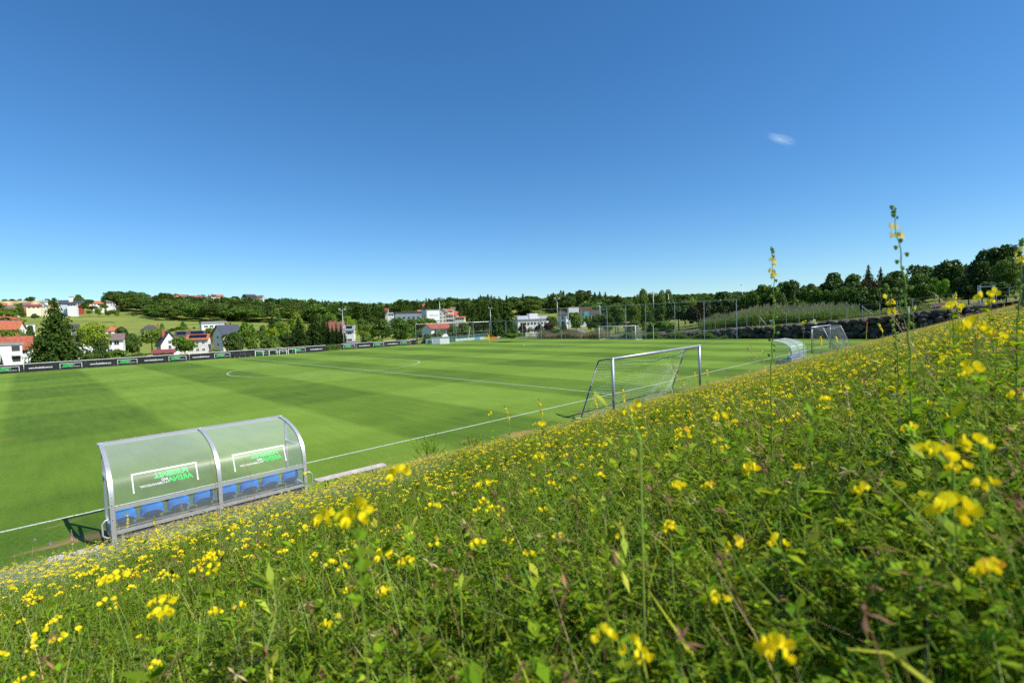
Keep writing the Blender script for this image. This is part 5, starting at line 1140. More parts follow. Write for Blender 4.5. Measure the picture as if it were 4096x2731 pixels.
# ridge and hill houses
for (lb, a0, a1, e, rd, bs_, r, a, rdir, wl, rf, ex) in [
 ('white hill house with brown gable roof below the golden field', 285, 410, 235, 202, 262, 760, 20, 'x', 'brick', 'brown', {}),
 ('long pale hill house under a dark red roof', 350, 560, 255, 230, 300, 720, -5, 'x', 'cream', 'maroon', dict(ratio=.45)),
 ('hill house with large brown hip roof at the far left', 48, 250, 275, 235, 300, 700, 12, 'x', 'white', 'brown', dict(hip=True)),
 ('white gabled hill house left of the spruce tip', 500, 645, 245, 202, 290, 730, -15, 'y', 'cream', 'grey', {}),
 ('modern white and slate hill house with dark loggias', 790, 910, 212, 172, 295, 740, -15, 'x', 'pale', 'slate', {}),
 ('white cubic hill house with two small gables', 900, 1050, 225, 197, 298, 730, -18, 'x', 'white', 'slate', {}),
 ('dark red hill house with solar roof behind the white cubic house', 980, 1125, 205, 185, 240, 800, 5, 'x', 'red', 'slate', dict(ratio=.5)),
 ('orange roofed hill house standing alone right of the dark red one', 1238, 1395, 218, 180, 248, 860, 5, 'x', 'white', 'orange', dict(hip=True)),
 ('low white hill bungalow right of the orange roofed hill house', 1430, 1560, 205, 180, 240, 900, -5, 'x', 'white', 'brown', dict(hip=True, ratio=.5)),
 ('white hill house with red gable roof on top of the wood', 1710, 1858, 178, 143, 200, 1000, -20, 'x', 'white', 'red', {}),
 ('flat white pavilion on the highest point of the golden ridge', 925, 1000, 128, 118, 150, 1250, 0, 'flat', 'white', 'grey', dict(ratio=.5)),
 ('small red roofed hill house at the left edge under the ridge', 20, 95, 235, 212, 262, 820, 10, 'x', 'white', 'red', {}),
 ('thin white house tip behind the spruce on the ridge', 575, 640, 190, 172, 215, 950, 5, 'x', 'white', 'grey', {})]:
    house('hill_house', lb, 1, a0, a1, e, rd, bs_, r, a, rdir, wl, rf, **{**dict(ratio=.7, win=(3, 1), swin=(2, 1), wsize=(1.5, 1.5)), **ex})
for (lb, a0, a1, e, rd, bs_, r, a, wl, rf, ex) in [
 ('grey roofed farm building at the left end of the ridge row', -20, 110, 140, 118, 175, 1060, 8, 'white', 'grey', {}),
 ('farm building with brown roof left of the long orange roof', 90, 190, 138, 112, 160, 1050, 5, 'pink', 'rust', {}),
 ('long ridge farmhouse with orange roof and solar strip', 165, 385, 132, 104, 165, 1050, -4, 'white', 'orange', dict(ratio=.4, solar=[(-.6, 0)])),
 ('brown roofed ridge barn right of the orange roof', 385, 515, 122, 95, 160, 1060, -3, 'pink', 'rust', dict(ratio=.5)),
 ('long low brown roofed ridge building', 525, 720, 135, 108, 160, 1060, -3, 'pink', 'rust', dict(ratio=.35)),
 ('yellow ridge house with orange roof and dark solar half', 820, 985, 122, 98, 165, 1050, -5, 'cream', 'orange', dict(ratio=.5, solar=[(-.9, -.1)])),
 ('large dark timber barn on the ridge', 1235, 1440, 120, 92, 175, 1040, 30, 'dark', 'dark', dict(ratio=.7, win=(0, 0), swin=(0, 0))),
 ('cream gabled house at the right end of the ridge', 1440, 1532, 128, 106, 180, 1020, -25, 'cream', 'brown', {})]:
    house('ridge_house', lb, 2, a0, a1, e, rd, bs_, r, a, 'x', wl, rf, **{**dict(ratio=.6, win=(3, 1), swin=(2, 1), wsize=(1.5, 1.5)), **ex})
# village, view 2
rt, X, Y, he, hr = house('house', 'white gabled house with dark steep roof and brick chimney', 2, 85, 385, 755, 592, 870, 235, 16, 'y', roof='dark', ratio=.9, win=(1, 2), swin=(2, 1), chim=[(-.45, 1.0)], wsize=(.9, 1.2))
house('house', 'low maroon roofed shed in front of the chimney house', 2, 40, 320, 868, 838, 905, 215, 0, 'x', 'timber', 'maroon', ratio=.4, win=(0, 0), swin=(0, 0))
house('house', 'rear wing with dark solar roof and brick chimney', 2, 350, 740, 640, 588, 860, 262, -4, 'x', roof='dark', ratio=.5, win=(3, 1), solar=[(-.95, -.3), (.05, .95)], chim=[(-.05, 1.0)])
rt, X, Y, he, hr = house('house', 'white house with orange framed solar roof and wooden balconies', 2, 500, 815, 688, 632, 862, 236, -16, 'x', roof='orange', ratio=.6, win=(3, 2), swin=(0, 0), solar=[(-.85, .9)], wsize=(.9, .7))
for zz in (he-2.3, he-4.9):
    m = MB(); m.box(X+.01, X+1.6, -Y*.8, Y, zz-.15, zz); m.box(X+1.5, X+1.6, -Y*.8, Y, zz, zz+1.0); m.build('balcony', WALLS['timber'], rt)
for yy in (-Y*.75, Y*.9):
    m = MB(); m.box(X+1.45, X+1.6, yy-.08, yy+.08, 0, he); m.build('balcony_post', WALLS['timber'], rt)
house('house', 'modern flat roofed white bungalow in the hill meadow', 2, 665, 1030, 487, 455, 575, 390, 14, 'flat', 'white', 'grey', ratio=.35, win=(4, 1), swin=(1, 1), wsize=(2.4, 1.1), wz=2.2)
house('house', 'tall white house with slate blue steep roof and shaded left gable', 2, 845, 1240, 617, 505, 850, 222, 34, 'x', 'pink', 'slate', ratio=.75, win=(4, 2), swin=(1, 3), chim=[(.0, .8), (.5, .8)], wsize=(.8, 1.1))
# view 3
house('house', 'white house with large faded brown roof behind the row of dark spruces', 3, 305, 640, 588, 468, 725, 225, -24, 'x', 'white', 'rust', ratio=.8, win=(3, 2), swin=(2, 2), chim=[(-.55, .8), (-.1, .8)])
house('house', 'narrow white annex with solar panel roof right of the brown roof', 3, 605, 742, 562, 515, 715, 215, -10, 'x', 'white', 'grey', ratio=.9, win=(1, 2), swin=(1, 2), solar=[(-.8, .6)], wsize=(1.6, .8))
house('house', 'white house with bright red roof and balcony behind the ball stop net', 3, 1640, 2030, 543, 485, 700, 190, 32, 'x', 'white', 'red', ratio=.75, win=(3, 2), swin=(0, 0), balcony=[(.1, .9, 2.3)], wsize=(.9, 1.3))
house('flat_building', 'low white flat roofed hut behind the short barrier', 3, 632, 795, 738, 722, 765, 112, -5, 'flat', 'white', 'grey', ratio=.6, win=(0, 0), swin=(0, 0))
rt, X, Y, he, hr = house('clinic_building', 'long grey clinic building with pale gable end and small square windows', 3, 1262, 1640, 345, 325, 500, 380, 10, 'flat', 'grey', 'dark', ratio=.3, win=(5, 1), swin=(0, 0), wsize=(2.0, 2.0), cat='building', wz=4.5)
rt, X, Y, he, hr = house('clinic_building', 'pale cubic clinic wing with white sign panel', 3, 1632, 1872, 308, 298, 480, 372, 22, 'flat', 'pale', 'grey', ratio=.9, win=(0, 0), swin=(2, 1), wsize=(1.4, 3), cat='building', wz=6)
m = MB(); m.box(-X*.9, X*.98, -Y-.35, -Y-.02, he-7.5, he-.4); sg = m.build('sign_panel', WHITEP, rt); V, F = fit_text('REDUCE!', -X*.55, X*.75, he-4.6, he-2.9, 0, .01); place_print([(V, F, 0)], lambda a, c: (a, -Y-.37, c), 'sign_text', sg, mats=(mat('grey_letters', (.35, .33, .28), .6), GREENL))
house('hotel_building', 'cream building with tall curved gable behind the big floodlight', 3, 1860, 1990, 330, 285, 470, 385, -8, 'y', 'cream', 'grey', ratio=1.2, win=(2, 3), swin=(2, 3), cat='building')
rt, X, Y, he, hr = house('hotel_building', 'cream hotel with stacked white balconies and orange roof', 3, 1958, 2110, 372, 355, 470, 360, -10, 'x', 'cream', 'orange', ratio=.6, win=(4, 3), swin=(2, 3), cat='hotel')
for j in range(3):
    m = MB(); m.box(-X, X*1.02, -Y-1.2, -Y-1.1, he-2.9*j-2.6, he-2.9*j-1.7); m.box(-X, X*1.02, -Y-1.2, -Y-.004, he-2.9*j-2.75, he-2.9*j-2.6); m.build('balcony', WHITEP, rt)
rt, X, Y, he, hr = house('hotel_building', 'lower cream hotel wing with balconies and orange roof edge', 3, 2080, 2225, 402, 390, 470, 350, -12, 'x', 'cream', 'orange', ratio=.6, win=(4, 2), swin=(2, 2), cat='hotel')
for j in range(2):
    m = MB(); m.box(-X, X*1.02, -Y-1.2, -Y-1.1, he-2.9*j-2.6, he-2.9*j-1.7); m.build('balcony', WHITEP, rt)
for (lb, a0, a1, e, rd, bs_, r, a, wl, rf) in [
 ('white house with brown roof high on the wooded slope', 1635, 1720, 255, 224, 292, 560, 25, 'white', 'red'), ('white house with grey brown roof beside the highest slope house', 1682, 1778, 268, 248, 302, 540, 25, 'white', 'brown'),
 ('small white house with red roof alone in the wood', 1140, 1192, 305, 280, 345, 480, -20, 'white', 'red'), ('orange roofed house above the cream hotel', 1950, 2050, 312, 288, 345, 450, 5, 'white', 'orange'),
 ('grey house above the orange roofed one', 2000, 2085, 290, 266, 312, 500, 5, 'pale', 'brown'), ('bright orange roof right above the hotel', 2060, 2128, 345, 320, 370, 430, -5, 'white', 'orange'), ('dark red gable between the spruces', 2172, 2205, 325, 290, 360, 420, 20, 'white', 'maroon'), ('small orange roofed house left of the clinic wing', 1580, 1640, 318, 303, 330, 470, 5, 'white', 'orange'), ('small white house with grey roof on the slope left of the clinic', 1185, 1262, 352, 338, 372, 430, 0, 'white', 'grey')]:
    house('slope_house', lb, 3, a0, a1, e, rd, bs_, r, a, 'x', wl, rf, ratio=.8, win=(2, 1), swin=(2, 1))
# view 4
rt, X, Y, he, hr = house('hotel_building', 'white hotel with layered flat roofs and balconies behind the purple trees', 4, 858, 1325, 545, 522, 720, 240, 16, 'flat', 'white', 'grey', ratio=.5, win=(8, 2), swin=(2, 2), wsize=(1.3, 1.5), cat='hotel', storey=3.2)
m = MB(); m.box(-X*.2, X*.35, -Y*.6, Y*.6, hr, hr+2.6); m.build('roof_block', WHITEP, rt); m = MB(); m.box(-X*.98, -X*.25, -Y*.6, Y*.6, hr, hr+1.6); m.box(X*.36, X*.98, -Y*.5, Y*.6, hr, hr+1.3); m.build('roof_terrace', WALLS['pale'], rt)
for k in range(4):
    for j in range(2): m = MB(); x = -X*.32+k*X*.38; m.box(x, x+X*.28, -Y-1.3, -Y-1.2, he-3.2*j-2.9, he-3.2*j-1.9); m.box(x, x+X*.28, -Y-1.3, -Y-.004, he-3.2*j-3.05, he-3.2*j-2.9); m.build('balcony', FRAMEW, rt)
rt, X, Y, he, hr = house('hotel_building', 'large hotel with dark mansard roof and rooftop terrace beyond the pitch', 4, 1445, 2030, 470, 415, 660, 300, 12, 'x', 'white', 'dark', ratio=.35, win=(10, 3), swin=(2, 3), cat='hotel', storey=3.1)
m = MB(); m.box(-X*.55, -X*.05, -Y*.5, Y*.5, hr-1.2, hr+2.2); m.build('roof_block', WHITEP, rt); m = MB(); m.box(X*.0, X*.6, -Y*.4, Y*.4, hr-1, hr+2.0); m.build('roof_block', WALLS['timber'], rt); m = MB(); m.box(X*.15, X*.38, -Y-.6, -Y-.4, he-.5, he+2.0); m.build('awning', mat('turquoise_awning', (.08, .38, .42), .6), rt)
house('house', 'pale grey wing of the mansard hotel with white end wall', 4, 1470, 1585, 480, 470, 640, 270, -30, 'flat', 'pale', 'dark', ratio=.5, win=(1, 2), swin=(1, 2), cat='building')
house('house', 'white building part behind the trees left of the far goal', 4, 1870, 2352, 470, 462, 620, 330, 0, 'flat', 'white', 'grey', ratio=.3, win=(12, 2), swin=(0, 0), cat='building')
house('house', 'small orange roof glimpsed between trees behind the far goal', 5, 335, 410, 655, 640, 690, 170, 0, 'x', 'white', 'orange', ratio=.6, win=(1, 1), swin=(1, 1))
# white vehicle and low wall by the second pitch
p = vpt(4, 960, 760, 140); root = empty('wall', 'pale low wall beside the second pitch', 'wall', (p.x, p.y, p.z-1.2), -R(53)); m = MB(); m.box(-6, 6, 0, .3, 0, 1.1); m.build('wall_body', RENDER, root)
# ================================================================== MEADOW
GR1 = leafmat('grass_blade', (.31, .38, .014), .65, .45, .6, .03, spec=.15)
GR2 = leafmat('grass_blade_light', (.40, .47, .045), .5, .45, .6, .03, spec=.2)
STR = leafmat('dry_stalk', (.55, .44, .22), .3, .25, .6, .02)
LF = leafmat('clover_leaf', (.20, .31, .012), .7, .44, .6, .03, spec=.15)
STM = leafmat('green_stem', (.24, .38, .06), .3, .2, .5, .02)
YEL = leafmat('yellow_petal', (.90, .76, .016), .12, .3, .5, .008)
YEO = leafmat('orange_petal', (.86, .54, .04), .25, .3, .5, .02)
POD = leafmat('brown_pod', (.30, .15, .08), .35, .15, .6, .02)
WHF = leafmat('tiny_white_flower', (.62, .64, .50), .2, .3, .6, .02)
VIO = leafmat('violet_petal', (.42, .26, .58), .2, .3, .6, .02); MAG = leafmat('magenta_petal', (.45, .10, .33), .25, .3, .6, .02)
PYE = leafmat('pale_yellow_petal', (.85, .68, .16), .15, .35, .5, .015)
MM = [GR1, GR2, STR, LF, STM, YEL, YEO, POD, WHF, VIO, MAG, PYE]
class NB:
    """quads gathered as numpy blocks"""
    def __init__(s): s.V = []; s.F = []; s.M = []; s.n = 0
    def add(s, V, F, m):
        V = np.asarray(V, float).reshape(-1, 3); F = np.asarray(F); s.V.append(V); s.F.append(F+s.n); s.M.append(np.full(len(F), m) if np.isscalar(m) else np.asarray(m)); s.n += len(V)
    def mesh(s, name): return np_mesh(name, np.vstack(s.V), np.vstack(s.F), np.concatenate(s.M), MM)
def blades(nb, P, h, wd, rg, mi, bend=.5, seg=3):
    n = len(P); a = rg.random(n)*6.283; d = np.stack([np.cos(a), np.sin(a), 0*a], 1); s = np.stack([-np.sin(a), np.cos(a), 0*a], 1)
    be = bend*h*(.3+rg.random(n)); rows = []
    for k in range(seg+1):
        t = k/seg; c = P+d*(be*t*t)[:, None]+np.array([0, 0, 1])*(h*(t-.22*t*t*bend))[:, None]; w_ = (wd*(1-t)**.7+wd*.08)[:, None]; rows += [c-s*w_, c+s*w_]
    V = np.stack(rows, 1); m = 2*(seg+1); F = []
    base = np.arange(n)[:, None]*m
    for k in range(seg): F.append(base+np.array([2*k, 2*k+1, 2*k+3, 2*k+2]))
    nb.add(V, np.vstack(F), np.tile(mi, seg) if not np.isscalar(mi) else mi)
def leaflets(nb, C, D, L, wd, rg, m):
    """folded leaflets at C pointing along D"""
    n = len(C); D = D/(np.linalg.norm(D, axis=1)[:, None]+1e-9); U = np.cross(D, np.tile([0, 0, 1.], (n, 1))); U /= np.linalg.norm(U, axis=1)[:, None]+1e-9; N = np.cross(U, D)
    L_ = L[:, None]; w_ = wd[:, None]
    V = np.stack([C, C+D*L_*.55+U*w_+N*w_*.35, C+D*L_, C+D*L_*.55-U*w_+N*w_*.35], 1)
    F = np.arange(4*n).reshape(-1, 4); nb.add(V, F, m)
def stem(nb, pts, r, m):
    pts = [np.asarray(p, float) for p in pts]; V = []
    for k, p in enumerate(pts):
        rr = r*(1-.45*k/(len(pts)-1))
        for j in range(3): t = 2.094*j; V.append(p+np.array([math.cos(t)*rr, math.sin(t)*rr, 0]))
    F = [(3*k+j, 3*k+(j+1) % 3, 3*k+3+(j+1) % 3, 3*k+3+j) for k in range(len(pts)-1) for j in range(3)]; nb.add(V, F, m)
def curve_pts(p, a, h, lean, n=5):
    return [np.array([p[0]+math.cos(a)*lean*(k/(n-1))**1.6, p[1]+math.sin(a)*lean*(k/(n-1))**1.6, p[2]+h*(k/(n-1))]) for k in range(n)]
def pea_flower(nb, c, d, s, rg, m=5, detail=1):
    """one yellow pea flower: upright rounded banner petal, two wings, keel"""
    d = np.asarray(d, float); d /= np.linalg.norm(d); up = np.array([0, 0, 1.]); u = np.cross(d, up); u /= np.linalg.norm(u)+1e-9; n_ = np.cross(u, d)
    c = np.asarray(c, float)
    def fan(o, ax, bx, k, mm, cup=0.0):          # rounded petal
        th = np.linspace(-math.pi*.5, math.pi*.5, k); nrm = np.cross(ax, bx)
        P = [o]+[o+ax*(s*.55+s*.5*math.cos(t))+bx*(s*.52*math.sin(t))+nrm*cup*s*abs(math.sin(t)) for t in th]
        F = [(0, i, i+1, i+2) for i in range(1, k-1, 2)]; nb.add(P, F, mm)
    k = 7 if detail else 5
    fan(c, n_*.93+d*.25, u, k, m, .18)
    if detail: fan(c, d*.95+u*.22, n_*.75, 5, m, .1); fan(c, d*.95-u*.22, n_*.75, 5, m, .1)
    else: fan(c, d, u*.6, 5, m)
def head(nb, c, s, rg, n=5, m=5, detail=1, orange=.08):
    a0 = rg.random()*6.28
    for k in range(n):
        a = a0+6.283*k/n+rg.normal()*.2; d = np.array([math.cos(a), math.sin(a), .25+.3*rg.normal()*.5]); mm = m if rg.random() > orange else 6
        pea_flower(nb, c+d*s*.62+np.array([0, 0, s*.25*rg.normal()]), d, s*(.75+.4*rg.random()), rg, mm, detail)
def lotus(nb, p, rg, h=.25, flowers=1, lean=.06, ls=1.0, detail=1, fs=.0105):
    a = rg.random()*6.28; P = curve_pts(p, a, h, lean*rg.normal()); stem(nb, P, .0011, 4); n = int(5+h*34)
    t = np.sort(rg.random(n))*.92; C = np.array([P[int(q*4)]*(1-(q*4 % 1))+P[min(4, int(q*4)+1)]*(q*4 % 1) for q in t]); C3 = np.repeat(C, 4, 0)
    ang = np.repeat(rg.random(n)*6.28, 4)+np.tile([-.7, 0, .7, 3.0], n)+rg.normal(size=4*n)*.2; D = np.stack([np.cos(ang), np.sin(ang), .35+.5*rg.normal(size=4*n)*.6], 1)
    sc = np.repeat((1-.35*t)*ls, 4); leaflets(nb, C3+D*.004, D, .0135*sc*(.8+.4*rg.random(4*n)), .0042*sc, rg, 3)
    for k in range(flowers):
        q = P[-1]+np.array([rg.normal()*.012, rg.normal()*.012, .018+.02*rg.random()])*(1 if k == 0 else 1.6); stem(nb, [P[3], (P[3]+q)/2, q], .0008, 4)
        head(nb, q, fs, rg, int(rg.integers(3, 7)), 5, detail)
def grass_tile(seed, T=.6, nb_=900, nl=165, straw=60, gal=0, hs=1.0, wdm=1.0, name='grass_tile', leafy=1.0):
    rg = np.random.default_rng(seed); nb = NB(); n = nb_
    P = np.stack([(rg.random(n)-.5)*T*1.15, (rg.random(n)-.5)*T*1.15, np.full(n, -.02)], 1); h = hs*(.06+.15*rg.random(n)**1.6)
    blades(nb, P, h, (.0012+.0016*rg.random(n))*wdm, rg, np.where(rg.random(n) < .58, 0, 1), .55)
    n = straw; P = np.stack([(rg.random(n)-.5)*T, (rg.random(n)-.5)*T, np.full(n, -.02)], 1); blades(nb, P, hs*(.10+.17*rg.random(n)), np.full(n, .0009*wdm), rg, np.where(rg.random(n) < .75, 2, 7), .9, 3)
    m = n//4; P = np.stack([(rg.random(m)-.5)*T, (rg.random(m)-.5)*T, np.full(m, -.02)], 1); blades(nb, P, hs*(.24+.14*rg.random(m)), np.full(m, .0008*wdm), rg, np.where(rg.random(m) < .5, 4, 2), .5, 3)
    for k in range(nl): lotus(nb, ((rg.random()-.5)*T, (rg.random()-.5)*T, -.01), rg, hs*(.09+.15*rg.random()), 0, .10, (1.0+.5*rg.random())*leafy)
    # dead litter close to the soil
    n = 90; C = np.stack([(rg.random(n)-.5)*T, (rg.random(n)-.5)*T, .01+.05*rg.random(n)], 1); D = rg.normal(size=(n, 3))*np.array([1, 1, .3]); leaflets(nb, C, D, .02+.03*rg.random(n), .002+.002*rg.random(n), rg, np.where(rg.random(n) < .6, 2, 7))
    if gal:
        n = gal; C = np.stack([(rg.random(n)-.5)*T, (rg.random(n)-.5)*T, hs*(.13+.15*rg.random(n))], 1); C += .02*rg.normal(size=C.shape); leaflets(nb, C, rg.normal(size=(n, 3)), .0035+.0025*rg.random(n), .0018*np.ones(n), rg, 8)
    return nb.mesh(name)
def coarse_tile(seed, T=.6):
    rg = np.random.default_rng(seed); nb = NB(); n = 420
    P = np.stack([(rg.random(n)-.5)*T*1.1, (rg.random(n)-.5)*T*1.1, np.full(n, -.02)], 1); blades(nb, P, .08+.20*rg.random(n)**1.3, .0018+.0030*rg.random(n), rg, np.where(rg.random(n) < .6, 0, 1), .7, 4)
    for k in range(110): lotus(nb, ((rg.random()-.5)*T, (rg.random()-.5)*T, -.01), rg, .10+.16*rg.random(), 0, .12, 1.5+.9*rg.random())
    for k in range(9):                      # broader pointed leaves on thick stems
        p = np.array([(rg.random()-.5)*T, (rg.random()-.5)*T, 0]); h = .16+.14*rg.random(); C = curve_pts(p, rg.random()*6.28, h, .08*rg.normal(), 5); stem(nb, C, .0018, 4); m = 12; t = rg.random(m); Q = np.array([C[min(4, int(q*4.9))] for q in t]); a = rg.random(m)*6.28
        leaflets(nb, Q, np.stack([np.cos(a), np.sin(a), .3+.5*rg.random(m)], 1), .03+.03*rg.random(m), .005+.005*rg.random(m), rg, 3 if rg.random() < .7 else 1)
    for k in range(10):                     # faded brown heads and pods
        p = np.array([(rg.random()-.5)*T, (rg.random()-.5)*T, 0]); C = curve_pts(p, rg.random()*6.28, .15+.13*rg.random(), .06*rg.normal(), 4); stem(nb, C, .0010, 7); m = 7; a = rg.random(m)*6.28
        leaflets(nb, np.tile(C[-1], (m, 1)), np.stack([np.cos(a), np.sin(a), .6*rg.normal(size=m)], 1), .012+.014*rg.random(m), np.full(m, .0022), rg, 7 if rg.random() < .6 else 2)
    n = 60; P = np.stack([(rg.random(n)-.5)*T, (rg.random(n)-.5)*T, np.full(n, -.02)], 1); blades(nb, P, .10+.15*rg.random(n), np.full(n, .0012), rg, 2, .9, 3)
    return nb.mesh('coarse_tile')
def flower_tile(seed, T=.6, nf=20, hs=1.0, fs=.0088, detail=1, pods=5, name='flower_tile'):
    rg = np.random.default_rng(seed); nb = NB()
    for k in range(nf):
        p = ((rg.random()-.5)*T, (rg.random()-.5)*T, 0); h = hs*(.16+.13*rg.random()); a = rg.random()*6.28
        P = curve_pts(p, a, h, .05*rg.normal(), 4); stem(nb, P, .0009, 4); m = int(rg.integers(3, 7)); head(nb, P[-1], fs*(.8+.4*rg.random()), rg, m, 5, detail, .07)
    for k in range(pods):
        p = ((rg.random()-.5)*T, (rg.random()-.5)*T, 0); P = curve_pts(p, rg.random()*6.28, hs*(.16+.12*rg.random()), .05*rg.normal(), 4); stem(nb, P, .0008, 4); n = 5; a = rg.random(n)*6.28
        leaflets(nb, np.tile(P[-1], (n, 1)), np.stack([np.cos(a), np.sin(a), .3*rg.normal(size=n)], 1), .018+.012*rg.random(n), np.full(n, .0016), rg, 7)
    return nb.mesh(name)
def instancer(name, label, tiles, pts, tilt=math.atan(SL)):
    """pts: (x, y, z, spin, scale, index)"""
    tc = bpy.data.collections.new(name+'_tiles')
    for k, me in enumerate(tiles):
        o = bpy.data.objects.new('%s_%s' % (name, 'abcdefghijkl'[k]), me); tc.objects.link(o)
    P = np.array([p[:3] for p in pts]); me = bpy.data.meshes.new(name); me.vertices.add(len(P)); me.vertices.foreach_set('co', P.astype(np.float32).ravel())
    rot = np.array([(Matrix.Rotation(-p[6] if len(p) > 6 else -tilt, 3, 'X') @ Matrix.Rotation(p[3], 3, 'Z')).to_euler()[:] for p in pts], np.float32)
    a = me.attributes.new('rot', 'FLOAT_VECTOR', 'POINT'); a.data.foreach_set('vector', rot.ravel())
    a = me.attributes.new('scl', 'FLOAT', 'POINT'); a.data.foreach_set('value', np.array([p[4] for p in pts], np.float32))
    a = me.attributes.new('idx', 'INT', 'POINT'); a.data.foreach_set('value', np.array([p[5] for p in pts], np.int32))
    ob = bpy.data.objects.new(name, me); COL.objects.link(ob)
    ng = bpy.data.node_groups.new(name, 'GeometryNodeTree'); ng.interface.new_socket('Geometry', in_out='INPUT', socket_type='NodeSocketGeometry'); ng.interface.new_socket('Geometry', in_out='OUTPUT', socket_type='NodeSocketGeometry')
    N = ng.nodes; L = ng.links; gi = N.new('NodeGroupInput'); go = N.new('NodeGroupOutput'); ip = N.new('GeometryNodeInstanceOnPoints'); ci = N.new('GeometryNodeCollectionInfo')
    ci.inputs['Collection'].default_value = tc; ci.inputs['Separate Children'].default_value = True; ci.inputs['Reset Children'].default_value = True; ip.inputs['Pick Instance'].default_value = True
    def na(nm, ty):
        q = N.new('GeometryNodeInputNamedAttribute'); q.data_type = ty; q.inputs['Name'].default_value = nm; return q.outputs['Attribute']
    L.new(gi.outputs[0], ip.inputs['Points']); L.new(ci.outputs[0], ip.inputs['Instance']); L.new(na('idx', 'INT'), ip.inputs['Instance Index']); L.new(na('rot', 'FLOAT_VECTOR'), ip.inputs['Rotation']); L.new(na('scl', 'FLOAT'), ip.inputs['Scale']); L.new(ip.outputs[0], go.inputs[0])
    md = ob.modifiers.new('scatter', 'NODES'); md.node_group = ng; return tag(ob, label, kind='stuff')
def inview(x, y, m=3.0):
    d = Vector((x, y, bank(x, y)+.2))-CC; z = d.dot(AF)
    if z < -.3: return d.length < 2.0
    if d.length < 2.5: return True
    return abs(d.dot(AR)) < z*1.033+m and -d.dot(AU) < z*.70+m
rgm = random.Random(21)
def toe(x): return -2.75+.25*math.sin(x*1.7) if x < -21.7 else (-3.3 if x < -17 else -3.15+.1*math.sin(x*2))
def pn(x, y, s, q):
    return .5+.5*(math.sin(x*s+q)*math.cos(y*s*1.3-q*.7)+.6*math.sin(x*s*2.3+y*s*1.9+q*2))/1.6
gt = [grass_tile(100+k) for k in range(5)]+[grass_tile(120+k, gal=2400, hs=.95) for k in range(3)]
gt += [coarse_tile(160+k) for k in range(3)]
gf = [grass_tile(140+k, T=1.2, nb_=1700, nl=110, straw=330, wdm=1.8, leafy=1.7, gal=g, name='far_grass_tile') for k, g in enumerate((60, 120, 1500))]
pn_, pf_ = [], []
st = .52
for i in range(int(92/st)):
    for j in range(int(17/st)):
        x = -33+i*st+rgm.uniform(-.12, .12); y = -2.1-j*st+rgm.uniform(-.12, .12)
        if y > toe(x): continue
        d = math.hypot(x-CC.x, y-CC.y)
        if d > 12 or x > 57.5 or not inview(x, y): continue
        galp = 1.5*math.exp(-((x+24)/4.5)**2-((y+7.2)/3.6)**2)+.25*math.exp(-((x+15)/3)**2-((y+6)/2)**2)-.1
        ix = rgm.randrange(5, 8) if rgm.random() < galp else rgm.randrange(5)
        if ix < 5 and rgm.random() < (.62 if d < 3.5 else .25)+(.2 if x > CC.x+.5 else 0): ix = rgm.randrange(8, 11)
        edge = min(1, .5+(toe(x)-y)*.4)*(.42 if -17.9 < x < -15.2 and y > -4.3 else 1); sc = (.78+.5*rgm.random()*pn(x, y, 1.1, 3)+.1)*edge*(.8 if d < 1.0 else 1)
        pn_.append((x, y, bank(x, y), rgm.uniform(0, 6.28), sc, ix))
st = .95
for i in range(int(100/st)):
    for j in range(int(20/st)):
        x = -36+i*st+rgm.uniform(-.2, .2); y = -3.5-j*st+rgm.uniform(-.2, .2); d = math.hypot(x-CC.x, y-CC.y)
        if d <= 11.4 or x > 57.3 or not inview(x, y) or (-18.1 < x < -15.0 and y > -4.5): continue
        galp = .12; ix = 2 if rgm.random() < galp else rgm.randrange(2)
        pf_.append((x, y, bank(x, y), rgm.uniform(0, 6.28), (.85+.3*rgm.random())*min(1, .6+(-3.5-y)*.3), ix))
for k in range(330):
    a = rgm.uniform(0, 6.28); d = (1.3 if k < 130 else 3.4)*math.sqrt(rgm.random()); x, y = CC.x+d*math.sin(a), CC.y+d*math.cos(a)
    if d > .28 and inview(x, y, .5): pn_.append((x, y, bank(x, y)-.01, rgm.uniform(0, 6.28), .7+.25*rgm.random(), rgm.choice([0, 1, 2, 3, 4, 8, 9, 10])))
instancer('meadow_grass', 'dense green meadow grass and clover leaves covering the bank', gt, pn_)
instancer('far_meadow_grass', 'meadow grass on the farther part of the bank', gf, pf_)
ft = [flower_tile(200+k, nf=n, detail=1) for k, n in enumerate((7, 12, 18, 25))]
ff = [flower_tile(220+k, T=1.2, nf=n, detail=0, fs=.0100, pods=30) for k, n in enumerate((10, 26, 48))]
q1, q2 = [], []
st = .56
for i in range(int(92/st)):
    for j in range(int(18/st)):
        x = -33+i*st+rgm.uniform(-.2, .2); y = -2.6-j*st+rgm.uniform(-.2, .2)
        if y > toe(x)-.1: continue
        d = 0; d = math.hypot(x-CC.x, y-CC.y)
        if d > 12 or x > 57.5 or not inview(x, y): continue
        dens = .30+.80*pn(x, y, .55, 4)
        if d < 3.0: dens *= .62+.2*max(0, d-.8)
        bear = math.degrees(math.atan2(x-CC.x, y-CC.y))
        if bear > 48 and d < 5: dens *= .85
        if dens < .16: continue
        q1.append((x, y, bank(x, y), rgm.uniform(0, 6.28), .9+.25*rgm.random(), min(3, max(0, int(dens*3.4)))))
st = 1.0
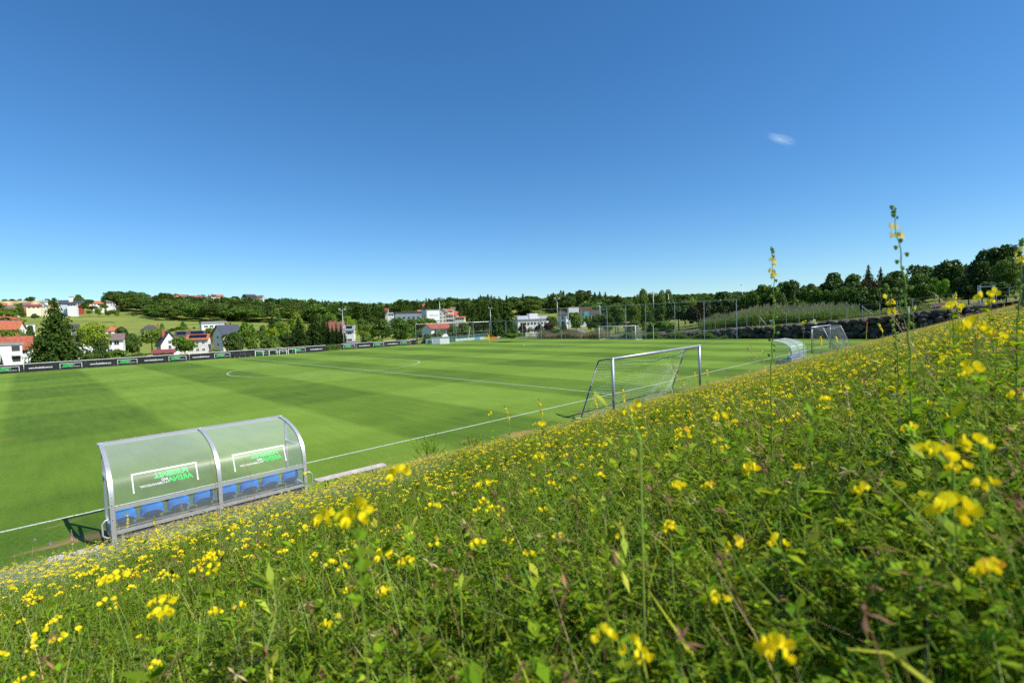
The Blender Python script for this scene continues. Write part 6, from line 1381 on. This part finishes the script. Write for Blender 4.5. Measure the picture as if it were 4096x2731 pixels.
for i in range(int(100/st)):
    for j in range(int(20/st)):
        x = -36+i*st+rgm.uniform(-.3, .3); y = -3.6-j*st+rgm.uniform(-.3, .3); d = math.hypot(x-CC.x, y-CC.y)
        if d <= 11.7 or x > 57.3 or not inview(x, y) or (-18.1 < x < -15.0 and y > -4.6): continue
        q2.append((x, y, bank(x, y), rgm.uniform(0, 6.28), .9+.25*rgm.random(), min(2, int(3*pn(x, y, .4, 7)))))
instancer('yellow_wildflowers', 'yellow trefoil flowers scattered through the near meadow', ft, q1)
instancer('far_yellow_wildflowers', 'yellow trefoil flowers carpeting the farther meadow', ff, q2)
def stalk_tile(seed, T=1.2, n=16):
    rg = np.random.default_rng(seed); nb = NB()
    for k in range(n):
        p = ((rg.random()-.5)*T, (rg.random()-.5)*T, 0); h = .26+.2*rg.random(); m = 2 if rg.random() < .6 else 4; P = curve_pts(p, rg.random()*6.28, h, .10*rg.normal(), 6); stem(nb, P, .0010, m); d = P[-1]-P[-2]; kind = rg.random()
        q = 16 if kind < .7 else 26; t = rg.random(q); sp = .012 if kind < .7 else .03; C = P[-1]-d*(t*1.1)[:, None]+rg.normal(size=(q, 3))*sp*np.array([.35, .35, .2])*(.3+t)[:, None]*2; leaflets(nb, C, np.tile(d, (q, 1))+rg.normal(size=(q, 3))*.03, .008+.005*rg.random(q), .0014+0*t, rg, 2 if rg.random() < .75 else 7)
    return nb.mesh('stalk_tile')
sp_ = []
st = 1.1
for i in range(int(100/st)):
    for j in range(int(20/st)):
        x = -36+i*st+rgm.uniform(-.4, .4); y = -3.5-j*st+rgm.uniform(-.4, .4); d = math.hypot(x-CC.x, y-CC.y)
        if d < 1.3 or x > 57 or not inview(x, y) or y > toe(x)-.3 or (-18.2 < x < -15 and y > -4.8) or rgm.random() < .25: continue
        sp_.append((x, y, bank(x, y), rgm.uniform(0, 6.28), .75+.35*rgm.random(), rgm.randrange(4)))
instancer('seeding_grass', 'thin straw coloured seeding grass stalks above the meadow', [stalk_tile(400+k, n=q) for k, q in enumerate((7, 11, 15, 19))], sp_)
print('tiles', len(pn_), len(pf_), len(q1), len(q2))
# ================================================================== plants one can single out
def nbobj(nb, name, parent):
    o = bpy.data.objects.new(name, nb.mesh(name)); COL.objects.link(o); o.parent = parent; return o
def dpx(v, a, b): return vd(v, a, b)
def blossom(nb, c, s, rg, m=5, n=5, face=None):
    """open five-petalled star blossom"""
    f = np.asarray(face if face is not None else rg.normal(size=3), float); f /= np.linalg.norm(f); u = np.cross(f, [0.1, .3, 1.]); u /= np.linalg.norm(u); w_ = np.cross(f, u); c = np.asarray(c, float)
    for k in range(n):
        a = 6.283*k/n+rg.random()*.2; d = u*math.cos(a)+w_*math.sin(a); e = u*-math.sin(a)+w_*math.cos(a)
        nb.add([c, c+d*s*.6+e*s*.36+f*s*.12, c+d*s+f*s*.1, c+d*s*.6-e*s*.36+f*s*.12], [(0, 1, 2, 3)], m)
def cup(nb, c, s, rg, m=4):
    """bristly seed cup"""
    c = np.asarray(c, float); V = []
    for z, r in ((-1, .25), (-.3, .8), (.5, 1), (.9, .75)):
        for k in range(6): a = 1.047*k; V.append(c+np.array([math.cos(a)*r*s*.5, math.sin(a)*r*s*.5, z*s*.6]))
    F = [(6*i+k, 6*i+(k+1) % 6, 6*i+6+(k+1) % 6, 6*i+6+k) for i in range(3) for k in range(6)]; F.append((18, 19, 20, 21)); nb.add(V, F, m)
def spike(label, v, top, low, r, fl, bu, dens=1.0, seed=1, petal=5, th=.0017, fs=.0070, name='yellow_flower_spike', cat='wildflower', group=None):
    """tall slender flower spike; fl / bu = share of the stem (0 top .. 1 bottom of the visible run) with blossoms / seed cups"""
    rg = np.random.default_rng(seed); T = at_r(*dpx(v, *top), r); L_ = at_r(*dpx(v, *low), r*.985); gz = bank(L_.x, L_.y)
    B = Vector((L_.x, L_.y, gz)) if L_.z-gz < .25 else Vector((L_.x+(L_.x-T.x)*.3, L_.y+(L_.y-T.y)*.3, gz))
    root = empty(name, label, cat, B, 0, group); g = lambda p: np.array(p-B)
    P = [g(B), g(B).copy()*0+ (g(L_)-g(B))*.5+g(B), g(L_)]; mid = g(L_).copy(); run = g(T)-g(L_); side = np.array([AR.x, AR.y, 0])*.02*np.linalg.norm(run)
    n = 22; RUN = [g(T)-run*(k/n)+side*math.sin(math.pi*k/n)*1.2+side*.35*math.sin(k*1.3) for k in range(n+1)]
    nb = NB(); pts = RUN+[P[1], P[0]]; V = []
    for k, p in enumerate(pts):
        rr = th*(.28+.72*min(1, k/n*1.4))
        for j in range(6): t = 1.047*j; V.append(p+np.array([math.cos(t)*rr, math.sin(t)*rr, 0]))
    nb.add(V, [(6*k+j, 6*k+(j+1) % 6, 6*k+6+(j+1) % 6, 6*k+6+j) for k in range(len(pts)-1) for j in range(6)], 4); nbobj(nb, 'stem', root)
    def pos(t): q = t*n; i = min(int(q), n-1); return RUN[i]*(1-(q-i))+RUN[i+1]*(q-i)
    H = np.linalg.norm(run); nb = NB()
    for k in range(int(16*dens)):                  # buds at the tip
        t = fl[0]*rg.random(); a = rg.random()*6.28; c = pos(t); d = np.array([math.cos(a), math.sin(a), .6]); cup(nb, c+d*th*1.6*(1+t*3), .0042+.005*t, rg)
    for k in range(int(dens*(fl[1]-fl[0])*85*H/.35)):
        t = fl[0]+(fl[1]-fl[0])*rg.random(); a = rg.random()*6.28; c = pos(t); d = np.array([math.cos(a), math.sin(a), .35]); stem(nb, [c, c+d*.007], .0005, 4); blossom(nb, c+d*.0075, fs*(.75+.4*rg.random()), rg, petal if rg.random() < .8 else 11, 5, d+rg.normal(size=3)*.3)
    nbobj(nb, 'blossoms', root)
    if bu:
        nb = NB(); m_ = max(4, int((bu[1]-bu[0])*H/.0125*dens))
        for k in range(m_):
            t = bu[0]+(bu[1]-bu[0])*(k+.3*rg.random())/m_; a = k*2.4+rg.normal()*.3; c = pos(min(1, t)); d = np.array([math.cos(a), math.sin(a), .1]); stem(nb, [c, c+d*.0065], .001, 4); cup(nb, c+d*.0085-np.array([0, 0, .001]), .0072, rg); leaflets(nb, np.array([c+d*.002]), np.array([[d[0], d[1], .5]]), np.array([.008]), np.array([.002]), rg, 4)
        nbobj(nb, 'seed_cups', root)
    nb = NB(); k_ = 5; C = np.array([g(B)+(g(L_)-g(B))*(.2+.7*q) for q in rg.random(k_*9)]); a = rg.random(len(C))*6.28; leaflets(nb, C, np.stack([np.cos(a), np.sin(a), .4+0*a], 1), .02+.02*rg.random(len(C)), .006+.004*rg.random(len(C)), rg, 3); nbobj(nb, 'leaves', root)
    return root
spike('tallest yellow flower spike, rising high against the sky at the right', 9, (1312, 143), (1455, 1400), 1.15, (.09, .22), (.22, .78), 1.0, 1)
spike('second tallest yellow flower spike against the sky, before the distant dugout', 9, (366, 465), (362, 1400), 1.45, (.10, .27), (.28, .95), .95, 2)
spike('shorter densely flowering yellow spike just left of the tallest spike', 9, (1263, 765), (1360, 1330), 1.7, (.10, .42), (.45, .9), 1.5, 3)
spike('yellow flower spike cut by the right edge of the picture', 9, (2330, 402), (2300, 1040), 1.5, (.10, .32), (.33, .9), 1.2, 4)
SPK = 'small yellow flower spikes standing in the meadow'
for k, (lb, v, t, l, r) in enumerate([
 ('small yellow spike before the dark hut', 9, (1814, 820), (1800, 915), 6.0), ('small yellow spike right of the dark hut', 9, (1855, 905), (1842, 992), 5.0), ('tiny yellow spike right of the white capped pipe', 9, (1498, 925), (1482, 980), 7.0),
 ('leaning yellow spike before the boulder wall', 9, (1205, 1065), (1240, 1145), 6.5), ('yellow spike in front of the silver goal, left', 9, (748, 1168), (757, 1250), 6.5), ('yellow spike in front of the silver goal, middle', 9, (868, 1165), (882, 1225), 7.0),
 ('yellow spike in front of the distant dugout corner', 7, (852, 690), (868, 770), 8.0), ('yellow spike at the left foot of the training goal', 8, (578, 800), (635, 1080), 4.4), ('yellow spike inside the training goal', 8, (962, 730), (1000, 960), 4.0),
 ('thin yellow spike before the far post of the training goal', 8, (1938, 508), (1940, 640), 7.0), ('thin pale spike in the right side net of the training goal', 8, (1768, 575), (1795, 705), 6.5), ('thin brown yellow spike right of the training goal', 8, (2100, 478), (2118, 600), 7.5)]):
    spike(lb, v, t, l, r, (.12, .9), None, 1.6, 20+k, th=.0020, fs=.0078, group=SPK)
def at_d(xd, yd): return ((xd*K-VIEW[1][0])*3.36, (yd*K-VIEW[1][1])*3.36)
for k, (lb, t, l, r) in enumerate([('yellow spike left of the thin one on the lawn edge', (1158, 930), (1170, 975), 3.6), ('yellow spike standing against the lawn left of the training goal', (1236, 915), (1246, 962), 3.6), ('yellow spike in front of the dugout base', (353, 1185), (362, 1270), 4.2), ('thin yellow spike before the leftmost blue seat', (291, 1175), (293, 1215), 6.0)]):
    spike(lb, 1, at_d(*t), at_d(*l), r, (.12, .9), None, 1.6, 60+k, th=.0015, fs=.0062, group=SPK)
# trefoil flower heads close to the lens
def clampr(xd, yd, r):
    for _ in range(12):
        p = at_r(xd, yd, r)
        if p.z > bank(p.x, p.y)+.05: return p
        r *= .9
    return p
def trefoil(label, xd, yd, size, n=5, orange=.1, seed=1, petal=5, leaves=8, r=None, group=None):
    rg = np.random.default_rng(seed); rr = r or .036*1138/size; p = clampr(xd, yd, rr); gz = bank(p.x, p.y); B = Vector((p.x+rg.normal()*.05, p.y+rg.normal()*.03-.02, gz))
    root = empty('yellow_trefoil', label, 'wildflower', B, 0, group); q = np.array(p-B); nb = NB(); P = [q*0, q*np.array([.3, .3, .4]), q*np.array([.75, .75, .8]), q-np.array([0, 0, .004])]; stem(nb, P, .0013, 4)
    nbobj(nb, 'stem', root); nb = NB(); head(nb, q, .0124, rg, max(2, n-1), petal, 1, orange); nbobj(nb, 'flower_head', root)
    nb = NB(); m = leaves*3; t = np.repeat(.25+.7*rg.random(leaves), 3); C = P[0]*(1-t)[:, None]+q*t[:, None]; ang = np.repeat(rg.random(leaves)*6.28, 3)+np.tile([-.7, 0, .7], leaves)
    leaflets(nb, C, np.stack([np.cos(ang), np.sin(ang), .4+.3*rg.random(m)], 1), .013+.007*rg.random(m), .0045+.002*rg.random(m), rg, 3); nbobj(nb, 'leaves', root)
TF = [
 ('largest out of focus yellow blossom cluster, low in front of the bench', 818, 1187, 84, 6), ('big yellow blossom cluster just right of the bench end', 915, 1092, 56, 6), ('big blurred yellow blossom at the left foot of the training goal', 1455, 940, 46, 3), ('smaller blurred blossom just below the one at the training goal foot', 1442, 960, 34, 3),
 ('flat yellow blossom cluster on the skyline of the bank left of the training goal', 1238, 978, 32, 5), ('yellow blossom cluster right below the middle of the training goal', 1655, 960, 36, 5), ('large blurred pale yellow blossom at the upper right of the meadow', 2228, 860, 50, 4), ('blurred bright yellow blossom cluster in the right meadow, upper one', 2153, 1050, 60, 5),
 ('wide blurred yellow blossom in the right meadow, lower one', 2193, 1180, 74, 6), ('small blurred blossom under the wide one at the right', 2230, 1232, 30, 3), ('lone yellow blossom near the bottom centre right', 1380, 1455, 42, 4), ('yellow blossom cluster near the bottom centre left', 760, 1437, 46, 4),
 ('small lone yellow blossom standing above the bank edge on the lawn', 1127, 952, 18, 3), ('yellow cluster left of the largest blurred one', 740, 1196, 52, 6), ('small upright blossom in the centre of the meadow', 1383, 1310, 26, 4), ('small blossom in the dark green centre right', 1458, 1210, 24, 3),
 ('yellow blossom below the training goal foot', 1383, 1026, 26, 4), ('pale orange blurred bud in the right meadow', 1918, 852, 20, 2), ('yellow brown blurred bud left of the upper right blossom', 2163, 832, 24, 2), ('yellow blossom pair below the largest blurred one', 882, 1275, 46, 5),
 ('upper blossom of a tight pair in the lower left meadow', 372, 1388, 40, 5), ('lower blossom of a tight pair in the lower left meadow', 368, 1414, 42, 6), ('yellow blossom below the middle of the dugout', 495, 1273, 30, 4), ('yellow blossom near the left bottom corner', 86, 1463, 28, 4),
 ('yellow blossom low at the left of the bottom edge', 320, 1475, 26, 4), ('orange yellow blossom beside a long leaf right of centre', 1572, 1002, 40, 4), ('yellow double blossom on a stalk at the upper right before the gate', 2268, 681, 34, 5), ('yellow blossom below the double one before the gate', 2275, 700, 20, 3),
 ('yellow blossom cluster left of the gate blossoms', 2186, 708, 30, 5), ('wide flat yellow cluster on the right bank top', 2238, 755, 42, 6), ('flat yellow cluster right on the bank below the gate', 2290, 775, 34, 5), ('yellow blossom cluster right of the bench among grass', 1112, 1116, 34, 5),
 ('orange yellow drooping blossom near the lower left centre', 546, 1396, 34, 3), ('yellow cluster in the lower left of the centre', 490, 1312, 34, 5), ('yellow blossom in front of the right end of the dugout', 625, 1183, 22, 4), ('yellow blossom before the dugout right post', 700, 1090, 18, 3),
 ('yellow blossom in the left meadow above the corner', 225, 1310, 24, 4), ('yellow blossom low at the far left', 180, 1450, 24, 3), ('yellow blossom at the right edge middle height', 2335, 915, 34, 4), ('yellow blossom left of the wide blurred one', 1940, 895, 24, 4),
 ('yellow cluster in the centre above the grass heads', 1240, 1050, 30, 5), ('yellow cluster centre left, behind the largest blurred one', 1000, 1165, 30, 5), ('yellow blossom right of centre among brown pods', 1800, 968, 22, 4)]
for k, t in enumerate(TF): trefoil(*t, seed=300+k, orange=.4 if 'orange' in t[0] or 'bud' in t[0] else .02)
# leafy stems and grass stalks near the lens
def leafy_stalk(label, top, low, r, th=.003, nl=16, L=.03, seed=1, m=4, name='leafy_stalk', lm=3):
    rg = np.random.default_rng(seed); T = clampr(*top, r); q = clampr(*low, r*.97); B = Vector((q.x, q.y, min(q.z, bank(q.x, q.y)+.0))); root = empty(name, label, 'plant', B); g = lambda p: np.array(p-B)
    nb = NB(); P = [g(B), g(q), (g(q)+g(T))/2+np.array([.01, 0, .005]), g(T)]; V = []
    for k, p in enumerate(P):
        rr = th*(1-.2*k)
        for j in range(6): t = 1.047*j; V.append(p+np.array([math.cos(t)*rr, math.sin(t)*rr, 0]))
    nb.add(V, [(6*k+j, 6*k+(j+1) % 6, 6*k+6+(j+1) % 6, 6*k+6+j) for k in range(3) for j in range(6)], m); nbobj(nb, 'stem', root)
    nb = NB(); t = .15+.85*rg.random(nl); C = g(B)*(1-t)[:, None]+g(T)*t[:, None]; a = rg.random(nl)*6.28; leaflets(nb, C, np.stack([np.cos(a), np.sin(a), .9+0*a], 1), L*(.6+.8*rg.random(nl)), L*.16*(.8+.4*rg.random(nl)), rg, lm); nbobj(nb, 'leaves', root)
leafy_stalk('blurred tall light green stalk before the left post of the training goal', (1396, 905), (1470, 1010), .62, .0015, 16, .024, 1, 4, lm=1)
leafy_stalk('dark leafy weed standing tall at the right of the meadow', (2180, 900), (2190, 1080), .75, .002, 34, .03, 2)
leafy_stalk('leafy weed rising in the centre right of the meadow', (1868, 950), (1830, 1120), .9, .002, 26, .028, 3)
leafy_stalk('pale green leafy stalk low in the centre left', (625, 1330), (610, 1500), .8, .0022, 22, .035, 4, lm=1)
leafy_stalk('reddish dry stalk before the second dugout panel, left one', (560, 1050), (590, 1170), 3.2, .0016, 3, .01, 5, 7)
leafy_stalk('reddish dry stalk before the second dugout panel, right one', (480, 1050), (500, 1180), 3.0, .0016, 3, .01, 6, 7)
leafy_stalk('long pale straw leaning right of the distant dugout', (1870, 765), (1800, 860), 3.0, .0016, 2, .01, 7, 2)
leafy_stalk('pale straw crossing the meadow below the tallest spike', (1750, 840), (1700, 905), 2.6, .0016, 2, .01, 8, 2)
leafy_stalk('broad blurred grass blade lying across the lower right corner', (1950, 1490), (2130, 1565), .5, .0045, 3, .05, 9, 1, lm=1)
leafy_stalk('tall green weed at the right side behind the blurred blossom', (2105, 980), (2110, 1100), 1.1, .0018, 30, .026, 10)
# small purple and white flowers
def umbel(label, xd, yd, r, m, s, n=14, name='purple_flower', drop=.35, group=None, flat=.35):
    rg = np.random.default_rng(int(xd)); p = at_r(xd, yd, r); gz = bank(p.x, p.y) if p.y < -3.3 else 0; B = Vector((p.x, p.y, max(gz, p.z-.5))) if p.z > gz else Vector((p.x, p.y, p.z-.15)); root = empty(name, label, 'wildflower', B, 0, group); q = np.array(p-B)
    nb = NB(); stem(nb, [q*0, q*.5+np.array([.01, 0, 0]), q], .0016, 4); nbobj(nb, 'stem', root); nb = NB()
    for k in range(n): blossom(nb, q+rg.normal(size=3)*s*np.array([.5, .5, flat]), s*.42, rg, m, 5, np.array([0, 0, 1])+rg.normal(size=3)*.5)
    nbobj(nb, 'flower_head', root)
umbel('left violet scabious head against the lawn at the left edge', 81, 1239, 6.6, 9, .016); umbel('right violet scabious head against the lawn at the left edge', 116, 1247, 6.8, 9, .015)
spike('magenta flower spike standing left of the near dugout', 1, at_d(163, 1216), at_d(167, 1262), 7.5, (.2, .75), None, 2.2, 90, petal=10, th=.002, fs=.009, name='magenta_flower_spike')
VG = 'violet scabious heads on the upper right bank'
for a, b, r in ((1768, 996, 4.6), (1950, 965, 4.0), (1990, 975, 4.2), (1815, 960, 5.2), (1912, 995, 4.5), (1772, 945, 5.5), (820, 1250, 9), (925, 1220, 10), (645, 1255, 9)):
    umbel('small violet scabious head on the bank', *dpx(9, a, b), r, 9, .009, group=VG)
umbel('white flower umbel sticking up before the silver goal', *dpx(7, 1188, 300), 3.2, 8, .016, 22, 'white_umbel'); umbel('small yellow flower umbel left of the white one', *dpx(7, 1050, 305), 3.4, 5, .014, 14, 'yellow_umbel')
def bankbush(label, xd, yd, wd, ht, seed):
    rg = np.random.default_rng(seed); p = at_z(xd, yd, .15); root = empty('shrub', label, 'shrub', (p.x, p.y, bank(p.x, p.y)-.02)); nb = NB(); nb2 = NB()
    for k in range(26):
        a = rg.random()*6.28; l = wd*.5*rg.random(); h = ht*(.5+.5*rg.random()); e = np.array([math.cos(a)*l, math.sin(a)*l, h]); P = [np.zeros(3), e*.45+np.array([0, 0, .05]), e]; stem(nb, P, .003, 4); t = .3+.7*rg.random(42); C = P[1]*(1-t)[:, None]+e*t[:, None]; an = rg.random(42)*6.28
        leaflets(nb2, C, np.stack([np.cos(an), np.sin(an), .5*rg.normal(size=42)], 1), .03+.02*rg.random(42), .010+.006*rg.random(42), rg, 3)
    nbobj(nb, 'stem', root); nbobj(nb2, 'leaves', root)
bankbush('low leafy shrub on the bank edge right of the bench', 985, 1068, 1.3, .95, 1); bankbush('second smaller shrub behind the low leafy one', 1085, 1030, 1.1, .6, 2); bankbush('small dark shrub by the toe of the bank at mid distance', 940, 1085, .5, .25, 3)

# thin cirrus wisp high in the sky
def wisp():
    m = bpy.data.materials.new('cirrus'); m.use_nodes = True; n = m.node_tree; L = n.links; out = n.nodes['Material Output']; b = n.nodes['Principled BSDF']; b.inputs['Base Color'].default_value = (.9, .9, .92, 1); b.inputs['Roughness'].default_value = 1; b.inputs['Specular IOR Level'].default_value = 0
    tc = n.nodes.new('ShaderNodeTexCoord'); mp = n.nodes.new('ShaderNodeMapping'); mp.inputs['Scale'].default_value = (.010, .075, 1); mp.inputs['Rotation'].default_value = (0, 0, .5); L.new(tc.outputs['Object'], mp.inputs[0]); no = n.nodes.new('ShaderNodeTexNoise'); no.inputs['Scale'].default_value = 1.2; no.inputs['Detail'].default_value = 4; no.inputs['Roughness'].default_value = .65; L.new(mp.outputs[0], no.inputs['Vector'])
    gr = n.nodes.new('ShaderNodeTexGradient'); gr.gradient_type = 'SPHERICAL'; m2 = n.nodes.new('ShaderNodeMapping'); m2.inputs['Scale'].default_value = (1/95, 1/34, 1); L.new(tc.outputs['Object'], m2.inputs[0]); L.new(m2.outputs[0], gr.inputs[0])
    mu = n.nodes.new('ShaderNodeMath'); mu.operation = 'MULTIPLY'; L.new(no.outputs[0], mu.inputs[0]); L.new(gr.outputs['Fac'], mu.inputs[1]); mr = n.nodes.new('ShaderNodeMapRange'); mr.inputs[1].default_value = .16; mr.inputs[2].default_value = .6; mr.inputs[4].default_value = .34; df = n.nodes.new('ShaderNodeBsdfDiffuse'); df.inputs[0].default_value = (.6, .6, .62, 1); tl = n.nodes.new('ShaderNodeBsdfTranslucent'); tl.inputs[0].default_value = (.95, .95, .97, 1); ad = n.nodes.new('ShaderNodeAddShader'); L.new(df.outputs[0], ad.inputs[0]); L.new(tl.outputs[0], ad.inputs[1]); L.new(mu.outputs[0], mr.inputs[0])
    t = n.nodes.new('ShaderNodeBsdfTransparent'); ms = n.nodes.new('ShaderNodeMixShader'); L.new(mr.outputs[0], ms.inputs[0]); L.new(t.outputs[0], ms.inputs[1]); L.new(ad.outputs[0], ms.inputs[2]); L.new(ms.outputs[0], out.inputs[0])
    p = at_r(1795, 320, 2400); mb = MB(); mb.quad((-130, -75, 0), (130, -75, 0), (130, 75, 0), (-130, 75, 0)); o = mb.build('cirrus_cloud', m); d = (CC-p).normalized(); q = d.to_track_quat('Z', 'Y'); o.rotation_euler = (q @ Matrix.Rotation(R(-25), 3, 'Z').to_quaternion()).to_euler(); o.location = p; tag(o, 'single small wispy white cloud', kind='stuff')
wisp()
